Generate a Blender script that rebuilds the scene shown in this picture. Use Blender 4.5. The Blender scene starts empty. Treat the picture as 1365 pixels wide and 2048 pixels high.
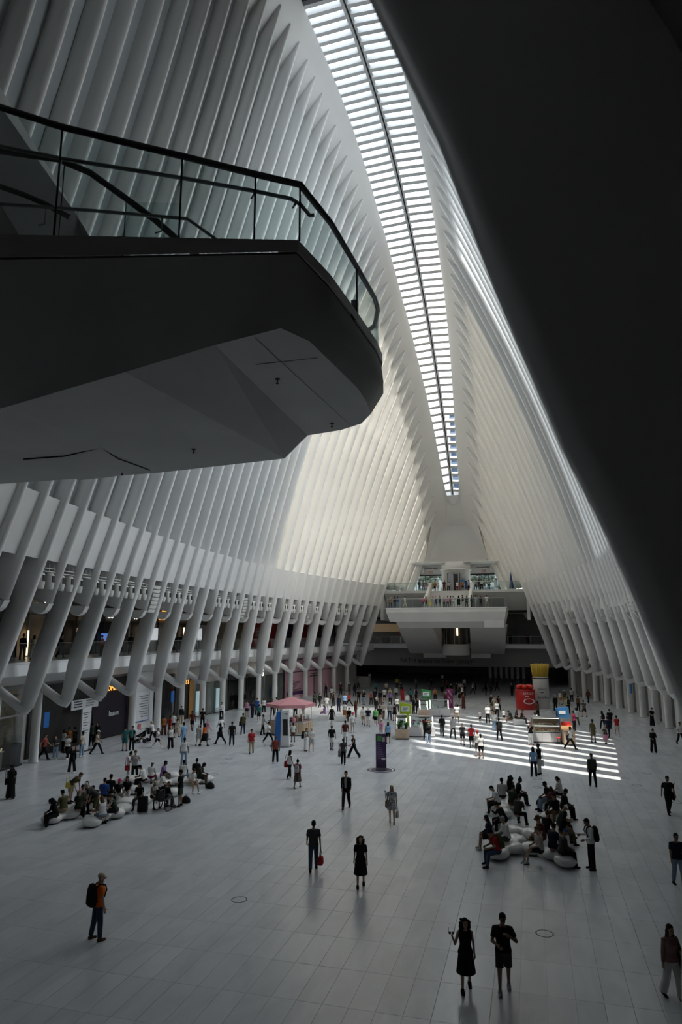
import bpy, bmesh, math, random
from mathutils import Vector, Matrix
random.seed(7)
scene = bpy.context.scene
col = scene.collection
R = math.radians

# ---------------------------------------------------------------- camera, sky, light, exposure
CAMZ = 7.7
cd = bpy.data.cameras.new('camera'); cam = bpy.data.objects.new('camera', cd); col.objects.link(cam)
cd.sensor_fit = 'VERTICAL'; cd.sensor_height = 36.0; cd.sensor_width = 24.0
cd.lens = 36.0 * 1365.0 / 2048.0
cd.clip_start = 0.05; cd.clip_end = 2000
_p = math.atan(243 / 1365.0); _y = math.atan(380 / 1365.0 * math.cos(_p))
cam.location = (0, 0, CAMZ); cam.rotation_euler = (math.pi / 2 + _p, 0, _y)
cd.dof.use_dof = True; cd.dof.focus_distance = 48.0; cd.dof.aperture_fstop = 3.2
scene.camera = cam

w = bpy.data.worlds.new('sky'); scene.world = w; w.use_nodes = True
wn = w.node_tree.nodes; wl = w.node_tree.links
bg = wn['Background']; bg.inputs[0].default_value = (0.90, 0.96, 1.02, 1); bg.inputs[1].default_value = 4.0

scene.view_settings.view_transform = 'Standard'; scene.view_settings.look = 'None'
scene.view_settings.gamma = 1; scene.view_settings.use_curve_mapping = False
scene.view_settings.exposure = 0.0
scene.cycles.max_bounces = 7; scene.cycles.diffuse_bounces = 4; scene.cycles.glossy_bounces = 3
scene.cycles.transmission_bounces = 4; scene.cycles.transparent_max_bounces = 24
scene.cycles.use_denoising = True
scene.cycles.caustics_reflective = False; scene.cycles.caustics_refractive = False
scene.cycles.sample_clamp_indirect = 6.0

def beam(name, target, tdir, dist, radius_at_target, energy, soft, color):
    """an added far, narrow spot lamp standing in for sunlight on one area"""
    d = Vector(tdir).normalized()
    l = bpy.data.lights.new(name, 'SPOT'); l.energy = energy; l.color = color
    l.shadow_soft_size = soft; l.spot_blend = 0.08
    l.spot_size = 2 * math.atan(radius_at_target / dist)
    o = bpy.data.objects.new(name, l); col.objects.link(o)
    o.location = Vector(target) - d * dist
    o.rotation_euler = d.to_track_quat('-Z', 'Y').to_euler()
    return o
b1 = beam('sun_stand_in_right', (-1.2, 52.5, 0), (-0.08, 0.29, -1), 190, 15.0, 3.8e6, 0.45, (1.0, 0.93, 0.84))  # added lamp: draws the sun stripes on the floor
b1.scale = (0.50, 1, 1)
beam('sun_stand_in_skylight', (-22.5, 91, 13), (-0.46, 0.36, -1), 190, 26.5, 5.5e6, 7.0, (1.0, 0.93, 0.84))  # added lamp: brightens the far left wall like sun

# ---------------------------------------------------------------- materials
MATS = {}
def mat(name, c, rough=0.5, metal=0.0, emit=0.0, bump=0.0, bscale=6.0, var=0.0, vscale=1.5, spec=0.5):
    if name in MATS: return MATS[name]
    m = bpy.data.materials.new(name); m.use_nodes = True; MATS[name] = m
    nt = m.node_tree; b = nt.nodes['Principled BSDF']
    b.inputs['Base Color'].default_value = (*c, 1); b.inputs['Roughness'].default_value = rough
    b.inputs['Metallic'].default_value = metal; b.inputs['Specular IOR Level'].default_value = spec
    m.diffuse_color = (*c, 1)
    if emit:
        b.inputs['Emission Color'].default_value = (*c, 1); b.inputs['Emission Strength'].default_value = emit
    tc = None
    if bump or var:
        tc = nt.nodes.new('ShaderNodeTexCoord')
    if var:
        n = nt.nodes.new('ShaderNodeTexNoise'); n.inputs['Scale'].default_value = vscale; n.inputs['Detail'].default_value = 4
        nt.links.new(tc.outputs['Object'], n.inputs['Vector'])
        r = nt.nodes.new('ShaderNodeValToRGB')
        r.color_ramp.elements[0].position = 0.3; r.color_ramp.elements[1].position = 0.7
        r.color_ramp.elements[0].color = (*[max(0, x * (1 - var)) for x in c], 1)
        r.color_ramp.elements[1].color = (*[min(1, x * (1 + var)) for x in c], 1)
        nt.links.new(n.outputs['Fac'], r.inputs['Fac']); nt.links.new(r.outputs['Color'], b.inputs['Base Color'])
    if bump:
        n = nt.nodes.new('ShaderNodeTexNoise'); n.inputs['Scale'].default_value = bscale; n.inputs['Detail'].default_value = 5
        nt.links.new(tc.outputs['Object'], n.inputs['Vector'])
        bp = nt.nodes.new('ShaderNodeBump'); bp.inputs['Strength'].default_value = bump; bp.inputs['Distance'].default_value = 0.02
        nt.links.new(n.outputs['Fac'], bp.inputs['Height']); nt.links.new(bp.outputs['Normal'], b.inputs['Normal'])
    return m
def glass_mat(name, tint, refl=0.08, haze=0.0, hazec=(0.9, 0.95, 1)):
    m = bpy.data.materials.new(name); m.use_nodes = True; MATS[name] = m
    nt = m.node_tree; out = nt.nodes['Material Output']; nt.nodes.remove(nt.nodes['Principled BSDF'])
    t = nt.nodes.new('ShaderNodeBsdfTransparent'); t.inputs[0].default_value = (*tint, 1)
    g = nt.nodes.new('ShaderNodeBsdfGlossy'); g.inputs['Roughness'].default_value = 0.03
    lw = nt.nodes.new('ShaderNodeLayerWeight'); lw.inputs[0].default_value = 0.5
    pw = nt.nodes.new('ShaderNodeMath'); pw.operation = 'POWER'; pw.inputs[1].default_value = 4; nt.links.new(lw.outputs['Facing'], pw.inputs[0])
    f = nt.nodes.new('ShaderNodeMath'); f.operation = 'MULTIPLY_ADD'; f.inputs[1].default_value = 0.6; f.inputs[2].default_value = 0.04; nt.links.new(pw.outputs[0], f.inputs[0])
    mx = nt.nodes.new('ShaderNodeMixShader')
    nt.links.new(f.outputs[0], mx.inputs[0]); nt.links.new(t.outputs[0], mx.inputs[1]); nt.links.new(g.outputs[0], mx.inputs[2])
    last = mx
    if haze:
        d = nt.nodes.new('ShaderNodeBsdfDiffuse'); d.inputs[0].default_value = (*hazec, 1)
        m2 = nt.nodes.new('ShaderNodeMixShader'); m2.inputs[0].default_value = haze
        nt.links.new(mx.outputs[0], m2.inputs[1]); nt.links.new(d.outputs[0], m2.inputs[2]); last = m2
    nt.links.new(last.outputs[0], out.inputs['Surface'])
    return m
WHITE = mat('white_painted_steel', (0.70, 0.695, 0.68), 0.42, bump=0.12, bscale=1.2, var=0.03, vscale=0.35)
RIBM = mat('white_rib_paint', (0.70, 0.695, 0.68), 0.42, var=0.03, vscale=0.3)
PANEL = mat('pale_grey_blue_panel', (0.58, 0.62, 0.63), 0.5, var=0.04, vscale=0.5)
def sunlit_panel_mat(name, c, tau):
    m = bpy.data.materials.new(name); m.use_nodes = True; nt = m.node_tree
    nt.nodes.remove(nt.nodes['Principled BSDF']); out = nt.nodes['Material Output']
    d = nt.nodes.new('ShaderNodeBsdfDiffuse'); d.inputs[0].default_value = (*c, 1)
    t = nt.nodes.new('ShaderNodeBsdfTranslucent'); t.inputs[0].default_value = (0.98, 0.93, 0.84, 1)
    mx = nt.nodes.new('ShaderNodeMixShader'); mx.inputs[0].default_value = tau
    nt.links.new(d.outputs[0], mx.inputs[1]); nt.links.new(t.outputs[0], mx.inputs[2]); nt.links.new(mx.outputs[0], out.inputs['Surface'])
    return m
SUNPANEL = sunlit_panel_mat('sunlit_toned_glass', (0.64, 0.63, 0.60), 0.58)  # warm translucent glass for far bays only; the sunlit look is in the material
SUNPANELR = sunlit_panel_mat('sunlit_toned_glass_right', (0.62, 0.63, 0.61), 0.33)  # weaker sunlit copy, brightens the right wall's far bays
PLASTER = mat('smooth_white_plaster', (0.62, 0.615, 0.60), 0.6, bump=0.25, bscale=9, var=0.04, vscale=0.6)
FASCIA = mat('white_fascia', (0.82, 0.83, 0.83), 0.4)
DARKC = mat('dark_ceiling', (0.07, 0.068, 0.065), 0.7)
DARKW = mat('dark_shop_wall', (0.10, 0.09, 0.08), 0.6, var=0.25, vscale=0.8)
WARMW = mat('warm_shop_wall', (0.34, 0.27, 0.19), 0.6, var=0.2, vscale=0.7)
STONE = mat('grey_storefront_stone', (0.42, 0.40, 0.37), 0.55, var=0.1, vscale=0.9)
BLACK = mat('black_metal', (0.015, 0.015, 0.016), 0.45)
STEEL = mat('brushed_steel', (0.45, 0.46, 0.47), 0.32, 0.9)
DARKSTEEL = mat('dark_steel_rail', (0.16, 0.165, 0.17), 0.3, 0.85)
GLASS = glass_mat('clear_glass', (0.90, 0.95, 0.94))
SKYGLASS = glass_mat('skylight_glass', (0.93, 0.96, 0.97))
SHOPGLASS = glass_mat('shop_glass', (0.75, 0.78, 0.78))
FLOORM = mat('white_marble_base', (0.35, 0.35, 0.35), 0.5)
JOINT = mat('dark_joint', (0.16, 0.16, 0.16), 0.8)

# ---------------------------------------------------------------- helpers
def tag(o, label=None, cat=None, group=None, kind=None):
    if label: o['label'] = label
    if cat: o['category'] = cat
    if group: o['group'] = group
    if kind: o['kind'] = kind
    return o
def empty(name, loc=(0, 0, 0), rz=0, parent=None):
    o = bpy.data.objects.new(name, None); col.objects.link(o); o.location = loc; o.rotation_euler = (0, 0, rz)
    o.empty_display_size = 0.1
    if parent: o.parent = parent
    return o
def link(name, me, m=None, parent=None, loc=None, rot=None):
    o = bpy.data.objects.new(name, me); col.objects.link(o)
    if m is not None and not me.materials: me.materials.append(m)
    if parent: o.parent = parent
    if loc is not None: o.location = loc
    if rot is not None: o.rotation_euler = rot
    return o
class MB:
    def __init__(s): s.v = []; s.f = []; s.sm = []
    def add(s, vs, fs, smooth=False):
        n = len(s.v); s.v += [tuple(v) for v in vs]; s.f += [tuple(i + n for i in f) for f in fs]; s.sm += [smooth] * len(fs); return s
    def hexa(s, p):   # 8 points: bottom quad (ccw from above) then top quad
        return s.add(p, [(3, 2, 1, 0), (4, 5, 6, 7), (0, 1, 5, 4), (1, 2, 6, 5), (2, 3, 7, 6), (3, 0, 4, 7)])
    def box(s, x0, x1, y0, y1, z0, z1):
        return s.hexa([(x0, y0, z0), (x1, y0, z0), (x1, y1, z0), (x0, y1, z0), (x0, y0, z1), (x1, y0, z1), (x1, y1, z1), (x0, y1, z1)])
    def prism(s, poly, z0, z1):
        n = len(poly)
        vs = [(x, y, z0) for x, y in poly] + [(x, y, z1) for x, y in poly]
        return s.add(vs, [tuple(range(n - 1, -1, -1)), tuple(range(n, 2 * n))] + [(i, (i + 1) % n, n + (i + 1) % n, n + i) for i in range(n)])
    def loft(s, rings, close=True, caps=True, smooth=True):
        n = len(rings[0]); vs = [p for r in rings for p in r]; fs = []
        m = n if close else n - 1
        for k in range(len(rings) - 1):
            for i in range(m):
                a = k * n + i; b = k * n + (i + 1) % n
                fs.append((a, b, b + n, a + n))
        s.add(vs, fs, smooth)
        if caps and close:
            b0 = len(s.v) - len(vs)
            s.f.append(tuple(b0 + i for i in range(n - 1, -1, -1))); s.sm.append(False)
            s.f.append(tuple(b0 + (len(rings) - 1) * n + i for i in range(n))); s.sm.append(False)
        return s
    def tube(s, pts, r, n=8, caps=True, ry=None):
        pts = [Vector(p) for p in pts]; rings = []; up = Vector((0, 0, 1))
        rr = r if isinstance(r, (list, tuple)) else [r] * len(pts)
        prev = None
        for i, p in enumerate(pts):
            d = (pts[min(i + 1, len(pts) - 1)] - pts[max(i - 1, 0)]).normalized()
            if prev is None:
                a = d.cross(up if abs(d.z) < 0.95 else Vector((0, 1, 0))).normalized()
            else:
                a = (prev - d * prev.dot(d)).normalized()
            prev = a; b = d.cross(a)
            rings.append([p + a * math.cos(2 * math.pi * k / n) * rr[i] + b * math.sin(2 * math.pi * k / n) * (rr[i] if ry is None else ry) for k in range(n)])
        return s.loft(rings, True, caps, True)
    def lathe(s, prof, n=16, c=(0, 0, 0), smooth=True):
        rings = [[(c[0] + r * math.cos(2 * math.pi * k / n), c[1] + r * math.sin(2 * math.pi * k / n), c[2] + z) for k in range(n)] for r, z in prof]
        return s.loft(rings, True, True, smooth)
    def ball(s, c, rx, ry=None, rz=None, n=12, m=8):
        ry = rx if ry is None else ry; rz = rx if rz is None else rz
        prof = [(max(1e-4, math.sin(math.pi * i / m)), -math.cos(math.pi * i / m)) for i in range(m + 1)]
        rings = [[(c[0] + rx * r * math.cos(2 * math.pi * k / n), c[1] + ry * r * math.sin(2 * math.pi * k / n), c[2] + rz * z) for k in range(n)] for r, z in prof]
        return s.loft(rings, True, False, True)
    def mesh(s, name):
        me = bpy.data.meshes.new(name); me.from_pydata(s.v, [], s.f)
        me.polygons.foreach_set('use_smooth', s.sm); me.update(); return me
    def build(s, name, m, parent=None, loc=None, rot=None):
        return link(name, s.mesh(name), m, parent, loc, rot)
def text(name, s, m, loc, rot, size, parent=None, align='CENTER', ext=0.02):
    cu = bpy.data.curves.new(name, 'FONT'); cu.body = s; cu.size = size; cu.align_x = align; cu.align_y = 'CENTER'; cu.extrude = ext
    cu.materials.append(m); cu.resolution_u = 2
    o = bpy.data.objects.new(name, cu); col.objects.link(o)
    me = bpy.data.meshes.new_from_object(o.evaluated_get(bpy.context.evaluated_depsgraph_get())); bpy.data.objects.remove(o)
    o = bpy.data.objects.new(name, me); col.objects.link(o); o.location = loc; o.rotation_euler = rot
    if parent: o.parent = parent
    return o
def interp(tab, x):
    if x <= tab[0][0]: return tab[0][1]
    for (a, b), (c, d) in zip(tab, tab[1:]):
        if x <= c: return b + (d - b) * (x - a) / (c - a)
    return tab[-1][1]

# ---------------------------------------------------------------- the hall's curves (metres; X across, Y along the hall, apex at Y = 50)
AX = -10.1
def zt(Y): u = Y - 50; return 49.16 - 0.008483 * u * u - 5.524e-7 * u ** 4
def ht(Y): u = Y - 50; return 3.486 - 0.000383 * u * u
def hbase(side, Y):
    u = Y - 50
    return 17.45 - 0.00265 * u * u if side < 0 else 19.0 - 0.0033 * u * u
BUL = [(10, -2.2), (16, -1.8), (21.6, -1.1), (33, -.6), (50, .7), (65, 1.6), (80, 1.0), (93, .3), (102, .2)]
def inner(side, Y, z):
    t = (z - 3.3) / (zt(Y) - 3.3); b = (interp(BUL, Y) if side < 0 else max(0, interp(BUL, Y))) * (4 * t * (1 - t) if 0 < t < 1 else 0)
    h0 = hbase(side, Y)
    return h0 + (ht(Y) - h0) * t + b             # half width from the axis
def P(side, Y, z, out=0.0):                      # a point `out` metres behind the ribs' noses, moved along the wall's normal
    h = inner(side, Y, z); e = 0.3
    s = (inner(side, Y, z + e) - h) / e          # dh/dz (negative)
    n = math.hypot(1, s)
    return Vector((AX + side * (h + out / n), Y, z - out * s / n))
JS = range(-19, 37)
def YJ(j): return 33 + 60.6 / 32 * j
HALF = 60.6 / 64

# ---------------------------------------------------------------- floor
fl = MB().box(-75, 60, -12, 150, -0.5, -0.02).build('floor', FLOORM); tag(fl, kind='structure')
def marble():
    m = bpy.data.materials.new('white_marble'); m.use_nodes = True; nt = m.node_tree; b = nt.nodes['Principled BSDF']
    tc = nt.nodes.new('ShaderNodeTexCoord'); oi = nt.nodes.new('ShaderNodeObjectInfo')
    geo = nt.nodes.new('ShaderNodeNewGeometry')
    # one shade per slab: white noise on the slab's index along and across
    sep = nt.nodes.new('ShaderNodeSeparateXYZ'); nt.links.new(geo.outputs['Position'], sep.inputs[0])
    def cell(sock, size, off):
        a = nt.nodes.new('ShaderNodeMath'); a.operation = 'SUBTRACT'; nt.links.new(sock, a.inputs[0]); a.inputs[1].default_value = off
        d = nt.nodes.new('ShaderNodeMath'); d.operation = 'DIVIDE'; nt.links.new(a.outputs[0], d.inputs[0]); d.inputs[1].default_value = size
        f = nt.nodes.new('ShaderNodeMath'); f.operation = 'FLOOR'; nt.links.new(d.outputs[0], f.inputs[0]); return f.outputs[0]
    cb = nt.nodes.new('ShaderNodeCombineXYZ')
    nt.links.new(cell(sep.outputs[0], TW, TX0), cb.inputs[0]); nt.links.new(cell(sep.outputs[1], TL, TY0), cb.inputs[1])
    wn_ = nt.nodes.new('ShaderNodeTexWhiteNoise'); wn_.noise_dimensions = '2D'; nt.links.new(cb.outputs[0], wn_.inputs['Vector'])
    mp = nt.nodes.new('ShaderNodeMapping'); mp.inputs['Scale'].default_value = (1.0, 0.35, 1); nt.links.new(geo.outputs['Position'], mp.inputs[0])
    n = nt.nodes.new('ShaderNodeTexNoise'); n.inputs['Scale'].default_value = 1.3; n.inputs['Detail'].default_value = 6; n.inputs['Distortion'].default_value = 1.2
    nt.links.new(mp.outputs[0], n.inputs['Vector'])
    r = nt.nodes.new('ShaderNodeValToRGB'); r.color_ramp.elements[0].position = 0.35; r.color_ramp.elements[1].position = 0.62
    r.color_ramp.elements[0].color = (0.54, 0.56, 0.585, 1); r.color_ramp.elements[1].color = (0.61, 0.63, 0.65, 1)
    nt.links.new(n.outputs['Fac'], r.inputs[0])
    hs = nt.nodes.new('ShaderNodeHueSaturation'); nt.links.new(r.outputs[0], hs.inputs['Color'])
    mr = nt.nodes.new('ShaderNodeMapRange'); mr.inputs['To Min'].default_value = 0.93; mr.inputs['To Max'].default_value = 1.04
    nt.links.new(wn_.outputs['Value'], mr.inputs['Value']); nt.links.new(mr.outputs[0], hs.inputs['Value'])
    nt.links.new(hs.outputs[0], b.inputs['Base Color'])
    b.inputs['Roughness'].default_value = 0.22; b.inputs['Specular IOR Level'].default_value = 0.5
    return m
TW, TL, TX0, TY0 = 0.575, 1.602, -0.0132, 0.91
MARBLE = marble()
def tile_mesh(gap=0.006):
    w_, l_ = TW - gap, TL - gap; c = 0.012
    mb = MB(); b0 = [(0, 0), (w_, 0), (w_, l_), (0, l_)]; i0 = [(c, c), (w_ - c, c), (w_ - c, l_ - c), (c, l_ - c)]
    vs = [(x, y, -0.02) for x, y in b0] + [(x, y, -0.0015) for x, y in b0] + [(x, y, 0) for x, y in i0]
    fs = [(i, (i + 1) % 4, 4 + (i + 1) % 4, 4 + i) for i in range(4)] + [(4 + i, 4 + (i + 1) % 4, 8 + (i + 1) % 4, 8 + i) for i in range(4)] + [(8, 9, 10, 11)]
    return vs, fs
tv, tf = tile_mesh()
tme = bpy.data.meshes.new('tile'); tme.from_pydata(tv, [], tf); tme.materials.append(MARBLE)
fwd = Vector((-math.sin(_y), math.cos(_y)))
cells = []
for i in range(-72, 58):
    for k in range(-6, 86):
        x, y = TX0 + i * TW, TY0 + k * TL
        cx_, cy_ = x + TW / 2, y + TL / 2
        dep = cx_ * fwd.x + cy_ * fwd.y
        lat = cx_ * fwd.y - cy_ * fwd.x
        if abs(cx_ - AX) > 31: continue
        vis = dep > 11 and abs(lat) < dep * 0.56 + 1
        cells.append((0 if vis else 1, dep, x, y))
cells.sort()
for n_, (v_, dep, x, y) in enumerate(cells[:300]):
    link('tile', tme, None, fl, (x, y, 0))
rest = MB()
for v_, dep, x, y in cells[300:]: rest.add([(a + x, b + y, c) for a, b, c in tv], tf)
o = rest.build('tile_field', MARBLE, fl); o['kind'] = 'stuff'
# round access covers set in the floor
COVM = mat('cover_ring_dark', (0.06, 0.06, 0.06), 0.6)
def cover(x, y, r=0.235):
    mb = MB(); n = 28
    rings = [[(math.cos(2 * math.pi * k / n) * q, math.sin(2 * math.pi * k / n) * q, z) for k in range(n)] for q, z in ((r, 0), (r, 0.004), (r - 0.03, 0.004), (r - 0.03, 0.0))]
    mb.loft(rings, True, False); o = mb.build('cover_ring', COVM, fl, (x, y, 0.0)); return o
for x, y in ((-8.635, 20.19), (-0.017, 20.156), (-18.2, 39.7), (-17.33, 36.54), (-0.056, 37.91), (0.0, 40.06), (-6.9, 45.5), (4.6, 41.5), (4.9, 39.8), (6.2, 36.4), (5.9, 43.2), (-18.6, 41.3)): cover(x, y)

# ---------------------------------------------------------------- ribbed walls
def rib_mesh(side, Y, z0, z1, hw=0.17, depth=1.0, seg=14, tip=True, low=None, foot=None):
    """one rib: a fin with a rounded nose, following the wall's curve from z0 up to z1"""
    rings = []
    zs = [z0 + (z1 - z0) * i / seg for i in range(seg + 1)]
    for z in zs:
        k = min(1, max(0, (z - 3.3) / 16))
        a = hw * (1.35 - 0.35 * k)
        dd = depth
        if low: dd = low(z)
        if tip and z > z1 - 3.0: a *= 0.45 + 0.55 * (z1 - z) / 3.0
        sec = [(a, dd), (a, 0.30), (a * 0.88, 0.13), (a * 0.55, 0.03), (0, 0), (-a * 0.55, 0.03), (-a * 0.88, 0.13), (-a, 0.30), (-a, dd)]
        ring = []
        for t, d in sec:
            p = P(side, Y, z, d); p.y = Y + t; ring.append(p)
        if side > 0: ring = ring[::-1]
        rings.append(ring)
    return MB().loft(rings, True, True, True)
def paddle_low(z):     # short ribs end in a deep round-ended paddle
    return 1.35
def leg_low(z):
    return 0.62 + 0.5 * min(1, max(0, (z - 3.3) / 3.0)) if z < 7 else 1.12

def make_wall(side):
    nm = 'wall_left' if side < 0 else 'wall_right'
    # continuous lower band: the wall mesh itself is the back of the recess over the mezzanine
    wb = MB()
    for j in JS[:-1]:
        if YJ(j) < -3: continue
        ya, yb = YJ(j), YJ(j + 1)
        q = [P(side, ya, 9.3, 1.5), P(side, yb, 9.3, 1.5), P(side, yb, 11.4, 1.2), P(side, ya, 11.4, 1.2)]
        wb.add(q if side < 0 else q[::-1], [(0, 1, 2, 3)])
    wall = wb.build(nm, WHITE); tag(wall, kind='structure')
    for j in JS:
        Y = YJ(j)
        if Y < (5 if side < 0 else 20): continue
        top = zt(Y)
        even = j % 2 == 0
        lo = 13.6 if j > 32 else (3.62 if even else 9.25)
        rm = rib_mesh(side, Y, lo, top, low=None if j > 32 else (leg_low if even else paddle_low), seg=16)
        if j <= 32 and not even:           # rounded bottom of the paddle
            pts = []
            for d, dz in ((1.35, 0.22), (1.2, 0.02), (0.95, -0.22), (0.7, -0.28), (0.45, -0.24), (0.22, -0.08), (0.02, 0.25)):
                pts.append((d, 9.0 + dz))
            a = 0.19; vs = []
            for d, z in pts:
                p = P(side, Y, 9.25, d); vs.append((p.x, Y - a, z)); vs.append((p.x, Y + a, z))
            tp = [P(side, Y, 9.3, 1.35), P(side, Y, 9.3, 0.02)]
            vs += [(tp[0].x, Y - a, 9.3), (tp[0].x, Y + a, 9.3), (tp[1].x, Y - a * .6, 9.3), (tp[1].x, Y + a * .6, 9.3)]
            n = len(pts); fs = [(2 * i, 2 * i + 1, 2 * i + 3, 2 * i + 2) for i in range(n - 1)]
            fs += [tuple([2 * i for i in range(n)] + [2 * n + 2, 2 * n]), tuple([2 * i + 1 for i in range(n - 1, -1, -1)] + [2 * n + 1, 2 * n + 3])]
            rm.add(vs, fs, False)
        if j <= 32 and even:               # elbow, arm back to the column head
            e = P(side, Y, 3.62, 0.30); s_ = side
            e0 = Vector((e.x, Y, 3.62))
            rm.tube([e0 + Vector((-s_ * .02, 0, .5)), e0 + Vector((0, 0, 0.12)), e0 + Vector((s_ * .12, 0, -.06)), e0 + Vector((s_ * .45, 0, .02)), e0 + Vector((s_ * 1.9, 0, .85)), e0 + Vector((s_ * 2.3, 0, 1.15))],
                    [0.3, 0.3, 0.29, 0.27, 0.28, 0.3], 10, True, 0.22)
        rm.build('rib', RIBM, wall)
        # bay to the next rib
        if j == 36: continue
        ya, yb = Y + 0.02, YJ(j + 1) - 0.02
        pm = MB(); bm_ = MB()
        zl = 13.6 if j >= 32 else 14.25
        nz = 8; rows = []
        ta, tb = zt(ya) - 2.2, zt(yb) - 2.2
        for i in range(nz + 1):
            f = i / nz
            rows.append([P(side, ya, zl + (ta - zl) * f, 0.86), P(side, yb, zl + (tb - zl) * f, 0.86)])
        gl = side > 0 and 2 <= j <= 15     # glazed slots, opened and narrowed to shape the sun stripes
        for (a, b), (c, d) in zip(rows, rows[1:]):
            off = Vector((side * 0.12, 0, 0.04))
            e_, f_ = (a.lerp(b, .24), c.lerp(d, .24)) if gl else (b, d)
            pm.hexa([a, e_, e_ + off, a + off, c, f_, f_ + off, c + off])
        pm.build('panel', (SUNPANEL if side < 0 else SUNPANELR) if j >= (17 if side < 0 else 19) else PANEL, wall)  # far bays take the sunlit material, near ones the plain panel
        if gl:
            gm = MB()
            for (a, b), (c, d) in zip(rows, rows[1:]):
                gm.add([a.lerp(b, .24), b, d, c.lerp(d, .24)], [(0, 1, 2, 3)])
            gm.build('glass_pane', SKYGLASS, wall)
        if j < 32:
            q = [P(side, ya, 11.3, 0.36), P(side, yb, 11.3, 0.36), P(side, yb, 11.3, 1.3), P(side, ya, 11.3, 1.3),
                 P(side, ya, 14.25, 0.30), P(side, yb, 14.25, 0.30), P(side, yb, 14.25, 1.0), P(side, ya, 14.25, 1.0)]
            bm_.hexa(q if side < 0 else [q[1], q[0], q[3], q[2], q[5], q[4], q[7], q[6]])
            bm_.build('beam_panel', WHITE, wall)
    # the great arch beam: from the skylight edge over the rib tips and into the bays
    rings = []
    N = 60
    for i in range(N + 1):
        y_ = 5.0 if side < 0 else 19.5; Y = y_ + i * (101.4 - y_) / N
        zs_, hs_ = zs(Y), hs(Y)
        T = P(side, Y, zt(Y)); B = P(side, Y, zt(Y) - 2.6, 1.0); B2 = P(side, Y, zt(Y) - 2.2, 1.6)
        S = Vector((AX + side * hs_, Y, zs_)); S2 = Vector((AX + side * (hs_ + 0.06), Y, zs_ + 0.25)); S3 = Vector((AX + side * (hs_ + 0.8), Y, zs_ + 0.9))
        M = (S + T) / 2 + Vector((side * -0.02, 0, -0.12)); S1 = S + (T - S) * 0.06
        r = [S3, S2, S, S1, M, T + Vector((side * .10, 0, 0.05)), B, B2, Vector((B2.x + side * 1.0, Y, B2.z + 2.5))]
        rings.append(r if side < 0 else r[::-1])
    MB().loft(rings, False, False, True).build('arch_beam', RIBM, wall)
    return wall
YNR = 37  # the added near roof covers the skylight up to here
# skylight edge: height and half width
def zs(Y): return zt(Y) + interp([(0, .9), (50, 1.15), (70, .8), (90, 1.3), (101, 1.6)], Y)
def hs(Y): return interp([(-5, 1.2), (0, 1.3), (20, 2.15), (40, 2.62), (62, 2.62), (72, 2.4), (80, 2.05), (88, 1.55), (94, 1.2), (98.4, 1.0), (101, .9)], Y)
WL = make_wall(-1); WR = make_wall(1)

# ---------------------------------------------------------------- skylight
sk = empty('window_1', (0, 0, 0)); tag(sk, kind='structure')
SPM = mat('skylight_bar_paint', (0.62, 0.63, 0.64), 0.45)
NS = 103; YS = [0.4 + i * (99.2 - 0.4) / NS for i in range(NS + 1)]
spine = MB(); spine2 = MB()
for a, b in zip(YS, YS[1:]):
    for s_, mb in ((-1, spine), (1, spine)):
        x0, x1 = AX + s_ * 0.07, AX + s_ * 0.26
        x0, x1 = min(x0, x1), max(x0, x1)
        mb.hexa([(x0, a, zs(a) + .35), (x1, a, zs(a) + .35), (x1, b, zs(b) + .35), (x0, b, zs(b) + .35), (x0, a, zs(a) + .6), (x1, a, zs(a) + .6), (x1, b, zs(b) + .6), (x0, b, zs(b) + .6)])
    spine2.hexa([(AX - .08, a, zs(a) + .5), (AX + .08, a, zs(a) + .5), (AX + .08, b, zs(b) + .5), (AX - .08, b, zs(b) + .5), (AX - .08, a, zs(a) + .6), (AX + .08, a, zs(a) + .6), (AX + .08, b, zs(b) + .6), (AX - .08, b, zs(b) + .6)])
spine.build('spine_frame', SPM, sk); spine2.build('spine_gasket', BLACK, sk)
for i, Y in enumerate(YS):
    if Y < 14: continue
    n_ = 0.19
    for s_ in (-1, 1):
        h_ = hs(Y) + .25; x0, x1 = AX + s_ * 0.2, AX + s_ * h_
        if Y > 98.9: x1 = AX + s_ * max(.4, h_ * .7)
        dz = 0.28
        sl = (zs(Y + .1) - zs(Y - .1)) / .2
        tn = Vector((0, 1, sl)).normalized(); up = Vector((0, -tn.z, tn.y))
        c0 = Vector((x0, Y, zs(Y) + .42)); c1 = Vector((x1, Y, zs(Y) + .30))
        MB().hexa([c0 - tn * n_ - up * dz, c0 + tn * n_ - up * dz, c1 + tn * n_ - up * dz, c1 - tn * n_ - up * dz, c0 - tn * n_ + up * .1, c0 + tn * n_ + up * .1, c1 + tn * n_ + up * .1, c1 - tn * n_ + up * .1]).build('glazing_bar', SPM, sk)
        if i < NS:
            Y2 = YS[i + 1]; g = .02
            MB().add([(x0, Y + g, zs(Y) + .55), (x1, Y + g, zs(Y) + .43), (AX + s_ * (hs(Y2) + .25), Y2 - g, zs(Y2) + .43), (x0, Y2 - g, zs(Y2) + .55)], [(0, 1, 2, 3) if s_ > 0 else (3, 2, 1, 0)]).build('pane', SKYGLASS, sk)
# rounded far end of the opening
ring = []
pr = [(hs(97.6) * math.cos(t), 97.6 + 1.9 * math.sin(t)) for t in [math.pi * k / 14 for k in range(15)]]
eb = MB(); rr = []
for x, y in pr:
    zz = zs(y)
    k = 1.32
    rr.append([(AX + x * k * 1.6, 97.6 + (y - 97.6) * 1.9, zz + .55), (AX + x, y, zz + .3), (AX + x * .93, y - .05, zz - .02), (AX + x * 1.15, y + .12, zz - .42)])
eb.loft(rr, False, False, True).build('end_frame', SPM, sk)

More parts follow.
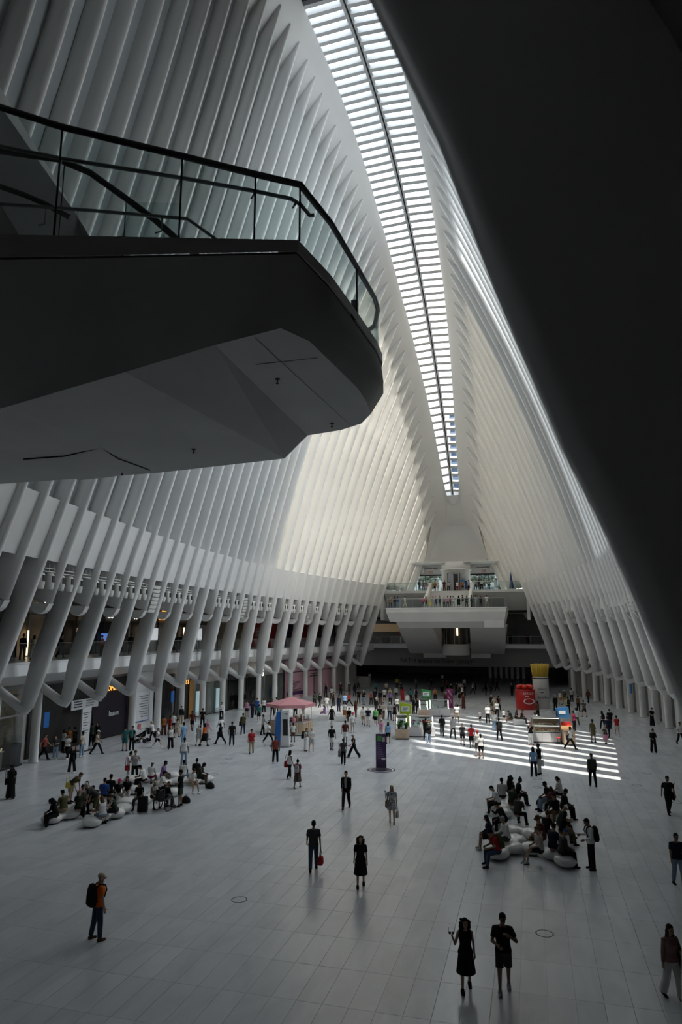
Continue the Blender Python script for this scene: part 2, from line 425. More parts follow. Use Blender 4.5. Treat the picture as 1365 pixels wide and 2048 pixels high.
# far-end closing: vault (a hollow shell under the arch end)
vr = []
for i in range(15):
    f = i / 14
    # from the skylight end down to the lintel of the street entrance
    Y = 98.6 + 4.2 * f + 2.2 * math.sin(math.pi * f); z = 27.6 - 9.9 * f - 1.3 * math.sin(math.pi * f) + (0 if f < 1 else 0)
    row = []
    Ye = 98.9 + 2.4 * f
    he = inner(-1, min(Ye, 101.2), max(z, 17.6)) - .1 if z < zt(min(Ye, 101.2)) else 2.6
    for k in range(21):
        t = -1 + 2 * k / 20
        hh = 2.7 + (5.0 - 2.7) * f
        row.append((AX + t * hh, Y - (abs(t) ** 3) * (Y - Ye), z))
    vr.append(row)
wf = MB().loft(vr, False, False, True).build('wall_end', RIBM); tag(wf, kind='structure')
# filler between vault and arch beams
fb = MB(); a_ = []; 
for s_ in (-1, 1):
    rows = []
    for i in range(12):
        f = i / 11; z = 29.5 - 13.0 * f; Y = 97.5 + 3.9 * f if z > 17 else 101.4
        hh = 2.6 + 2.3 * min(1, max(0, (27.6 - z) / 9.9)) - .1
        hw_ = P(s_, 101.3, min(z, zt(101.2)), 0.7)
        rows.append([(AX + s_ * hh, 98.6 + 2.6 * min(1, max(0, (27.6 - z) / 9.9)), z), (AX + s_ * max(hh + .3, abs(hw_.x - AX) + .3), 101.4, z - .2)])
    fb.loft(rows, False, False, True)
fb.build('vault_cheek', RIBM, wf)
MB().add([(AX - 9, 99.5, 27.2), (AX + 9, 99.5, 27.2), (AX + 9, 102.5, 27.3), (AX - 9, 102.5, 27.3)], [(0, 1, 2, 3)]).build('end_roof', RIBM, wf)

# near end: unseen dark shell added behind and above the camera; its roof blocks the skylight
ne = MB()
ne.box(-45, 30, -4.2, -3.8, -0.5, 50)
ne.box(-45, -11, 5.2, 5.8, -0.5, 50)
rr = []
for i in range(12):
    Y = -4 + i * (YNR + 4) / 11; y_ = max(Y, 6)
    rr.append([(AX - hs(y_) - 1.2, Y, zs(y_) + .35), (AX + hs(y_) + 1.2, Y, zs(y_) + .35), (AX + hs(y_) + 1.2, Y, zs(y_) + .6), (AX - hs(y_) - 1.2, Y, zs(y_) + .6)])
ne.loft(rr, True, True, False)  # unseen roof strip, added to keep skylight off the near part
rr = []
for i in range(9):
    Y = -4 + i * (20.3 + 4) / 8; y_ = max(Y, 4)
    a, b, c = P(1, y_, 3.3, .5), P(1, y_, 16, .5), P(1, y_, zt(y_), .4)
    q = [(a.x, Y, -.5), (a.x, Y, a.z), (b.x, Y, b.z), (c.x, Y, c.z), (AX + hs(y_) + .5, Y, zs(y_) + .6)]
    rr.append(q + [(x + .6, y, z + .3) for x, y, z in q[::-1]])
ne.loft(rr, True, True, False)
ne.box(-40, -10, -4, 6, 30, 30.4)
ne = ne.build('wall_near_shade', mat('dark_near_end', (0.10, 0.096, 0.09), .7)); tag(ne, kind='structure')  # dark colour chosen to dim the unseen near end
# outer skins keep daylight from entering round the back of the ribs
SIGNW = mat('lit_white_sign', (1, 0.97, 0.9), 0.5, emit=1.6)
SIGNO = mat('lit_amber_sign', (1, 0.45, 0.08), 0.5, emit=1.3)
LAMPW = mat('warm_lamp', (1.0, 0.72, 0.42), 0.5, emit=3.0)
SCREEN = mat('pale_blue_screen', (0.55, 0.75, 0.8), 0.5, emit=0.22)
INK = mat('dark_sign_ink', (0.03, 0.03, 0.035), 0.6)
INKW = mat('white_print', (0.8, 0.8, 0.8), 0.6)
BLUE = mat('signal_blue', (0.02, 0.13, 0.42), 0.4)
RED = mat('poster_red', (0.50, 0.03, 0.025), 0.5)
PINK = mat('hoarding_pink', (0.62, 0.36, 0.42), 0.6)
PURPLE = mat('dark_purple', (0.06, 0.02, 0.10), 0.5)
WOODL = mat('light_wood', (0.50, 0.37, 0.26), 0.55, var=0.15, vscale=3)
def X3(side, Y, out): return AX + side * (hbase(side, Y) + out)

# ---------------------------------------------------------------- mezzanines and the storefronts under and on them
def make_side(side):
    L = side < 0; nm = 'left' if L else 'right'
    ymax = 99.0
    ys = [-3.9 + i * (ymax + 3.9) / 54 for i in range(55)]
    def strip(prof, closed=False):
        rings = []
        for y in ys:
            r = [(X3(side, y, o), y, z) for o, z in prof]
            rings.append(r if L else r[::-1])
        return MB().loft(rings, closed, closed, False)
    mz = strip([(1.1, 6.08), (1.1, 6.1), (9, 6.1)]).build('floor_mezzanine_' + nm, mat('mezzanine_floor', (0.42, 0.42, 0.42), 0.3)); tag(mz, kind='structure')
    strip([(1.0, 5.95), (0.98, 5.35), (1.1, 5.3), (1.12, 6.08), (1.0, 6.08)], True).build('fascia', FASCIA, mz)
    strip([(1.06, 5.99), (1.1, 5.99), (1.1, 6.03), (1.06, 6.03)], True)
    strip([(1.1, 5.3), (2.9, 4.65), (9, 4.65)]).build('soffit', WHITE, mz)
    strip([(1.0, 5.975), (1.0, 6.0)]).build('groove', BLACK, mz)
    def pstrip(prof, tail):
        rings = []
        for y in ys:
            yy = max(y, 5)
            r = [(q.x, y, q.z) for q in (P(side, yy, z, o) for o, z in prof)] + [(X3(side, y, o), y, z) for o, z in tail]
            rings.append(r if not L else r[::-1])
        return MB().loft(rings, False, False, False)
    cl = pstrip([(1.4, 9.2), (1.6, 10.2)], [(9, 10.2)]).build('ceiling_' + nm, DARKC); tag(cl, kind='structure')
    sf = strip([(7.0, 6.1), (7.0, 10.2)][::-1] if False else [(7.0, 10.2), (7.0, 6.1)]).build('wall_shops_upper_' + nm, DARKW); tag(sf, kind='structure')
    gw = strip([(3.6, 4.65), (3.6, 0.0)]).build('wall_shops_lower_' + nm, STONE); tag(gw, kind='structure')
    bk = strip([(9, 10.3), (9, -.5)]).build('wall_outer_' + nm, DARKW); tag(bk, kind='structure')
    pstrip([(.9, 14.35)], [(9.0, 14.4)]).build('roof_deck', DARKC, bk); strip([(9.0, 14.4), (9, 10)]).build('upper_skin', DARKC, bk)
    # glass railing panes between the long ribs, columns under their elbows
    for j in range(-12, 34, 2):
        Y = YJ(j); Y2 = YJ(j + 2)
        if Y < 12 or Y > 96: continue
        if j <= 32:
            cx = X3(side, Y, 2.3); mb = MB()
            n = 14; rings = []
            for z, k in ((0, 1.12), (0.12, 1.1), (0.16, 1.0), (2.5, 1.0), (4.0, 1.02), (4.5, 1.2)):
                rings.append([(0.30 * k * math.cos(2 * math.pi * a / n), 0.19 * k * math.sin(2 * math.pi * a / n), z) for a in range(n)])
            hide = L and j in (4, 6)
            if not hide:
                mb.loft(rings).build('column', RIBM, gw, (cx, Y, 0))
        if j < 32:
            g = MB(); a, b = Y + .22, Y2 - .12
            xa, xb = X3(side, a, 1.2), X3(side, b, 1.2); e = -side * .012
            g.hexa([(xa - .012, a, 6.02), (xa + .012, a, 6.02), (xb + .012, b, 6.02), (xb - .012, b, 6.02), (xa - .012, a, 7.12), (xa + .012, a, 7.12), (xb + .012, b, 7.12), (xb - .012, b, 7.12)])
            g.build('glass_pane', GLASS, mz)
            MB().hexa([(xa - .025, a, 7.12), (xa + .025, a, 7.12), (xb + .025, b, 7.12), (xb - .025, b, 7.12), (xa - .025, a, 7.15), (xa + .025, a, 7.15), (xb + .025, b, 7.15), (xb - .025, b, 7.15)]).build('rail_cap', STEEL, mz)
    return gw, sf, mz
GWL, SFL, MZL = make_side(-1); GWR, SFR, MZR = make_side(1)

def wpanel(side, y0, y1, z0, z1, out, m, name, parent, th=0.06, seg=3):
    rings = []
    for i in range(seg + 1):
        y = y0 + (y1 - y0) * i / seg; x = X3(side, y, out); q = -side * th
        r = [(x, y, z0), (x, y, z1), (x + q, y, z1), (x + q, y, z0)]
        rings.append(r if side < 0 else r[::-1])
    return MB().loft(rings, True, True, False).build(name, m, parent)
def wrot(side, Y):   # rotation of lettering lying on a side wall, facing the hall
    sl = (X3(side, Y + .5, 0) - X3(side, Y - .5, 0))
    yaw = math.atan2(1, sl) if side < 0 else math.atan2(1, sl) + math.pi
    return (math.pi / 2, 0, yaw)
# --- left, street of shops at floor level
SHOPD = mat('unlit_depth_black', (0.016, 0.015, 0.014), 0.6, var=0.3, vscale=1.2)  # near-black colour carries the shade of unlit depths
wpanel(-1, 24, 36.3, 0.05, 4.3, 3.5, WARMW, 'shopfront_back', GWL)
for a in range(12, 36, 3): wpanel(-1, a + .05, a + 2.9, 0.12, 4.2, 2.6, SHOPGLASS, 'glass_pane', GWL, 0.02)
wpanel(-1, 12, 36.0, 0, 0.12, 2.55, BLACK, 'plinth', GWL); wpanel(-1, 12, 36.0, 2.9, 3.0, 2.55, STEEL, 'transom', GWL)
wpanel(-1, 37.6, 44.6, 0.02, 4.4, 3.5, SHOPD, 'opening', GWL)  # flat sheet; the shade of the deep opening is its colour
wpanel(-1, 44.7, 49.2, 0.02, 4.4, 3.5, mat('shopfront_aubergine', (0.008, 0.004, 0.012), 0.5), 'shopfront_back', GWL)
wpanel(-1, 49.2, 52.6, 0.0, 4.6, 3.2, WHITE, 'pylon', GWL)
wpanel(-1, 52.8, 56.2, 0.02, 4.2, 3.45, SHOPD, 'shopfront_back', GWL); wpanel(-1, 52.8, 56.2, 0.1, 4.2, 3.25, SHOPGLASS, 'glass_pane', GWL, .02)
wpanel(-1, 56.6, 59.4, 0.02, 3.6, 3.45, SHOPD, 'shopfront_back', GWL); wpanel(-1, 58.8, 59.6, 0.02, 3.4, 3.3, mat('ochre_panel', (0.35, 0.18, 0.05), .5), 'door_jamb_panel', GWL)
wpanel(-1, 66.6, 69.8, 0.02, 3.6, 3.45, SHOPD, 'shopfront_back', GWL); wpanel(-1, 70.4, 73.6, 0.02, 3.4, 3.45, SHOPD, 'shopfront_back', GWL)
for a, b in ((60, 63), (63.4, 66.4), (66.6, 70.2), (70.4, 74.0), (74.2, 78.4)):
    wpanel(-1, a, b, 0.1, 3.0, 3.3, SHOPGLASS, 'glass_pane', GWL, .02); wpanel(-1, a, b, 3.0, 3.07, 3.25, BLACK, 'transom', GWL); wpanel(-1, a, b, 0, 0.1, 3.25, BLACK, 'plinth', GWL)
wpanel(-1, 78.8, 92.4, 0.0, 4.5, 3.2, PINK, 'hoarding', GWL, seg=6)
wpanel(-1, 79.2, 83.6, 0.35, 0.75, 3.12, PURPLE, 'purple_stripe', GWL, .02); wpanel(-1, 78.8, 91, 3.0, 3.1, 3.12, BLACK, 'header_line', GWL, .02)
for k in range(9): wpanel(-1, 79.4, 79.4 + 1.4 + (k * 37 % 20) / 10, 2.0 - k * .15, 2.06 - k * .15, 3.12, INK, 'print_line', GWL, .02, 1)
wpanel(-1, 86.0, 86.18, 0.2, 2.6, 3.12, INK, 'print_pole', GWL, .02, 1)
for k, w_ in enumerate((2.2, 1.4)): wpanel(-1, 86.1 - w_ / 2, 86.1 + w_ / 2, 2.3 + k * .3, 2.42 + k * .3, 3.12, INK, 'print_arm', GWL, .02, 1)
for y in (83.5, 87.8): wpanel(-1, y, y + .04, 0, 4.5, 3.14, BLACK, 'hoarding_joint', GWL, .01, 1)
text('shop_sign_letters', 'COS', SIGNW, (X3(-1, 72.4, 3.0), 72.4, 3.35), wrot(-1, 72.4), 1.05, GWL)
text('shop_sign_letters', 'OMITTY', SIGNO, (X3(-1, 47.2, 3.3), 47.2, 3.62), wrot(-1, 47.2), .55, GWL)
text('shop_sign_letters', 'OMA-ST', SIGNO, (X3(-1, 57.6, 3.2), 57.6, 3.30), wrot(-1, 57.6), .55, GWL)
text('shop_sign_letters', 'lausee', INKW, (X3(-1, 47.3, 3.35), 47.3, 1.75), wrot(-1, 47.3), .55, GWL)
# --- left, shops along the mezzanine
for a, b, m, lo, hi in ((40.2, 44.6, WARMW, 6.1, 9.0), (45.3, 49.3, SHOPD, 6.1, 9.6), (49.6, 56.2, SHOPD, 6.1, 8.7), (56.5, 61, STONE, 6.1, 8.8), (61.2, 64.0, SHOPD, 6.1, 8.8), (64.2, 70, STONE, 6.1, 8.6), (70.2, 76.5, WARMW, 6.1, 8.7), (77.6, 84.8, RED, 6.1, 9.4), (85.2, 89.6, PURPLE, 6.1, 9.4), (90, 92.6, RED, 6.1, 9.3), (93, 96, mat('poster_dark_red', (.16, .05, .05), .5, var=.6, vscale=1.5), 6.1, 9.3)):
    wpanel(-1, a, b, lo, hi, 6.9, m, 'shopfront_panel', SFL)
for y in (41.0, 43.8, 46.6, 48.6, 50.2, 53.9, 55.9, 58.5, 62.0, 66.0, 69.2, 72.0, 75.5):
    wpanel(-1, y, y + .16, 6.1, 9.2, 6.7, STONE if int(y) % 2 else BLACK, 'shopfront_mullion', SFL, seg=1)
for a, b in ((45.3, 49.3), (49.6, 56.2), (56.5, 64), (64.2, 76.5)): wpanel(-1, a, b, 8.7, 9.7, 6.75, mat('sign_band', (0.13, .11, .085), .6), 'sign_band', SFL)
for y, z0, z1 in ((46.7, 6.5, 8.1), (48.2, 7.2, 8.2), (43.2, 6.3, 8.0), (40.9, 6.2, 7.9), (55.7, 6.3, 8.4), (63.0, 6.4, 8.3)):
    wpanel(-1, y, y + .10, z0, z1, 6.6, LAMPW, 'light_strip', SFL, seg=1)
MB().ball((0, 0, 0), .14).build('globe_lamp', LAMPW, SFL, (X3(-1, 47.7, 6.3), 47.7, 8.85))
wpanel(-1, 64.6, 66.6, 7.0, 8.2, 6.7, mat('cool_shop_light', (.8, .85, .9), .5, emit=.5), 'lit_display', SFL)
wpanel(-1, 49.9, 51.2, 7.1, 7.7, 6.65, mat('small_blue_screen', (.15, .3, .8), .5, emit=.5), 'screen_panel', SFL)
wpanel(-1, 57, 58.6, 7.1, 8.2, 6.7, mat('cool_shop_light', (.8, .85, .9)), 'lit_display', SFL)
for s_, y, z, sz in (('pade', 42.3, 9.75, .75), ('COL', 51.2, 9.15, .62), ('N', 54.8, 9.15, .62), ('COLE H', 62.9, 9.25, .62), ('REBAG', 71.3, 9.25, .7)):
    text('shop_sign_letters', s_, SIGNW, (X3(-1, y, 6.6), y, z), wrot(-1, y), sz, SFL)
tri = MB()
for (a, b, w_) in (((-.75, -.4), (.1, .75), .09), ((.1, .75), (.75, -.4), .09), ((.75, -.4), (-.75, -.4), .09), ((-.35, -.4), (.1, .35), .08), ((.1, .35), (.4, -.4), .08), ((0, -.1), (.2, -.1), .08)):
    tri.tube([(a[0], 0, a[1]), (b[0], 0, b[1])], w_, 6)
o = tri.build('triangle_logo', SIGNO, SFL, (X3(-1, 59.3, 6.55), 59.3, 9.45)); o.rotation_euler = (0, 0, wrot(-1, 59.3)[2])
for y in (78.6, 82.4): text('poster_print', 'FUL', mat('poster_print_dark', (.2, .01, .01)), (X3(-1, y + 1.2, 6.8), y + 1.2, 9.1), wrot(-1, y + 1), .9, SFL)
for k in range(8): wpanel(-1, 78.4, 80.0 - (k % 3) * .3, 8.3 - k * .18, 8.38 - k * .18, 6.82, INKW, 'poster_print_line', SFL, .02, 1)
for y in [66 + 3.79 * i for i in range(9)]:        # round white columns between the mezzanine shops
    MB().lathe([(.22, 6.1), (.2, 10.2)], 12).build('shop_column', RIBM, SFL, (X3(-1, y, 5.2), y, 0))
# --- right, storefronts at floor level and mezzanine
RGL = mat('beige_curtain', (0.55, 0.49, 0.40), 0.6, var=.12, vscale=1.0)
for j in range(2, 30, 2):
    a, b = YJ(j) + .5, YJ(j + 2) - .4
    wpanel(1, a, b, 0.0, 4.4, 3.5, RGL if j % 4 else STONE, 'shopfront_back', GWR); wpanel(1, a, b, 0.0, .1, 3.1, BLACK, 'plinth', GWR)
    wpanel(1, a, b, .1, 4.3, 3.15, SHOPGLASS, 'glass_pane', GWR, .02); wpanel(1, a, a + .06, 0.1, 4.4, 3.08, BLACK, 'frame_post', GWR, seg=1); wpanel(1, b - 1.1, b - 1.04, .1, 4.4, 3.08, BLACK, 'frame_post', GWR, seg=1)
    wpanel(1, YJ(j) - .38, YJ(j) + .48, 0, 4.6, 3.0, WHITE, 'pier', GWR, seg=1)

# --- lights and loudspeakers hanging under the beam
LAMPB = mat('white_lamp_housing', (0.62, 0.62, 0.58), 0.5)
ORD = 'first second third fourth fifth sixth seventh eighth ninth tenth eleventh twelfth thirteenth fourteenth fifteenth sixteenth seventeenth eighteenth nineteenth twentieth twenty-first twenty-second twenty-third'.split()
def moving_heads(side, j, n=2, k=0):
    Y = (YJ(j) + YJ(j + 1)) / 2; c = P(side, Y, 11.2, 0.55)
    t = empty('spotlight_pair', (c.x, Y, 11.3))
    tag(t, ('white barrel spotlights under the left beam, %s set counting from the near end' if side < 0 else 'white barrel spotlights under the right beam, %s set counting from the far end') % ORD[k], 'spotlight', 'spotlights under the %s beam' % ('left' if side < 0 else 'right'))
    mb = MB()
    mb.tube([(0, -.7, -.25), (0, .7, -.25)], .03, 6); mb.tube([(0, -.7, -.42), (0, .7, -.42)], .03, 6)
    for y in (-.6, -.2, .2, .6): mb.tube([(0, y, 0), (0, y, -.42)], .02, 5)
    mb.build('truss', LAMPB, t)
    for k in range(n):
        y = -.38 + .72 * k
        h = MB().lathe([(.05, 0.02), (.15, 0), (.2, -.1), (.21, -.55), (.17, -.8), (.13, -.84)], 10).build('lamp_barrel', LAMPB, t, (0, y, -.52))
        MB().box(.14, .225, -.09, .09, -.45, -.12).build('vent', BLACK, h, None)
        MB().lathe([(.12, -.845), (.1, -.83)], 10).build('lens', BLACK, h)
    return t
def line_array(side, j, k=0):
    Y = (YJ(j) + YJ(j + 1)) / 2; c = P(side, Y, 11.2, 0.5)
    t = empty('line_array_speaker', (c.x, Y, 11.3))
    tag(t, ['nearest', 'middle', 'farthest'][k] + ' tall white line array loudspeaker under the %s beam' % ('left' if side < 0 else 'right'), 'loudspeaker', 'line arrays under the %s beam' % ('left' if side < 0 else 'right'))
    MB().tube([(0, 0, 0), (0, 0, -.3)], .03, 6).build('hanger', STEEL, t)
    for k in range(7):
        a = -.12 - .03 * k
        MB().hexa([(-.2, -.42, -.32), (.2, -.42, -.32), (.2, .42, -.32), (-.2, .42, -.32), (-.24, -.45, -.1), (.24, -.45, -.1), (.24, .45, -.1), (-.24, .45, -.1)]).build('speaker_box', LAMPB, t, (side * .03 * k * k * .3, 0, -.15 - .27 * k), (0, side * a, 0))
for k, j in enumerate(list(range(-2, 5)) + [6, 7, 8, 11, 12, 13, 15, 16, 17, 19, 20, 21, 23, 26, 27]): moving_heads(-1, j, 1 if j == 0 else 2, k)
for k, j in enumerate((5, 14, 22)): line_array(-1, j, k)
for k, j in enumerate((25, 24, 19, 18, 16, 15, 14, 13, 12, 10, 9)): moving_heads(1, j, 2, k)
for k, j in enumerate((11, 17)): line_array(1, j, 2 * k)

# ---------------------------------------------------------------- far end: landing, stairs, street level, concourse
ln = MB()
ln.hexa([(AX - 6.9, 85.25, 9.15), (AX + 7.1, 85.25, 9.15), (AX + 7.1, 92, 9.15), (AX - 6.9, 92, 9.15), (AX - 7.3, 85, 10.3), (AX + 7.35, 85, 10.3), (AX + 7.35, 93, 10.3), (AX - 7.3, 93, 10.3)])
ln.hexa([(AX - 7.3, 85, 10.3), (AX + 7.35, 85, 10.3), (AX + 7.35, 93, 10.3), (AX - 7.3, 93, 10.3), (AX - 7.33, 85.1, 10.75), (AX + 7.38, 85.1, 10.75), (AX + 7.38, 93, 10.75), (AX - 7.33, 93, 10.75)])
ln.hexa([(AX - 5.9, 86.2, 8.4), (AX + 7.0, 86.2, 8.4), (AX + 7.0, 92, 8.4), (AX - 5.9, 92, 8.4), (AX - 6.2, 85.5, 9.15), (AX + 7.05, 85.5, 9.15), (AX + 7.05, 92, 9.15), (AX - 6.2, 92, 9.15)])
lf = ln.build('floor_landing', PLASTER); tag(lf, kind='structure')
MB().box(AX - 7.42, AX + 7.47, 85.05, 93, 10.75, 10.86).build('coping', FASCIA, lf)
MB().box(AX + 4.7, AX + 7.06, 85.2, 85.45, 8.42, 9.3).build('hatch_panel', PLASTER, lf)
def leg(x0, x1, x2, s_):
    m = MB()
    m.hexa([(x1 - 3.4 if s_ < 0 else x0, 99.5, 4.9), (x1 if s_ < 0 else x2, 99.5, 4.9), (x1 if s_ < 0 else x2, 101, 5.6), (x1 - 3.4 if s_ < 0 else x0, 101, 5.6), (x0, 86.6, 8.42), (x2, 86.6, 8.42), (x2, 92, 9), (x0, 92, 9)])
    return m
lm = MB(); lm.hexa([(-16.95, 99.5, 4.9), (-11.9, 99.5, 4.9), (-11.9, 101, 6.2), (-16.95, 101, 6.2), (-16.25, 86.6, 8.42), (-11.85, 86.6, 8.42), (-11.85, 95, 8.9), (-16.25, 95, 8.9)])
lm.hexa([(-15.0, 99.5, 4.3), (-11.9, 99.5, 4.3), (-11.9, 101, 4.3), (-15.0, 101, 4.3), (-15.0, 99.4, 4.92), (-11.9, 99.4, 4.92), (-11.9, 101, 4.92), (-15.0, 101, 4.92)])
lm.build('stair_leg', PLASTER, lf)
lm = MB(); lm.hexa([(-8.25, 99.5, 4.9), (-3.65, 99.5, 4.9), (-3.65, 101, 6.2), (-8.25, 101, 6.2), (-7.25, 86.6, 8.42), (-2.95, 86.6, 8.42), (-2.95, 95, 8.9), (-7.25, 95, 8.9)])
lm.hexa([(-8.25, 99.5, 4.3), (-5.6, 99.5, 4.3), (-5.6, 101, 4.3), (-8.25, 101, 4.3), (-8.25, 99.4, 4.92), (-5.6, 99.4, 4.92), (-5.6, 101, 4.92), (-8.25, 101, 4.92)])
lm.build('stair_leg', PLASTER, lf)
# landing rail
def glass_rail(x0, y0, x1, y1, z, parent, n, h=1.1, post=True):
    for i in range(n):
        a = Vector((x0, y0, 0)).lerp(Vector((x1, y1, 0)), i / n); b = Vector((x0, y0, 0)).lerp(Vector((x1, y1, 0)), (i + 1) / n)
        d = (b - a).normalized() * .03; pr = Vector((-d.y, d.x, 0)).normalized() * .012
        a2, b2 = a + d, b - d
        MB().hexa([a2 - pr + Vector((0, 0, z)), a2 + pr + Vector((0, 0, z)), b2 + pr + Vector((0, 0, z)), b2 - pr + Vector((0, 0, z)), a2 - pr + Vector((0, 0, z + h)), a2 + pr + Vector((0, 0, z + h)), b2 + pr + Vector((0, 0, z + h)), b2 - pr + Vector((0, 0, z + h))]).build('glass_pane', GLASS, parent)
        if post: MB().box(a.x - .03, a.x + .03, a.y - .03, a.y + .03, z, z + h).build('post', STEEL, parent)
    if post: MB().box(x1 - .03, x1 + .03, y1 - .03, y1 + .03, z, z + h).build('post', STEEL, parent)
    MB().tube([(x0, y0, z + h), (x1, y1, z + h)], .045, 6).build('top_rail', STEEL, parent)
glass_rail(AX - 7.2, 85.3, AX + 7.25, 85.3, 10.86, lf, 9)
glass_rail(AX - 7.2, 92.6, AX - 7.2, 85.3, 10.86, lf, 4); glass_rail(AX + 7.25, 85.3, AX + 7.25, 92.6, 10.86, lf, 4)
# street-level slab and stairs
sl = MB()
for x0, x1 in ((-19.6, -13.2), (-7.7, -0.4)):
    sl.hexa([(x0, 97.5, 10.9), (x1, 97.5, 10.9), (x1, 104, 10.9), (x0, 104, 10.9), (x0, 94.6, 13.2), (x1, 94.6, 13.2), (x1, 104, 13.2), (x0, 104, 13.2)])
    sl.box(x0, x1, 94.4, 104, 13.2, 13.55)
sl.box(-13.2, -7.7, 96.2, 104, 12.6, 13.55)
st = sl.build('floor_street_level', PLASTER); tag(st, kind='structure')
NT = 15
for i in range(NT):
    y0 = 90.6 + i * (96.3 - 90.6) / NT; z = 10.86 + (i + 1) * (13.55 - 10.86) / NT
    MB().box(-13.15, -7.75, y0, 96.4, z - .18, z).build('step', PLASTER, st)
for x, dx in ((-13.35, 0), (-7.55, 0)):
    MB().hexa([(x - .18, 90.2, 10.86), (x + .18, 90.2, 10.86), (x + .18, 96.6, 13.4), (x - .18, 96.6, 13.4), (x - .18, 90.2, 11.9), (x + .18, 90.2, 11.9), (x + .18, 96.6, 14.75), (x - .18, 96.6, 14.75)]).build('parapet', WHITE, st)
glass_rail(-19.4, 94.6, -13.6, 94.6, 13.55, st, 4); glass_rail(-7.3, 94.6, -.6, 94.6, 13.55, st, 4)
# street facade with two glazed openings and the lift tower
fa = MB(); Yf = 101.5
fa.box(-30, -16.4, Yf, Yf + .4, 10.5, 20); fa.box(-3.9, 9, Yf, Yf + .4, 10.5, 20)
fa.box(-16.4, -3.9, Yf, Yf + .4, 16.25, 18.2); fa.box(-20.1, -19.7, 94.2, 101.6, 9.5, 14.6); fa.box(-.35, .05, 94.2, 101.6, 9.5, 14.6)
fw = fa.build('wall_street', WHITE); tag(fw, kind='structure')
MB().box(-22, 2, Yf + .1, Yf + .5, 17.9, 27.2).build('gable', WHITE, fw)
MB().box(-16.4, -3.9, 98.2, Yf + .2, 17.72, 17.9).build('lintel_soffit', WHITE, fw)
for x0, x1 in ((-16.2, -11.9), (-8.3, -4.1)):
    for i in range(4):
        a = x0 + (x1 - x0) * i / 3
        MB().box(a - .05, a + .05, Yf - .05, Yf + .1, 13.55, 16.25).build('door_frame', BLACK, fw)
        if i < 3: MB().box(a + .06, a + (x1 - x0) / 3 - .06, Yf, Yf + .02, 13.6, 16.15).build('glass_pane', GLASS, fw)
    MB().box(x0, x1, Yf - .08, Yf + .1, 16.1, 16.3).build('door_frame', BLACK, fw); MB().box(x0, x1, Yf - .02, Yf + .06, 15.5, 15.58).build('door_frame', BLACK, fw)
for x in (-14.0, -6.2):
    text('street_name', 'Greenwich Street', INK, (x, Yf - .05, 17.25), (math.pi / 2, 0, 0), .3, fw)
    MB().box(x - .35, x + .35, Yf - .04, Yf + .01, 16.45, 16.85).build('small_notice', mat('pale_red_notice', (.6, .42, .4)), fw)
lt = MB().lathe([(2.05, 13.55), (2.05, 16.6), (2.1, 16.62), (2.1, 17.85)], 24, (AX, 99.9, 0)).build('lift_drum', WHITE, fw)
MB().lathe([(2.2, 16.62), (2.26, 16.7), (2.26, 16.78), (2.2, 16.85)], 24, (AX, 99.9, 0)).build('lift_band', WHITE, fw)
MB().box(AX - .95, AX + .75, 97.72, 97.98, 13.55, 16.1).build('lift_door', STEEL, fw)
for x in (AX - .1, AX - .95, AX + .75): MB().box(x - .04, x + .04, 97.66, 97.8, 13.55, 16.1).build('door_frame', BLACK, fw)
MB().box(AX - .1, AX + .5, 97.66, 97.75, 13.55, 16.0).build('lift_door_gap', BLACK, fw)
MB().box(AX + .98, AX + 1.5, 97.95, 98.2, 14.7, 15.2).build('blue_sign_plate', mat('lift_sign_blue', (.03, .22, .5)), fw); MB().lathe([(.22, 0), (.22, .06)], 14).build('lift_emblem', STEEL, fw, (AX + 1.25, 98.15, 15.7), (math.pi / 2, 0, 0))
# lift drum and glazed shaft between the legs at mezzanine level
MB().lathe([(1.75, 4.75), (1.9, 4.9), (1.9, 6.2), (1.8, 6.25)], 24, (AX, 97.2, 0)).build('lift_base', WHITE, lf)
MB().lathe([(1.5, 6.25), (1.5, 9.2)], 24, (AX, 97.2, 0)).build('lift_shaft_core', DARKW, lf)
for k in range(9):
    a = math.pi + math.pi * k / 8
    MB().box(-.03, .03, -.03, .03, 6.25, 9.2).build('mullion', STEEL if k % 3 else BLACK, lf, (AX + 1.62 * math.cos(a), 97.2 + 1.62 * math.sin(a), 0))
MB().box(AX + .3, AX + .5, 95.55, 95.65, 7.4, 8.8).build('lift_light', LAMPW, lf)
# mezzanine across the far end, dark rooms behind it
mf = MB().box(-31, 12, 101.2, 112, 5.6, 6.2).build('floor_mezzanine_far', FASCIA); tag(mf, kind='structure')
MB().box(-31, 12, 102.4, 140, 5.2, 5.6).build('soffit', DARKC, mf)
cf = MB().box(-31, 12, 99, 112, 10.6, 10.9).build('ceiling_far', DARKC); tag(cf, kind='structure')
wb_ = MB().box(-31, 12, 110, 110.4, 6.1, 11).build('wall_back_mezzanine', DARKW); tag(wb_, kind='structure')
for a in (-20.6, -17.6): 
    pass
glass_rail(-24.5, 101.3, -17.2, 101.3, 6.2, mf, 5); glass_rail(-3.2, 101.3, 3.0, 101.3, 6.2, mf, 4)
MB().box(-24, -18.4, 106, 106.2, 8.0, 9.2).build('lit_cove', mat('dim_warm_cove', (.5, .35, .2), .5, emit=.12), wb_); MB().lathe([(.55, 0), (.55, .05)], 18).build('round_red_sign', RED, wb_, (-19.0, 104.8, 7.9), (math.pi / 2, 0, 0))
hd = MB().box(-36, 18, 102.2, 102.8, 3.0, 5.6).build('wall_header', mat('dim_header', (0.20, 0.195, 0.19), .6)); tag(hd, kind='structure')
text('direction_sign_letters', 'PATH trains to New Jersey', INK, (-13.6, 102.15, 3.75), (math.pi / 2, 0, 0), .95, hd)
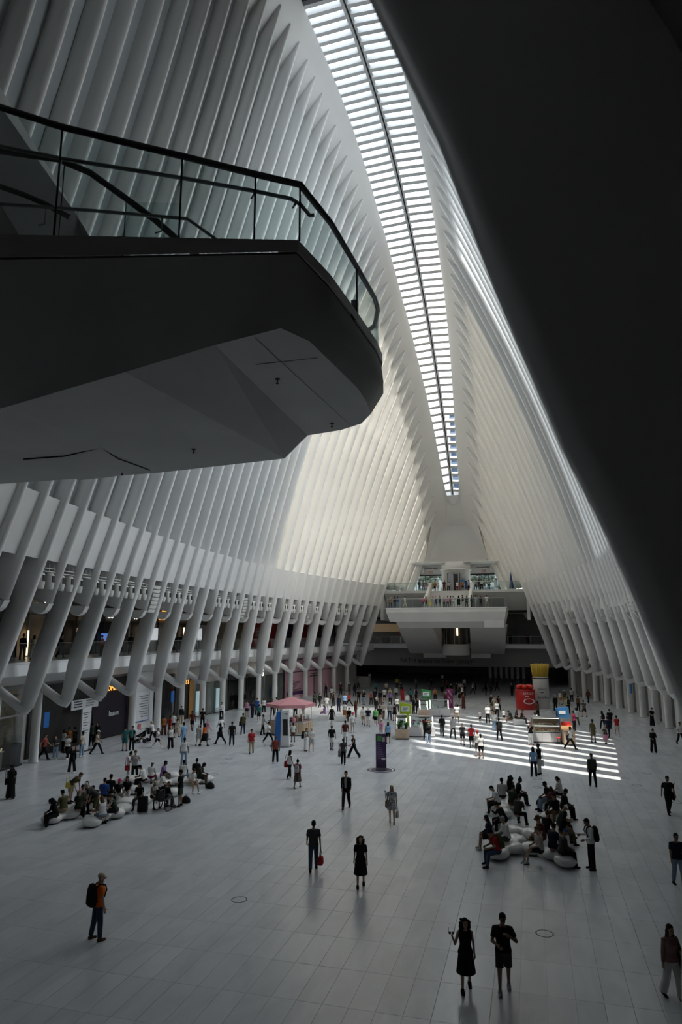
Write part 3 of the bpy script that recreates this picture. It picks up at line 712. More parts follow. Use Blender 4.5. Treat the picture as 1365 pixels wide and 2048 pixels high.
cc = MB().box(-40, 22, 102.6, 140, 3.2, 3.4).build('ceiling_concourse', DARKC); tag(cc, kind='structure')
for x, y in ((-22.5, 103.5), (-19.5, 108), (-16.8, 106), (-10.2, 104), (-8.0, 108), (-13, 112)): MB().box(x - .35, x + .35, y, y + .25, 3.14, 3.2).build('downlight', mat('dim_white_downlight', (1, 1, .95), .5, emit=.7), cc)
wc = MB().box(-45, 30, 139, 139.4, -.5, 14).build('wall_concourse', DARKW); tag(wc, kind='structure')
for s_ in (-1, 1):
    sd = MB().box(AX + s_ * 24 - .2, AX + s_ * 24 + .2, 99, 140, -.5, 14.4).build('wall_concourse_side', DARKW); tag(sd, kind='structure')
CORR = mat('pale_corridor', (0.5, .49, .47), .4)
cw = MB(); 
for i in range(7): cw.box(-7.5 + i * .95, -7.5 + i * .95 + .5, 126, 126.2, 0, 3.2)
cw.build('corridor_fin', CORR, wc)
MB().box(-26.8, -26.2, 97, 97.5, 0, 4.6).build('concourse_pier', STONE, wc); MB().box(-26.5, -23.0, 99.5, 100.4, 0, 1.5).build('information_counter', STONE, wc)

# the street outside: ground, a stone building, trees
eg = MB().box(-40, 20, 104.2, 190, 13.0, 13.5).build('ground_street', STONE); tag(eg, kind='structure')
bd = empty('building', (-10, 150, 13.5)); tag(bd, 'stone building across the street behind the far glass doors', 'building')
MB().box(-40, 40, 0, 4, 0, 26).build('facade', mat('street_facade', (.22, .22, .22), .6, var=.3, vscale=.4), bd)
for i in range(16):
    for k in range(3): MB().box(-36 + i * 4.6, -34 + i * 4.6, -.15, .1, 1 + k * 4.5, 4 + k * 4.5).build('window', mat('street_window', (.05, .06, .07), .2), bd)
LEAF = mat('street_leaves', (.030, .045, .028), .7, var=.3, vscale=2)
for x, y, s_ in ((-16.5, 118, 'left'), (-13.0, 126, 'second'), (-7.6, 120, 'third'), (-4.0, 128, 'right')):
    t = empty('street_tree', (x, y, 13.5)); tag(t, {'left': 'street tree outside the left glass doors of the far end', 'second': 'street tree outside between left doors and lift tower', 'third': 'street tree outside the right glass doors beside the lift', 'right': 'street tree outside the right end of the right doors'}[s_], 'tree')
    MB().tube([(0, 0, 0), (.05, 0, 2), (0, 0, 3.5)], [.14, .12, .08], 7).build('trunk', mat('bark', (.08, .06, .05), .9), t)
    cr = MB(); rr_ = random.Random(int(x * 10))
    for q in range(60):
        a = rr_.uniform(0, 6.28); r = rr_.uniform(.3, 1.9); cr.ball((r * math.cos(a), r * math.sin(a), 3.4 + rr_.uniform(-1.9, 1.6) * (1 - r / 3)), rr_.uniform(.2, .45), n=6, m=4)
    cr.build('crown', LEAF, t)
bn = empty('banner', (-2.2, 94.9, 13.55)); tag(bn, 'narrow dark blue feather banner beside the right end of the street level rail', 'banner')
MB().hexa([(-.32, -.02, .1), (.32, -.02, .1), (.32, .02, .1), (-.32, .02, .1), (-.08, -.02, 2.3), (-.02, -.02, 2.3), (-.02, .02, 2.3), (-.08, .02, 2.3)]).build('cloth', mat('banner_blue', (.02, .06, .18)), bn)
MB().tube([(-.2, .03, 0), (-.06, .03, 2.35)], .015, 6).build('pole', STEEL, bn)

tw = empty('tower', (0, 172, 0)); tag(tw, 'blue glass office tower seen through the far end of the skylight', 'building')
TX = -17.9
MB().box(TX, TX + 34, 0, 26, 0, 64).build('tower_core', mat('tower_glass', (.035, .06, .10), .6, spec=.15), tw)
for k in range(13):
    MB().box(TX - .1, TX + 34, -.25, 0, 14 + k * 4.0, 15.1 + k * 4.0).build('floor_band', mat('tower_band', (.10, .135, .18), .6, spec=.15), tw)
for k in range(12): MB().box(TX + k * 3, TX + .3 + k * 3, -.4, 0, 10, 64).build('mullion', mat('tower_mullion', (.14, .16, .19), .6, spec=.15), tw)
# ---------------------------------------------------------------- near landing overhead on the left
pl = empty('balcony', (-7, 10, 13.3)); tag(pl, kind='structure')
def W(x, y, z): return (x + 7, y - 10, z - 13.3)
rim = [(-12.5, 5.6), (-7.03, 7.28), (-5.3, 7.82), (-4.1, 8.19), (-2.98, 8.54), (-2.80, 9.6), (-2.70, 11.0), (-2.63, 12.2), (-2.66, 12.9), (-2.85, 13.6), (-3.3, 14.15), (-4.0, 14.5), (-4.9, 14.75), (-12.8, 14.4)]
zr = [12.80, 12.95, 13.02, 13.07, 13.12, 13.12, 13.12, 13.12, 13.12, 13.12, 13.12, 13.12, 13.10, 12.9]
zt_ = [13.3] * len(rim)
def ringz(poly, z): return [W(x, y, (z[i] if isinstance(z, list) else z)) for i, (x, y) in enumerate(poly)]
def inset(poly, d):
    c = Vector((-7, 10.6)); out = []
    for x, y in poly:
        v = Vector((x, y)) - c; out.append(tuple(Vector((x, y)) - v.normalized() * d))
    return out
mb = MB()
mb.loft([ringz(rim, zr), ringz(rim, zt_), ringz(inset(rim, .45), zt_)], True, False, False)
mb.build('edge_band', WHITE, pl)
g2 = inset(rim, .04)
MB().loft([ringz(g2, [z - .035 for z in zr]), ringz(g2, [z + .01 for z in zr])], True, False, False).build('shadow_groove', BLACK, pl)
# side skin below the groove, down to the soffit outline
low = [(-13.5, 8.9, 10.6), (-8.02, 8.84, 11.35), (-5.78, 8.64, 11.62), (-4.62, 9.29, 12.2), (-3.40, 9.0, 12.2), (-3.13, 9.55, 12.2), (-3.02, 10.6, 12.2), (-2.90, 11.8, 12.2), (-2.92, 12.6, 12.2), (-3.0, 13.3, 12.2), (-3.35, 13.9, 12.2), (-3.9, 14.25, 12.2), (-4.76, 14.45, 12.2), (-13, 13.9, 11.4)]
mid = []
for i, ((x, y), z) in enumerate(zip(rim, zr)):
    lx, ly, lz = low[i]
    bul = .16 if 5 <= i <= 12 else .02
    cx_, cy_ = (x * .55 + lx * .45), (y * .55 + ly * .45)
    v = Vector((cx_ + 7, cy_ - 11)).normalized() * bul
    mid.append((cx_ + v.x, cy_ + v.y, z * .55 + lz * .45))
body = MB()
body.loft([[W(*p) for p in low], [W(*p) for p in mid], ringz(inset(rim, .03), [z - .03 for z in zr])], True, False, False)
for i in range(len(body.sm)):
    body.sm[i] = (i % len(rim)) in range(0, 12)
body.build('body', PLASTER, pl)
# faceted soffit: near edge and far edge points, left to right
near = [(-13.5, 8.9, 10.6), (-8.02, 8.84, 11.35), (-5.78, 8.64, 11.62), (-4.62, 9.29, 12.2), (-3.40, 9.0, 12.2), (-3.13, 9.55, 12.2)]
fars = [(-13, 13.9, 11.4), (-8.3, 13.95, 11.42), (-5.28, 14.35, 11.66), (-4.76, 14.45, 12.2), (-3.9, 14.25, 12.2), (-3.35, 13.9, 12.2)]
SOFF = mat('soffit_plaster', (0.72, 0.715, 0.70), .6, bump=.2, bscale=7, var=.05, vscale=.8)
for i in range(5):
    a, b, c, d = near[i], near[i + 1], fars[i + 1], fars[i]
    MB().add([W(*a), W(*b), W(*c), W(*d)], [(3, 2, 1, 0)]).build('soffit_panel', SOFF, pl)
MB().add([W(*p) for p in [(-3.13, 9.55, 12.2), (-3.02, 10.6, 12.2), (-2.90, 11.8, 12.2), (-2.92, 12.6, 12.2), (-3.0, 13.3, 12.2), (-3.35, 13.9, 12.2)]], [(5, 4, 3, 2, 1, 0)]).build('soffit_panel', SOFF, pl)
# open hatch, its hanging flap, and the sprinkler heads
MB().add([W(-8.16, 10.35, 11.40), W(-8.05, 11.2, 11.42), W(-8.55, 11.25, 11.40)], [(2, 1, 0), (0, 1, 2)]).build('hatch_shade_patch', BLACK, pl)  # flat black triangle on the soffit, painted for the dark inside the hole
fl_ = MB(); fl_.loft([[W(-10.3, 11.9, 11.36), W(-9.3, 11.92, 11.36), W(-8.2, 11.6, 11.39)], [W(-10.3, 12.9, 11.30), W(-9.4, 12.9, 11.31), W(-8.35, 12.4, 11.36)], [W(-10.4, 13.9, 11.36), W(-9.6, 13.9, 11.38), W(-8.3, 13.7, 11.40)]], False, False, True); fl_.build('loose_soffit_sheet', SOFF, pl)
MB().tube([W(-10.3, 11.88, 11.37), W(-9.3, 11.9, 11.37), W(-8.2, 11.58, 11.40), W(-8.35, 12.4, 11.38), W(-8.3, 13.6, 11.40)], .012, 5).build('sheet_gap', BLACK, pl)
for x, y, z in ((-4.18, 10.93, 12.2), (-3.96, 13.7, 12.2), (-6.69, 12.63, 11.53), (-8.98, 13.54, 11.40)):
    MB().lathe([(.05, 0), (.05, -.01), (.012, -.012), (.012, -.07), (.03, -.08), (.03, -.09)], 8).build('sprinkler_head', BLACK, pl, W(x, y, z))
for x0, y0, x1, y1 in ((-3.9, 9.2, -3.6, 14.1), (-4.3, 10.2, -3.2, 10.2)):
    MB().tube([W(x0, y0, 12.195), W(x1, y1, 12.195)], .006, 4).build('soffit_joint', STONE, pl)
# glass balustrade
rail = [(-11.5, 5.9, 16.6), (-7.2, 7.23, 15.35), (-6.31, 7.5, 15.04), (-4.62, 8.03, 14.61), (-3.59, 8.35, 14.34), (-2.97, 8.56, 14.2), (-2.80, 9.6, 14.2), (-2.72, 11.0, 14.2), (-2.66, 12.2, 14.2), (-2.70, 12.7, 14.2), (-2.92, 13.4, 14.2), (-3.5, 14.0, 14.2), (-4.9, 14.5, 14.2), (-9.5, 14.2, 14.2)]
MB().tube([W(*p) for p in rail], .05, 8).build('top_rail', DARKSTEEL, pl)
gp = [0, 1, 2, 3, 4, 5, 7, 9, 10, 11, 12, 13]
def on_rail(i, k): return None
for a, b in zip(gp, gp[1:]):
    p, q = Vector(rail[a]), Vector(rail[b]); d = (q - p); d.z = 0; d.normalize(); d *= .012
    pr = Vector((-d.y, d.x, 0)).normalized() * .009
    pb, qb = Vector((p.x, p.y, 13.3)), Vector((q.x, q.y, 13.3))
    vs = [pb + d - pr, pb + d + pr, qb - d + pr, qb - d - pr, p + d - pr, p + d + pr, q - d + pr, q - d - pr]
    MB().hexa([W(*v) for v in vs]).build('glass_pane', GLASS, pl)
for i in (2, 3, 4, 5, 7):
    x, y, z = rail[i]
    MB().tube([W(x, y, 13.3), W(x, y, z)], .016, 6).build('post', BLACK, pl)
MB().box(-.06, .06, -.04, .04, 0, .35).build('post_shoe', DARKSTEEL, pl, W(-2.76, 11.0, 13.2))
MB().tube([W(*p) for p in [(-11.5, 6.05, 16.0), (-7.25, 7.34, 14.8), (-6.36, 7.61, 14.61), (-4.67, 8.14, 14.34), (-3.64, 8.46, 14.15), (-3.13, 8.62, 14.04), (-2.99, 8.66, 13.94), (-2.86, 8.70, 13.77), (-2.80, 8.72, 13.78)]], .03, 8).build('handrail', STEEL, pl)
for x, y, z in ((-6.36, 7.6, 14.58), (-4.67, 8.12, 14.31), (-3.64, 8.44, 14.12), (-3.05, 8.62, 13.98)):
    MB().tube([W(x, y, z), W(x - .06, y + .02, z - .08), W(x + .02, y - .06, z - .08)], .012, 5).build('rail_bracket', STEEL, pl)
MB().tube([W(*p) for p in [(-11, 7.2, 14.75), (-8.01, 8.23, 14.58), (-6.63, 8.66, 14.5), (-5.11, 9.13, 14.38), (-4.71, 9.26, 14.07), (-4.5, 9.33, 13.9)]], .028, 8).build('handrail', STEEL, pl)
for x, y, z in ((-7.3, 8.45, 14.5), (-5.5, 9.0, 14.4)):
    MB().tube([W(x, y, z), W(x, y, z - .26), W(x - .1, y - .02, z - .28)], .014, 5).build('rail_bracket', STEEL, pl)
MB().tube([W(*p) for p in [(-12, 9.0, 17.0), (-9.52, 9.65, 16.93), (-8.45, 9.98, 16.78), (-7.84, 10.17, 16.5), (-7.17, 10.38, 15.98), (-6.6, 10.55, 15.52), (-6.1, 10.72, 15.05), (-5.6, 10.9, 14.6)]], .065, 8).build('curved_rail', DARKSTEEL, pl)
MB().tube([W(*p) for p in [(-12, 8.9, 16.3), (-9.45, 9.67, 16.16), (-8.99, 9.81, 15.99), (-8.57, 9.94, 15.79), (-8.1, 10.05, 15.5)]], .055, 8).build('curved_rail', DARKSTEEL, pl)
for x, y, z in ((-8.3, 10.0, 16.65), (-9.6, 9.6, 16.9)): MB().tube([W(x, y, 13.3), W(x, y, z)], .012, 5).build('thin_post', BLACK, pl)
MB().hexa([W(-6.55, 9.52, 13.3), W(-6.53, 9.52, 13.3), W(-5.6, 9.80, 13.3), W(-5.62, 9.82, 13.3), W(-6.55, 9.52, 15.2), W(-6.53, 9.52, 15.2), W(-5.6, 9.80, 15.2), W(-5.62, 9.82, 15.2)]).build('glass_pane', GLASS, pl)
MB().tube([W(-6.55, 9.52, 13.3), W(-6.55, 9.52, 15.2)], .012, 5).build('glass_edge', mat('green_glass_edge', (.03, .16, .14), .2), pl)
MB().box(-13.0, -6.6, 9.6, 9.8, 13.3, 14.62).build('stair_cheek', WHITE, pl, (7, -10, -13.3))
# big white stair parapet behind the balcony on the left
pp = [(-14.0, 23.2), (-11.0, 18.5), (-9.4, 16.0), (-9.4, 13.3), (-24, 13.3), (-24, 38.9)]
wd = MB(); n = len(pp); yy = [13.9, 13.9, 13.9, 13.9, 6.5, 6.5]; vs = [W(x, y, z) for (x, z), y in zip(pp, yy)] + [W(x - .3, y + .4, z) for (x, z), y in zip(pp, yy)]
wd.add(vs, [tuple(range(n)), tuple(range(2 * n - 1, n - 1, -1))] + [(i, i + n, (i + 1) % n + n, (i + 1) % n) for i in range(n)])
wd.build('stair_parapet', WHITE, pl)
# ---------------------------------------------------------------- the nearest right-hand rib, beside the camera
edge = [(0.50, 7.10), (0.37, 7.54), (0.22, 7.98), (0.11, 8.25), (-0.06, 8.77), (-0.23, 9.35), (-0.43, 9.89), (-0.75, 10.8), (-1.6, 13.2)]
k_ = .72
rg = []
for x, z in edge:
    x2, z2 = x * k_, 7.7 + (z - 7.7) * k_
    Y0 = 2 * k_
    rg.append([(x2 + 4, Y0, z2), (x2 + .05, Y0, z2), (x2 + .01, Y0 + .02, z2), (x2, Y0 + .06, z2), (x2 + .03, Y0 + .12, z2 + .0), (x2 + .10, Y0 + .16, z2), (x2 + 4, Y0 + .16, z2)])
rb = MB().loft(rg, True, True, True).build('wall_rib_near', RIBM); tag(rb, kind='structure')
# handrail beside the camera at the bottom right corner
nr = empty('handrail', (0.2, 1.3, 6.1)); tag(nr, 'blurred steel handrail crossing the bottom right corner close to the camera', 'handrail')
MB().tube([(-.12, -.42, .94), (.0, -.12, .955), (.06, .2, .97), (.18, .8, 1.0)], .022, 10).build('rail', STEEL, nr)
MB().tube([(.06, .2, .97), (.09, .2, 0)], .016, 8).build('post', STEEL, nr)
mezn = MB().box(-.3, 9, -3.8, 3.2, 5.5, 6.1).build('floor_mezzanine_near', FASCIA); tag(mezn, kind='structure')
# ---------------------------------------------------------------- people: posed bodies with clothes, hair and shoes
def cap_(mb, p, q, r0, r1=None, f0=False, f1=False, n=10, sx=1.0, side=None):
    """round cone from p to q; f0/f1 = flat end; sx widens it along `side`"""
    r1 = r0 if r1 is None else r1; p = Vector(p); q = Vector(q); d = (q - p)
    if d.length < 1e-5: d = Vector((0, 0, 1e-3))
    L = d.length; d = d / L
    a = side.copy() if side is not None else (Vector((0, 1, 0)) if abs(d.y) < .9 else Vector((1, 0, 0)))
    a = (a - d * a.dot(d)).normalized(); b = d.cross(a)
    st = []
    if not f0: st += [(-r0 * math.cos(t), r0 * math.sin(t)) for t in (.12, .6, 1.1)]
    st += [(0, r0), (L, r1)]
    if not f1: st += [(L + r1 * math.sin(t), r1 * math.cos(t)) for t in (.47, .97, 1.45)]
    mb.loft([[p + d * s + a * (math.cos(2 * math.pi * k / n) * r * sx) + b * (math.sin(2 * math.pi * k / n) * r) for k in range(n)] for s, r in st])
def dirv(a, b, s=1): a, b = R(a), R(b); return Vector((s * math.sin(b), math.sin(a) * math.cos(b), -math.cos(a) * math.cos(b)))
def remesh(mb, vox, smooth=2, dec=None):
    me = mb.mesh('t'); o = bpy.data.objects.new('t', me); col.objects.link(o)
    m = o.modifiers.new('r', 'REMESH'); m.mode = 'VOXEL'; m.voxel_size = vox; m.use_smooth_shade = True
    s = o.modifiers.new('s', 'SMOOTH'); s.factor = .5; s.iterations = smooth
    if dec: d = o.modifiers.new('d', 'DECIMATE'); d.ratio = dec
    dg = bpy.context.evaluated_depsgraph_get(); r = bpy.data.meshes.new_from_object(o.evaluated_get(dg))
    bpy.data.objects.remove(o); bpy.data.meshes.remove(me)
    for p in r.polygons: p.use_smooth = True
    return r
# pose: lean, head(pitch,yaw), arms (upper a,b, fore a,b) right & left, legs (thigh a,b, shank a,b) right & left, seat height or None
POSE = dict(
    stand=dict(lean=0, head=(5, 0), ar=(4, 9, 12, 4), al=(2, 9, 10, 4), lr=(1, 4, -1, 3), ll=(-1, 5, -2, 4)),
    walk=dict(lean=3, head=(4, 0), ar=(-22, 9, -6, 5), al=(20, 8, 40, 3), lr=(22, 2, 12, 1), ll=(-14, 2, -34, 1)),
    walk2=dict(lean=2, head=(4, 0), ar=(12, 9, 24, 4), al=(-14, 9, -2, 5), lr=(-10, 2, -20, 1), ll=(14, 2, 4, 1)),
    stride=dict(lean=4, head=(2, 0), ar=(-30, 10, 0, 6), al=(26, 8, 55, 0), lr=(30, 2, 22, 1), ll=(-24, 2, -36, 1)),
    phone=dict(lean=3, head=(24, 0), ar=(18, 10, 95, -18), al=(10, 10, 70, -20), lr=(2, 4, -1, 3), ll=(-2, 5, -2, 4)),
    folded=dict(lean=0, head=(4, 10), ar=(16, 10, 72, -50), al=(16, 10, 66, -52), lr=(2, 6, 0, 4), ll=(-2, 6, -3, 5)),
    photo=dict(lean=-2, head=(-6, 0), ar=(52, 14, 140, -14), al=(50, 14, 138, -14), lr=(1, 5, -1, 4), ll=(-1, 5, -2, 4)),
    hip=dict(lean=2, head=(6, -25), ar=(6, 12, 14, 6), al=(-22, 40, 30, -38), lr=(5, 5, 0, 4), ll=(-4, 6, -10, 4)),
    chin=dict(lean=2, head=(12, 8), ar=(18, 14, 88, -30), al=(36, 24, 146, -46), lr=(12, 2, 4, 1), ll=(-8, 2, -22, 1)),
    raise_=dict(lean=2, head=(4, 6), ar=(20, 22, 150, 16), al=(-8, 9, 4, 5), lr=(12, 2, 4, 1), ll=(-10, 2, -24, 1)),
    bag=dict(lean=2, head=(6, 0), ar=(14, 14, 90, -28), al=(2, 10, 4, 6), lr=(14, 3, 6, 2), ll=(-10, 2, -24, 1)),
    armout=dict(lean=3, head=(2, 20), ar=(30, 22, 48, 10), al=(-4, 10, 6, 4), lr=(10, 4, 2, 3), ll=(-8, 4, -14, 3)),
    bend=dict(lean=52, head=(10, 0), ar=(50, 10, 70, -8), al=(48, 10, 66, -8), lr=(6, 6, -4, 4), ll=(0, 6, -8, 4)),
    push=dict(lean=12, head=(6, 0), ar=(42, 8, 78, 0), al=(42, 8, 78, 0), lr=(18, 2, 4, 1), ll=(-16, 2, -36, 1)),
    sit=dict(lean=12, head=(14, 0), ar=(26, 8, 78, -18), al=(26, 8, 74, -18), lr=(84, 8, 4, 2), ll=(82, 9, 8, 2), seat=.47),
    sitphone=dict(lean=20, head=(32, 0), ar=(34, 8, 96, -22), al=(34, 8, 92, -22), lr=(86, 8, -2, 2), ll=(80, 10, 12, 2), seat=.47),
    sitback=dict(lean=-4, head=(2, 12), ar=(-16, 16, 2, 10), al=(18, 8, 60, -14), lr=(78, 6, 18, 2), ll=(84, 9, 8, 2), seat=.47),
    sitcross=dict(lean=6, head=(12, -10), ar=(22, 8, 74, -24), al=(22, 8, 76, -24), lr=(92, -6, 30, -14), ll=(82, 6, 6, 2), seat=.47),
    sithead=dict(lean=26, head=(30, 0), ar=(48, 14, 150, -10), al=(30, 8, 84, -16), lr=(86, 8, 0, 2), ll=(84, 9, 4, 2), seat=.47))
def skeleton(ps, female=False):
    J = {}; lean = R(ps['lean']); seat = ps.get('seat')
    Rl = Matrix.Rotation(-lean, 3, 'X')
    hw = .088; sw = .166 if female else .186
    def chain(s, leg):
        a, b, c, d = leg; h = Vector((s * hw, 0, -.03)); k = h + dirv(a, b, s) * .425; n = k + dirv(c, d, s) * .405
        return h, k, n
    hr, kr, nr = chain(1, ps['lr']); hl, kl, nl = chain(-1, ps['ll'])
    low_ = min(nr.z, nl.z) - .085
    pz = (seat + .10) if seat else -low_
    if seat: pz = max(pz, -low_ - .0)
    off = Vector((0, 0, pz))
    J['p'] = off; J['hr'], J['kr'], J['nr'] = hr + off, kr + off, nr + off; J['hl'], J['kl'], J['nl'] = hl + off, kl + off, nl + off
    for k in ('nr', 'nl'): J[k].z = max(J[k].z, .085)
    T = lambda v: off + Rl @ Vector(v)
    J['T'] = T; J['Rl'] = Rl
    J['w'] = T((0, .005, .15)); J['c'] = T((0, 0, .34)); J['s'] = T((0, -.01, .47)); J['n'] = T((0, -.005, .525))
    J['sr'] = T((sw, -.01, .432)); J['sl'] = T((-sw, -.01, .432))
    for s, k, m in ((1, 'r', ps['ar']), (-1, 'l', ps['al'])):
        e = J['s' + k] + Rl @ (dirv(m[0], m[1], s) * .275); h = e + Rl @ (dirv(m[2], m[3], s) * .245)
        J['e' + k] = e; J['h' + k] = h
    hp, hy = ps['head']
    Rh = Matrix.Rotation(R(hy), 3, 'Z') @ Matrix.Rotation(-R(hp) - lean * .45, 3, 'X')
    J['Rh'] = Rh; J['hd'] = J['n'] + Rh @ Vector((0, .02, .135))
    return J
def torso_rings(J, g=0.0, z0=-.09, z1=.50, female=False, flare=0.0, n=18):
    T = J['T']; tab = [(-.12, .150, .108), (-.04, .168, .118), (.06, .150, .108), (.15, .135, .100), (.25, .148, .112), (.34, .164, .122), (.42, .165, .108), (.47, .120, .086), (.50, .070, .066), (.53, .056, .058)]
    if female: tab = [(-.12, .160, .115), (-.04, .176, .124), (.06, .146, .104), (.15, .118, .090), (.25, .130, .106), (.34, .148, .130), (.42, .148, .098), (.47, .106, .076), (.50, .058, .056), (.53, .05, .052)]
    rings = []
    zs_ = sorted(set([z0, z1] + [t[0] for t in tab if z0 < t[0] < z1]))
    for z in zs_:
        rx = interp([(t[0], t[1]) for t in tab], z); ry = interp([(t[0], t[2]) for t in tab], z)
        k = flare * max(0, (.1 - z))
        c = (0, (.012 if .2 < z < .4 else 0), z)
        rings.append([T((c[0] + (rx + g + k) * math.copysign(abs(math.cos(t)) ** .85, math.cos(t)), c[1] + (ry + g + k) * math.copysign(abs(math.sin(t)) ** .85, math.sin(t)), z)) for t in [2 * math.pi * i / n for i in range(n)]])
    return rings
def hand(mb, J, k, s, curl=35, hi=False):
    e, w_ = J['e' + k], J['h' + k]; d = (w_ - e).normalized()
    up = Vector((0, 1, 0)); pn = (Vector((-s, .15, 0)) - d * d.dot(Vector((-s, .15, 0)))).normalized()     # palm normal, towards the body
    wd = d.cross(pn).normalized()                                                              # across the knuckles
    if wd.y < 0: wd = -wd
    c = w_ + d * .045
    cap_(mb, w_ - d * .01, w_ + d * .085, .024, .026, sx=1.55, side=wd)
    for i, (o, L) in enumerate(((.030, .070), (.010, .080), (-.010, .075), (-.030, .058))):
        a = w_ + d * .088 + wd * o; t1, t2 = R(curl * .6), R(curl * 1.5)
        m_ = a + (d * math.cos(t1) + pn * math.sin(t1)) * L * .5; z_ = m_ + (d * math.cos(t2) + pn * math.sin(t2)) * L * .5
        cap_(mb, a - d * .01, m_, .0088, .008, n=6); cap_(mb, m_, z_, .008, .007, n=6)
    a = w_ + d * .03 + wd * .034; m_ = a + (d * .6 + wd * .7 + pn * .2).normalized() * .04; z_ = m_ + (d * .9 + wd * .15 + pn * .3).normalized() * .032
    cap_(mb, a - wd * .01, m_, .012, .0095, n=6); cap_(mb, m_, z_, .0095, .008, n=6)
def body_mesh(ps, female, hi):
    J = skeleton(ps, female); mb = MB()
    mb.loft(torso_rings(J, 0, female=female, z1=.53))
    cap_(mb, J['T']((0, 0, -.02)), J['T']((0, 0, -.08)), .11, .11, sx=1.25, side=Vector((1, 0, 0)))
    for k, s in (('r', 1), ('l', -1)):
        cap_(mb, J['h' + k] * 0 + J['s' + k], J['e' + k], .052 if not female else .044, .038 if not female else .033)
        cap_(mb, J['T']((s * .07, -.005, .45)), J['s' + k], .058, .05); cap_(mb, J['e' + k], J['h' + k], .040 if not female else .034, .025 if not female else .022)
        hand(mb, J, k, s, hi=hi)
        kn, an = J['k' + k], J['n' + k]
        cap_(mb, J['h' + k] if False else J['h' + k] * 0 + J[('hr' if s > 0 else 'hl')] if False else HIP(J, s), kn, .085, .056); cap_(mb, kn, an, .055, .034)
        m_ = kn.lerp(an, .3); back = Vector((0, -1, 0)); cap_(mb, m_ + back * .018, m_.lerp(an, .35) + back * .01, .045, .034)
        foot(mb, J, k, 0)
    # neck and head with brow, nose, mouth, chin, ears
    Rh, hd = J['Rh'], J['hd']; H = lambda x, y, z: hd + Rh @ Vector((x, y, z))
    cap_(mb, J['T']((0, -.01, .46)), H(0, -.025, -.07), .055, .05)
    vs = []
    def el(c, rx, ry, rz, n=14, m=9):
        t = MB(); t.ball((0, 0, 0), rx, ry, rz, n, m); mb.add([H(c[0] + v[0], c[1] + v[1], c[2] + v[2]) for v in t.v], t.f, True)
    el((0, -.005, .035), .076, .096, .088); el((0, .02, -.035), .062, .070, .078); el((0, .045, -.085), .034, .036, .028)
    cap_(mb, H(0, .09, .02), H(0, .112, -.022), .010, .015, n=8); el((0, .082, .032), .050, .018, .012); el((0, .082, -.056), .024, .014, .008)
    for s in (-1, 1): el((s * .078, -.008, -.005), .012, .022, .032, 8, 6); el((s * .030, .082, .012), .012, .010, .008, 8, 6)
    return remesh(mb, .0088 if hi else .0125, 1, .7 if hi else .5)
def HIP(J, s): return J['p'] + Vector((s * .088, 0, -.03))
def foot(mb, J, k, g, sole=False):
    an = J['n' + k]; kn = J['k' + k]; d = (an - kn); fwd_ = Vector((0, 1, 0)); 
    # the foot tips with the shank when the heel is lifted
    tilt = max(-.9, min(.5, (math.atan2(-d.y, -d.z)) if d.z < -.05 else 0)) if an.z > .11 else 0
    f = Vector((0, math.cos(tilt), -math.sin(abs(tilt)) if tilt else 0)).normalized()
    h = an + Vector((0, -.03, -.04)); t = h + f * .17 + Vector((0, 0, -.012))
    if an.z < .11: h.z = .036 + 0 * g; t.z = .028
    cap_(mb, an, h, .036 + g, .036 + g); cap_(mb, h, t, .034 + g, .027 + g, sx=1.25, side=Vector((1, 0, 0))); cap_(mb, an + Vector((0, 0, -.0)), h.lerp(t, .6), .032 + g, .028 + g)
    if g: # flatten the sole
        pass
SLEEVE = dict(tank=0, tee=.62, long=2)
def top_mesh(ps, female, kind, hem, hi):
    J = skeleton(ps, female); mb = MB(); seat = ps.get('seat')
    z0 = -.02 if seat else hem
    mb.loft(torso_rings(J, .026, z0=z0, z1=.485, female=female, flare=.03 if kind != 'jacket' else .12))
    for k, s in (('r', 1), ('l', -1)):
        S, E, H = J['s' + k], J['e' + k], J['h' + k]
        if kind == 'tank': cap_(mb, J['T']((s * .09, 0, .43)), J['T']((s * .13, -.01, .452)), .062, .052); continue
        cap_(mb, J['T']((s * .06, -.005, .445)), S, .068, .062)
        if kind == 'tee': cap_(mb, S, S.lerp(E, .68), .062, .064, f1=True)
        else: cap_(mb, S, E, .060, .050); cap_(mb, E, E.lerp(H, .95), .051, .036, f1=True)
    return remesh(mb, .011 if hi else .016, 1, .6)
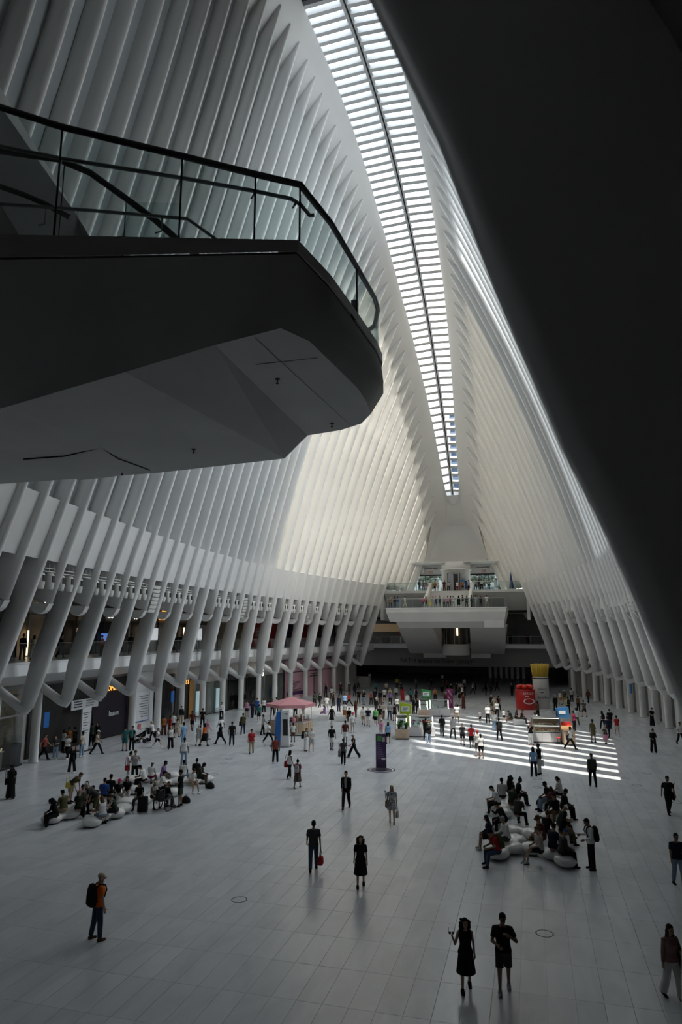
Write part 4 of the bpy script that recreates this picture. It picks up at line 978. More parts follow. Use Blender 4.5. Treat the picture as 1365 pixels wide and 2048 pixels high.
def bottom_mesh(ps, female, kind, hi):
    J = skeleton(ps, female); mb = MB(); seat = ps.get('seat')
    mb.loft(torso_rings(J, .012, z0=-.10, z1=.09, female=female))
    cap_(mb, J['T']((0, 0, 0)), J['p'] + Vector((0, 0, -.07)), .125, .12, sx=1.2, side=Vector((1, 0, 0)))
    if kind in ('trousers', 'wide', 'shorts'):
        for k, s in (('r', 1), ('l', -1)):
            K, A = J['k' + k], J['n' + k]; h = HIP(J, s)
            if kind == 'shorts': cap_(mb, h, h.lerp(K, .86), .105, .098 if not female else .088, f1=True)
            elif kind == 'wide': cap_(mb, h, K, .105, .095); cap_(mb, K, K.lerp(A, 1.0), .095, .105, f1=True)
            else: cap_(mb, h, K, .104, .080); cap_(mb, K, K.lerp(A, .97), .080, .066, f1=True)
    else:   # skirts and dresses
        L = {'skirt': .50, 'short_skirt': .30, 'long_skirt': .86}[kind]
        rings = []; kr, kl = J['kr'], J['kl']; a0 = J['p']
        if seat:
            for f in (0, .3, .6, .95):
                c = a0.lerp((kr + kl) / 2, f); rr = [(.19, .13), (.19, .12), (.19, .11), (.19, .10)][int(f * 3.2)]
                rings.append([c + Vector((rr[0] * math.cos(t), .0, rr[1] * math.sin(t))) for t in [2 * math.pi * i / 16 for i in range(16)]])
        else:
            mid_ = lambda f: ((kr + kl) / 2 - a0) * f + a0 if f < 1 else (kr + kl) / 2 + ((J['nr'] + J['nl']) / 2 - (kr + kl) / 2) * (f - 1)
            spread = abs(kr.y - kl.y) * .5
            for i in range(6):
                f = i / 5; z = .02 - (L + .02) * f; c = mid_(max(0, -z) / .425)
                rings.append([Vector((c.x * .5 + (.178 + .075 * f) * math.cos(t), c.y * .7 + (.125 + .065 * f + spread * .75 * f) * math.sin(t) , J['p'].z + z)) for t in [2 * math.pi * i_ / 18 for i_ in range(18)]])
        mb.loft(rings)
    return remesh(mb, .011 if hi else .016, 1, .6)
def shoe_mesh(ps, female):
    J = skeleton(ps, female); mb = MB()
    for k in ('r', 'l'): foot(mb, J, k, .009)
    for i, v in enumerate(mb.v): mb.v[i] = (v[0], v[1], max(v[2], .002))
    return mb.mesh('shoes')
def hair_mesh(ps, female, kind):
    J = skeleton(ps, female); mb = MB(); Rh, hd = J['Rh'], J['hd']; H = lambda x, y, z: hd + Rh @ Vector((x, y, z))
    def el(c, rx, ry, rz, n=14, m=9):
        t = MB(); t.ball((0, 0, 0), rx, ry, rz, n, m); mb.add([H(c[0] + v[0], c[1] + v[1], c[2] + v[2]) for v in t.v], t.f, True)
    if kind in ('short', 'long', 'bun', 'curly', 'tail'):
        el((0, -.018, .052), .084, .098, .086)
        el((0, -.045, .0), .078, .066, .07)
    if kind == 'short': el((0, .055, .095), .06, .03, .03)
    if kind in ('long', 'curly'):
        q = .055 if kind == 'curly' else 0
        el((0, -.06, -.06), .088 + q, .055 + q, .10); el((0, -.065, -.17), .092 + q, .048 + q * .7, .13 if kind == 'long' else .09)
        for s in (-1, 1): el((s * (.072 + q * .5), -.005, -.05), .024 + q * .5, .045 + q * .3, .09); el((s * .075, -.02, -.15), .026 + q * .4, .04, .09)
        if kind == 'curly':
            rr_ = random.Random(3)
            for i in range(40):
                a = rr_.uniform(0, 6.28); z = rr_.uniform(-.22, .05); el((math.cos(a) * .125, -.035 + min(.03, math.sin(a) * .12), z), .036, .036, .036, 7, 5)
    if kind == 'bun': el((0, -.05, .135), .045, .045, .04)
    if kind == 'tail': cap_(mb, H(0, -.10, .05), H(0, -.15, -.02), .03, .032); cap_(mb, H(0, -.15, -.02), H(0, -.13, -.17), .032, .012)
    if kind == 'cap':
        t = MB(); t.ball((0, 0, 0), .088, .104, .088, 16, 10)
        vs = [H(v[0], v[1] - .01, max(v[2], -.002) + .048) for v in t.v]; mb.add(vs, t.f, True)
        mb.loft([[H(.075 * math.cos(a), .07 + .10 * math.sin(a) * r, .048 + dz - .02 * r) for a in [math.pi * i / 8 for i in range(9)]] for r, dz in ((.15, .008), (1, .004), (1, -.006), (.15, -.006))], False, False)
    if kind == 'hat':
        t = MB(); t.lathe([(.17, .03), (.172, .036), (.095, .05), (.088, .13), (.06, .15), (.001, .152)], 18); mb.add([H(v[0], v[1] - .01, v[2]) for v in t.v], t.f, True)
    if kind == 'scarf':
        el((0, -.01, .04), .092, .108, .1); el((0, -.02, -.06), .09, .09, .09); el((0, -.05, -.16), .13, .09, .1)
    return mb.mesh(kind)
PC = dict(k=(.010, .010, .011), g=(.05, .05, .052), w=(.72, .72, .70), lg=(.36, .37, .38), b=(.03, .08, .28), lb=(.22, .40, .62), r=(.42, .025, .03), dr=(.10, .025, .022), rb=(.26, .06, .045), p=(.62, .26, .40), hp=(.7, .04, .2), o=(.90, .17, .01), gr=(.16, .60, .16), dg=(.03, .045, .03), ol=(.09, .085, .04), kh=(.36, .29, .19), be=(.52, .45, .35), n=(.014, .018, .038), j=(.045, .065, .11), lj=(.22, .30, .40), y=(.72, .62, .10), pu=(.28, .16, .38), br=(.12, .065, .035), ma=(.20, .015, .06), te=(.03, .14, .14), do=(.36, .13, .03), bl=(.55, .42, .22), gy=(.45, .44, .42), mh=(.045, .028, .018))
SK = dict(l=(.46, .29, .21), m=(.27, .155, .10), d=(.085, .048, .032))
def pm(k):
    if k in ('floral', 'plaid', 'stripe', 'camo'):
        n = 'cloth_' + k
        if n in MATS: return MATS[n]
        m = mat(n, (.5, .5, .5), .8); nt = m.node_tree; b = nt.nodes['Principled BSDF']; tc = nt.nodes.new('ShaderNodeTexCoord'); r = nt.nodes.new('ShaderNodeValToRGB')
        t = nt.nodes.new('ShaderNodeTexVoronoi' if k in ('floral', 'camo') else ('ShaderNodeTexChecker' if k == 'plaid' else 'ShaderNodeTexWave'))
        nt.links.new(tc.outputs['Object'], t.inputs['Vector']); t.inputs['Scale'].default_value = {'floral': 20, 'camo': 16, 'plaid': 18, 'stripe': 24}[k]
        if k == 'stripe': t.bands_direction = 'Z'
        c0, c1 = {'floral': ((.02, .025, .035), (.55, .57, .58)), 'camo': ((.03, .03, .03), (.16, .15, .13)), 'plaid': ((.025, .022, .02), (.16, .13, .10)), 'stripe': ((.16, .02, .025), (.45, .30, .30))}[k]
        r.color_ramp.elements[0].color = (*c0, 1); r.color_ramp.elements[1].color = (*c1, 1); r.color_ramp.elements[0].position = .35; r.color_ramp.elements[1].position = .5
        nt.links.new(t.outputs['Distance' if k in ('floral', 'camo') else ('Color' if k == 'plaid' else 'Fac')], r.inputs[0]); nt.links.new(r.outputs[0], b.inputs['Base Color']); return m
    return mat('cloth_' + k, PC[k], .85, spec=.2)
def skm(k): return mat('skin_' + k, SK[k], .55)
CACHE = {}
def cached(key, fn):
    if key not in CACHE:
        me = fn()
        if not me.materials: me.materials.append(None)
        CACHE[key] = me
    return CACHE[key]
def inst(name, me, m, parent=None):
    o = bpy.data.objects.new(name, me); col.objects.link(o)
    if parent: o.parent = parent
    o.material_slots[0].link = 'OBJECT'; o.material_slots[0].material = m
    return o
def person(x, y, z, pose, rz, h, sex, top, bot, hair, skin, label, group=None, shoes='k', hi=False, flip=False):
    ps = POSE[pose]; f = sex == 'f'; s = h / 1.75 * .905
    b = inst('person', cached(('b', pose, f, hi), lambda: body_mesh(ps, f, hi)), skm(skin))
    b.location = (x, y, z); b.rotation_euler = (0, 0, R(rz)); b.scale = (-s if flip else s, s, s)
    tag(b, label, 'person', group)
    tk, tc = top.split(':'); bk, bc = bot.split(':')
    hem = {'jacket': -.16, 'longtop': -.20}.get(tk, -.05); tkk = {'jacket': 'long', 'longtop': 'tank', 'shirt': 'long'}.get(tk, tk)
    if tk == 'dress': tkk = 'tee'
    if tk == 'sundress': tkk = 'tank'
    inst({'jacket': 'jacket', 'tank': 'tank_top', 'dress': 'dress_bodice', 'sundress': 'dress_bodice', 'long': 'shirt', 'shirt': 'shirt'}.get(tk, 't_shirt'), cached(('t', pose, f, tkk, hem, hi), lambda: top_mesh(ps, f, tkk, hem, hi)), pm(tc), b)
    inst({'skirt': 'skirt', 'short_skirt': 'skirt', 'long_skirt': 'skirt', 'shorts': 'shorts'}.get(bk, 'trousers'), cached(('l', pose, f, bk, hi), lambda: bottom_mesh(ps, f, bk, hi)), pm(bc), b)
    inst('shoes', cached(('s', pose, f), lambda: shoe_mesh(ps, f)), pm(shoes), b)
    if hair != '-':
        hk, hc = hair.split(':')
        if hk in ('cap', 'hat', 'scarf'): inst({'cap': 'cap', 'hat': 'hat', 'scarf': 'head_scarf'}[hk], cached(('h', pose, f, hk), lambda: hair_mesh(ps, f, hk)), pm(hc), b)
        else: inst('hair', cached(('h', pose, f, hk), lambda: hair_mesh(ps, f, hk)), pm(hc), b)
    return b
def hand_at(b, pose, k, f=False, ext=.10):
    """world point in the grip of hand k of person b"""
    J = skeleton(POSE[pose], f); d = (J['h' + k] - J['e' + k]).normalized(); v = J['h' + k] + d * ext
    sx, s = b.scale[0], b.scale[1]
    M = Matrix.Translation(b.location) @ Matrix.Rotation(b.rotation_euler[2], 4, 'Z')
    return M @ Vector((v.x * sx, v.y * s, v.z * s))
def torso_at(b, pose, v, f=False):
    J = skeleton(POSE[pose], f); v = J['T'](v); sx, s = b.scale[0], b.scale[1]
    return Matrix.Translation(b.location) @ Matrix.Rotation(b.rotation_euler[2], 4, 'Z') @ Vector((v.x * sx, v.y * s, v.z * s))
FOLK = [
(-11.07, 16.73, 0, 'hip', 325, 1.78, 'm', 'tee:o', 'trousers:j', 'cap:be', 'l', 'person in orange t-shirt and dark jeans, black backpack on his back near the lower left', 'br', 1, 0),
(-1.72, 16.68, 0, 'raise_', 192, 1.66, 'f', 'sundress:k', 'skirt:k', 'curly:k', 'l', 'person in black sleeveless dress, holding up sunglasses beside man in dark shorts', 'k', 1, 0),
(-0.91, 16.83, 0, 'chin', 186, 1.82, 'm', 'tee:k', 'shorts:g', 'short:k', 'm', 'person in black t-shirt and dark grey shorts, hand at the mouth in front right', 'lg', 1, 0),
(2.59, 17.49, 0, 'bag', 206, 1.68, 'f', 'long:stripe', 'wide:w', 'long:mh', 'l', 'person in red striped top and white wide trousers, black handbag at the lower right edge', 'k', 1, 1),
(-5.43, 22.11, 0, 'walk2', 195, 1.68, 'f', 'dress:k', 'skirt:k', 'curly:mh', 'l', 'person in black dress, long curly hair in the middle of the floor', 'k', 1, 1),
(-7.29, 23.14, 0, 'walk', 18, 1.77, 'm', 'tee:g', 'trousers:j', 'short:k', 'm', 'person in dark grey t-shirt and dark jeans, carrying a red basket bag', 'k', 1, 0),
(-5.89, 29.47, 0, 'walk2', 187, 1.68, 'f', 'dress:floral', 'short_skirt:floral', 'long:bl', 'l', 'person in floral dress, carrying a white paper bag', 'gy', 1, 0),
(-8.33, 31.26, 0, 'walk', 185, 1.84, 'm', 'jacket:k', 'trousers:k', 'short:mh', 'l', 'person in black jacket and black trousers, grey shirt under open suit jacket', 'k', 1, 0),
(-12.89, 36.52, 0, 'walk2', 320, 1.68, 'f', 'tank:w', 'trousers:k', 'long:k', 'm', 'person in white vest top and black trousers, red shawl on her shoulder', 'gy', 1, 0),
(-11.77, 34.58, 0, 'walk', 3, 1.58, 'f', 'tee:ma', 'skirt:plaid', 'bun:k', 'm', 'person in maroon t-shirt and plaid skirt, pale square backpack on the back', 'ol', 1, 0),
(-15.2, 40.5, 0, 'stand', 15, 1.8, 'm', 'tee:rb', 'trousers:k', 'cap:br', 'd', 'person in brick red t-shirt and black trousers, in front of the blue kiosk screen', 'w', 1, 0),
(-17.95, 43.35, 0, 'walk', 200, 1.75, 'm', 'tee:r', 'trousers:kh', 'short:k', 'm', 'person in red t-shirt and khaki trousers, crossbody strap left of the blue kiosk', 'k', 1, 0),
(-11.17, 41.27, 0, 'walk2', 12, 1.68, 'f', 'tee:g', 'trousers:k', 'tail:k', 'm', 'person in dark grey t-shirt and black trousers, grey patterned tote on left shoulder', 'k', 1, 0),
(-11.14, 43.7, 0, 'stride', 117, 1.7, 'f', 'tank:k', 'wide:k', 'hat:w', 'm', 'person in black vest top and black wide trousers, red folder in the hands', 'br', 1, 0),
(-13.26, 46.04, 0, 'walk2', 184, 1.8, 'm', 'tee:k', 'shorts:w', 'short:k', 'd', 'person in black t-shirt and white shorts, right of the white haired couple', 'k', 1, 0),
(-13.1, 48.94, 0, 'walk', 10, 1.8, 'm', 'tee:dr', 'shorts:w', 'short:k', 'd', 'person in dark red t-shirt and white shorts, above the person with grey tote', 'k', 0, 1),
(-10.87, 50.74, 0, 'walk', 326, 1.78, 'm', 'tee:p', 'shorts:w', 'cap:w', 'l', 'person in pink t-shirt and white shorts, white cap beside the purple totem', 'k', 0, 0),
(-10.15, 49.75, 0, 'walk2', 6, 1.66, 'f', 'tee:lb', 'shorts:k', 'long:k', 'l', 'person in light blue t-shirt and black shorts, black handbag left of the flower stall', 'k', 0, 1),
(-14.86, 45.19, 0, 'phone', 279, 1.66, 'f', 'tank:w', 'wide:w', 'short:mh', 'l', 'person in white vest top and white wide trousers, black backpack near the pink canopy stall', 'br', 0, 0),
(-14.4, 45.11, 0, 'phone', 203, 1.76, 'm', 'tee:w', 'shorts:gy', 'short:be', 'l', 'person in white t-shirt and pale grey shorts, jumper on the arm near pink stall', 'gy', 0, 1),
(2.72, 39.03, 0, 'walk2', 11, 1.8, 'm', 'long:dg', 'trousers:k', 'cap:k', 'd', 'person in dark green top and black trousers, on the right by sunlit stripes', 'k', 1, 0),
(5.44, 34.06, 0, 'walk', 189, 1.8, 'm', 'tee:k', 'trousers:k', 'short:k', 'm', 'person in black t-shirt and black trousers, black bag at the right side', 'k', 1, 0),
(4.08, 24.8, 0, 'walk2', 188, 1.74, 'm', 'tee:n', 'trousers:lj', 'short:k', 'm', 'person in navy t-shirt and light jeans, at the right edge of the floor', 'k', 1, 0),
(1.6, 25.68, 0, 'phone', 102, 1.8, 'm', 'shirt:w', 'trousers:k', 'short:k', 'm', 'person in white shirt and black trousers, black backpack beside the right benches', 'k', 1, 0),
(-0.19, 40.68, 0, 'stand', 12, 1.74, 'f', 'tee:lb', 'trousers:n', 'long:k', 'm', 'person in light blue t-shirt and navy trousers, embracing partner below the bakery stall', 'k', 1, 0),
(0.11, 41.32, 0, 'stand', 68, 1.84, 'm', 'tee:k', 'trousers:gy', 'short:k', 'd', 'person in black t-shirt and pale grey trousers, white shopping bag below bakery stall', 'k', 1, 0),
(9.57, 64.82, 0, 'phone', 206, 1.7, 'f', 'dress:k', 'long_skirt:k', 'tail:k', 'l', 'person in black dress, by the right columns', 'k', 0, 1),
(7.45, 50.7, 0, 'phone', 185, 1.7, 'f', 'long:k', 'wide:k', 'bun:k', 'm', 'person in black top and black wide trousers, right side in front of columns', 'k', 0, 1),
(9.85, 54.77, 0, 'walk', 204, 1.76, 'm', 'tee:w', 'trousers:k', 'short:k', 'm', 'person in white t-shirt and black trousers, at the right edge by the last column', 'k', 0, 1),
(-24.12, 28.78, 0, 'stand', 199, 1.74, 'f', 'dress:k', 'long_skirt:k', 'scarf:k', 'd', 'person in black dress, shoulder bag at the left edge', 'k', 1, 0),
(-25.22, 34.81, 0, 'armout', 190, 1.66, 'f', 'jacket:k', 'wide:k', 'long:k', 'l', 'person in black jacket and black wide trousers, above the left benches', 'w', 1, 0),
(-29.7, 38.11, 0, 'stride', 278, 1.76, 'm', 'tee:rb', 'trousers:k', 'short:mh', 'l', 'person in brick red t-shirt and black trousers, beside the first left column', 'k', 0, 0),
(-28.87, 38.13, 0, 'phone', 198, 1.66, 'f', 'tee:g', 'trousers:lj', 'tail:mh', 'l', 'person in dark grey t-shirt and light jeans, light jeans beside the left column', 'w', 0, 1),
(-28.26, 38.47, 0, 'bag', 185, 1.68, 'f', 'tee:w', 'trousers:k', 'long:k', 'm', 'person in white t-shirt and black trousers, left of the white totem', 'w', 0, 1),
(-27.83, 39.31, 0, 'stand', 273, 1.76, 'm', 'tee:be', 'trousers:lj', 'short:k', 'd', 'person in beige t-shirt and light jeans, leaning by the white totem', 'w', 0, 1),
(-27.58, 40.52, 0, 'stride', 291, 1.76, 'm', 'tee:be', 'trousers:k', 'cap:w', 'm', 'person in beige t-shirt and black trousers, black backpack right of the white totem', 'k', 0, 1),
(-29.83, 41.24, 0, 'stand', 27, 1.7, 'm', 'tee:g', 'shorts:k', 'short:k', 'm', 'person in dark grey t-shirt and black shorts, in the opening behind white totem', 'k', 0, 0),
(-29.94, 40.78, 0, 'stand', 16, 1.76, 'm', 'tee:do', 'trousers:k', 'short:k', 'm', 'person in rust t-shirt and black trousers, orange in the dark left opening', 'k', 0, 1),
(-29.91, 40.25, 0, 'stand', 337, 1.68, 'f', 'tee:gy', 'trousers:k', 'long:k', 'm', 'person in pale grey t-shirt and black trousers, in the dark left opening', 'k', 0, 1),
(-29.91, 43.25, 0, 'stand', 16, 1.72, 'm', 'long:dg', 'trousers:k', 'short:k', 'd', 'person in dark green top and black trousers, at the dark purple shop edge', 'k', 0, 1),
(-29.93, 43.91, 0, 'stand', 188, 1.68, 'f', 'long:k', 'trousers:k', 'long:mh', 'l', 'person in black top and black trousers, at the dark purple shop door', 'k', 0, 0),
(-26.47, 41.99, 0, 'stand', 12, 1.8, 'm', 'tee:te', 'shorts:te', 'short:k', 'm', 'person in teal t-shirt and teal shorts, striped outfit left of the stroller', 'k', 0, 1),
(-26.14, 42.33, 0, 'stand', 4, 1.76, 'm', 'tee:k', 'trousers:k', 'cap:k', 'm', 'person in black t-shirt and black trousers, teal backpack left of the stroller', 'k', 0, 0),
(-26.69, 45.92, 0, 'push', 94, 1.66, 'f', 'tee:w', 'trousers:k', 'short:gy', 'l', 'person in white t-shirt and black trousers, pushing the black stroller', 'w', 0, 1),
(-25.12, 43.85, 0, 'stride', 293, 1.5, 'm', 'tee:w', 'shorts:k', 'short:k', 'l', 'person in white t-shirt and black shorts, child with backpack behind stroller', 'w', 0, 1),
(-23.92, 43.54, 0, 'walk2', 199, 1.7, 'f', 'tank:w', 'wide:k', 'tail:bl', 'l', 'person in white vest top and black wide trousers, below the shops on the left', 'k', 0, 1),
(-27.55, 48.99, 0, 'stand', 25, 1.66, 'f', 'tee:do', 'wide:dr', 'bun:k', 'm', 'person in rust t-shirt and dark red wide trousers, by the second round column', 'k', 0, 1),
(-27.08, 49.1, 0, 'stand', 322, 1.68, 'f', 'dress:r', 'long_skirt:dr', 'long:mh', 'm', 'person in red dress, by the second round column', 'k', 0, 0),
(-27.38, 50.13, 0, 'stand', 5, 1.78, 'm', 'tee:w', 'trousers:k', 'short:k', 'm', 'person in white t-shirt and black trousers, right of person in red dress', 'k', 0, 1),
(-26.06, 48.34, 0, 'walk', 324, 1.55, 'm', 'tee:be', 'shorts:kh', 'short:mh', 'l', 'person in beige t-shirt and khaki shorts, child right of the red dress', 'k', 0, 1),
(-29.24, 54.85, 0, 'stand', 236, 1.76, 'm', 'long:k', 'trousers:kh', 'short:k', 'l', 'person in black top and khaki trousers, behind the ochre shop doorway', 'w', 0, 0),
(-26.74, 52.05, 0, 'walk', 194, 1.76, 'm', 'tee:dr', 'shorts:k', 'short:k', 'd', 'person in dark red t-shirt and black shorts, before the first pale blue screen', 'k', 0, 1),
(-23.68, 44.9, 0, 'stand', 71, 1.78, 'm', 'tee:lb', 'trousers:lb', 'short:k', 'm', 'person in light blue t-shirt and light blue trousers, back turned above the left benches', 'k', 0, 1),
(-20.21, 38.47, 0, 'stand', 23, 1.78, 'm', 'tee:w', 'trousers:lj', 'short:k', 'd', 'person in white t-shirt and light jeans, back turned behind the left benches', 'k', 0, 0),
(-26.74, 53.9, 0, 'stand', 13, 1.74, 'm', 'tee:k', 'trousers:k', 'short:k', 'm', 'person in black t-shirt and black trousers, between the two pale blue screens', 'k', 0, 0),
(-22.3, 45.28, 0, 'walk', 319, 1.74, 'f', 'tee:o', 'skirt:k', 'long:k', 'm', 'person in orange t-shirt and black skirt, black shoulder bag on orange top', 'k', 0, 0),
(-22.77, 45.37, 0, 'walk', 11, 1.64, 'f', 'dress:gy', 'short_skirt:gy', 'hat:gy', 'l', 'person in pale grey dress, grey bucket hat beside orange top', 'k', 0, 0),
(-23.33, 47.81, 0, 'walk', 321, 1.72, 'm', 'tee:p', 'shorts:gy', 'short:lg', 'l', 'person in pink t-shirt and pale grey shorts, pale pink shirt past the orange top', 'k', 0, 1),
(-27.37, 58.91, 0, 'folded', 188, 1.76, 'm', 'shirt:w', 'trousers:k', 'short:k', 'm', 'person in white shirt and black trousers, arms crossed before second blue screen', 'k', 0, 1),
(-22.97, 49.44, 0, 'walk', 62, 1.7, 'm', 'tee:w', 'trousers:g', 'short:k', 'd', 'person in white t-shirt and dark grey trousers, behind the couple in black', 'w', 0, 0),
(-21.57, 46.38, 0, 'stride', 94, 1.68, 'f', 'long:k', 'trousers:k', 'long:k', 'm', 'person in black top and black trousers, black bag, left of broad man in black', 'k', 0, 1),
(-20.52, 45.99, 0, 'stand', 25, 1.8, 'm', 'tee:k', 'trousers:n', 'short:k', 'd', 'person in black t-shirt and navy trousers, broad back, left of red shirt walker', 'k', 0, 0),
(-22.0, 51.33, 0, 'walk2', 12, 1.76, 'm', 'tee:ol', 'trousers:j', 'short:k', 'm', 'person in olive t-shirt and dark jeans, black bag at the right hip', 'k', 0, 1),
(-26.19, 61.97, 0, 'stand', 3, 1.68, 'f', 'tee:p', 'shorts:n', 'short:mh', 'l', 'person in pink t-shirt and navy shorts, pink top before the mannequins', 'k', 0, 1),
(-25.24, 61.03, 0, 'walk', 12, 1.78, 'm', 'tee:n', 'trousers:n', 'short:k', 'm', 'person in navy t-shirt and navy trousers, by the lit round letter sign', 'k', 0, 1),
(-25.74, 63.34, 0, 'stand', 7, 1.78, 'm', 'tee:b', 'trousers:k', 'short:mh', 'l', 'person in blue t-shirt and black trousers, blue top below the letter sign', 'k', 0, 1),
(-23.57, 58.48, 0, 'walk', 22, 1.74, 'm', 'tee:te', 'shorts:k', 'short:k', 'm', 'person in teal t-shirt and black shorts, teal backpack left of pink canopy', 'w', 0, 0),
(-25.56, 64.69, 0, 'stand', 192, 1.66, 'f', 'tee:w', 'trousers:k', 'long:k', 'm', 'person in white t-shirt and black trousers, before the small lit poster', 'w', 0, 0),
(-20.4, 51.49, 0, 'armout', 287, 1.68, 'f', 'long:gy', 'trousers:k', 'tail:k', 'm', 'person in pale grey top and black trousers, reaching to the pink stall counter', 'k', 0, 1),
(-18.54, 47.91, 0, 'stride', 277, 1.7, 'm', 'tee:w', 'trousers:k', 'short:k', 'm', 'person in white t-shirt and black trousers, left of the blue kiosk screen', 'gy', 0, 1),
(-24.16, 63.36, 0, 'stand', 195, 1.74, 'm', 'long:k', 'trousers:k', 'short:k', 'm', 'person in black top and black trousers, behind canopy left side', 'k', 0, 0),
(-24.23, 64.62, 0, 'stand', 13, 1.76, 'm', 'tee:lg', 'trousers:k', 'short:k', 'l', 'person in grey t-shirt and black trousers, behind canopy beside lit poster', 'k', 0, 0),
(-17.36, 48.47, 0, 'walk', 14, 1.7, 'f', 'long:br', 'long_skirt:k', 'long:k', 'm', 'person in brown top and black long skirt, right behind the blue kiosk screen', 'k', 0, 0),
(-16.91, 48.61, 0, 'stand', 17, 1.5, 'm', 'tee:w', 'shorts:br', 'short:k', 'd', 'person in white t-shirt and brown shorts, child at the pink stall counter', 'k', 0, 0),
(-17.87, 50.06, 0, 'stand', 14, 1.68, 'f', 'long:k', 'trousers:dr', 'long:mh', 'm', 'person in black top and dark red trousers, long hair at the pink stall counter', 'k', 0, 1),
(-19.85, 54.85, 0, 'stand', 192, 1.66, 'f', 'tee:p', 'trousers:k', 'short:k', 'm', 'person in pink t-shirt and black trousers, seller inside the pink stall', 'k', 0, 0),
(-19.96, 54.21, 0, 'stand', 242, 1.7, 'f', 'tee:rb', 'trousers:k', 'bun:k', 'd', 'person in brick red t-shirt and black trousers, inside the pink stall left corner', 'k', 0, 0),
(-21.41, 62.08, 0, 'stand', 16, 1.8, 'm', 'tee:k', 'trousers:k', 'short:k', 'm', 'person in black t-shirt and black trousers, behind the pink stall', 'k', 0, 0),
(-20.81, 62.64, 0, 'stand', 141, 1.72, 'm', 'long:ol', 'trousers:be', 'short:mh', 'l', 'person in olive top and beige trousers, behind the pink stall cups', 'k', 0, 0),
(-16.97, 58.89, 0, 'walk', 49, 1.72, 'f', 'jacket:k', 'skirt:k', 'cap:k', 'l', 'person in black jacket and black skirt, right of the white cube seats', 'w', 0, 0),
(-19.99, 67.56, 0, 'stand', 26, 1.78, 'm', 'tee:w', 'shorts:gy', 'short:k', 'm', 'person in white t-shirt and pale grey shorts, behind the purple dressed sitter', 'k', 0, 0),
(-16.89, 62.93, 0, 'stand', 157, 1.68, 'f', 'tee:w', 'long_skirt:do', 'long:k', 'm', 'person in white t-shirt and rust long skirt, long brown skirt by the cubes', 'k', 0, 0),
(-22.71, 72.21, 0, 'stand', 22, 1.74, 'f', 'long:dg', 'trousers:k', 'long:k', 'm', 'person in dark green top and black trousers, dark hooded figure by pink hoarding', 'k', 0, 0),
(-21.9, 71.39, 0, 'walk', 335, 1.7, 'm', 'long:k', 'trousers:k', 'short:k', 'l', 'person in black top and black trousers, before the pink hoarding', 'k', 0, 1),
(-24.74, 83.17, 0, 'stand', 21, 1.78, 'm', 'tee:gy', 'trousers:g', 'short:k', 'm', 'person in pale grey t-shirt and dark grey trousers, backpack at the end of hoarding', 'k', 0, 0),
(-23.13, 80.26, 0, 'stand', 193, 1.66, 'f', 'tee:w', 'trousers:k', 'long:k', 'm', "person in white t-shirt and black trousers, at the hoarding's last column", 'k', 0, 0),
(-20.94, 73.22, 0, 'stand', 51, 1.7, 'f', 'tank:k', 'trousers:k', 'bun:mh', 'l', 'person in black vest top and black trousers, bare shoulders near last column', 'k', 0, 1),
(-18.95, 68.3, 0, 'stand', 342, 1.8, 'm', 'long:n', 'trousers:n', 'short:k', 'm', 'person in navy top and navy trousers, navy clothes behind brown skirt', 'k', 0, 1),
(-19.09, 71.14, 0, 'stand', 23, 1.74, 'm', 'tee:lb', 'trousers:n', 'short:k', 'm', 'person in light blue t-shirt and navy trousers, blue shirt behind brown skirt', 'k', 0, 0),
(-19.27, 73.68, 0, 'stride', 108, 1.72, 'f', 'long:r', 'trousers:k', 'long:mh', 'l', 'person in red top and black trousers, red top past the cube seats', 'k', 0, 0),
(-23.7, 86.34, 0, 'stand', 190, 1.72, 'm', 'tee:dr', 'trousers:k', 'cap:w', 'm', 'person in dark red t-shirt and black trousers, white cap at concourse left', 'k', 0, 1),
(-22.65, 86.62, 0, 'stand', 61, 1.82, 'm', 'tee:g', 'trousers:dr', 'short:gy', 'l', 'person in dark grey t-shirt and dark red trousers, tall, by the information counter', 'k', 0, 1),
(-21.46, 84.77, 0, 'stand', 4, 1.74, 'f', 'long:k', 'trousers:k', 'long:k', 'm', 'person in black top and black trousers, black coat by the counter', 'k', 0, 0),
(-16.19, 64.31, 0, 'armout', 151, 1.7, 'f', 'long:dr', 'trousers:br', 'curly:br', 'd', 'person in dark red top and brown trousers, huge curly hair by red cap', 'k', 0, 1),
(-13.88, 54.12, 0, 'stand', 235, 1.76, 'm', 'tee:w', 'shorts:gy', 'cap:hp', 'l', 'person in white t-shirt and pale grey shorts, bright red cap mid floor', 'gy', 0, 1),
(-14.19, 58.97, 0, 'walk', 189, 1.76, 'm', 'tee:w', 'shorts:kh', 'cap:k', 'l', 'person in white t-shirt and khaki shorts, left of white capped walker', 'k', 0, 1),
(-13.56, 58.15, 0, 'walk2', 189, 1.8, 'm', 'tee:n', 'shorts:w', 'cap:w', 'l', 'person in navy t-shirt and white shorts, white cap and navy top', 'k', 0, 0),
(-13.02, 58.63, 0, 'walk', 184, 1.76, 'm', 'tee:gr', 'shorts:k', 'cap:k', 'l', 'person in green t-shirt and black shorts, bright green top', 'w', 0, 1),
(-12.97, 59.99, 0, 'walk2', 191, 1.72, 'm', 'tee:k', 'trousers:kh', 'short:k', 'm', 'person in black t-shirt and khaki trousers, right of bright green top', 'k', 0, 0),
(-13.32, 63.14, 0, 'walk', 199, 1.78, 'm', 'tee:be', 'trousers:br', 'short:mh', 'l', 'person in beige t-shirt and brown trousers, backpack straps, above green top', 'k', 0, 0),
(-12.68, 62.94, 0, 'walk2', 207, 1.78, 'm', 'tee:lg', 'trousers:j', 'cap:w', 'm', 'person in grey t-shirt and dark jeans, grey top left of strapless dress', 'k', 0, 0),
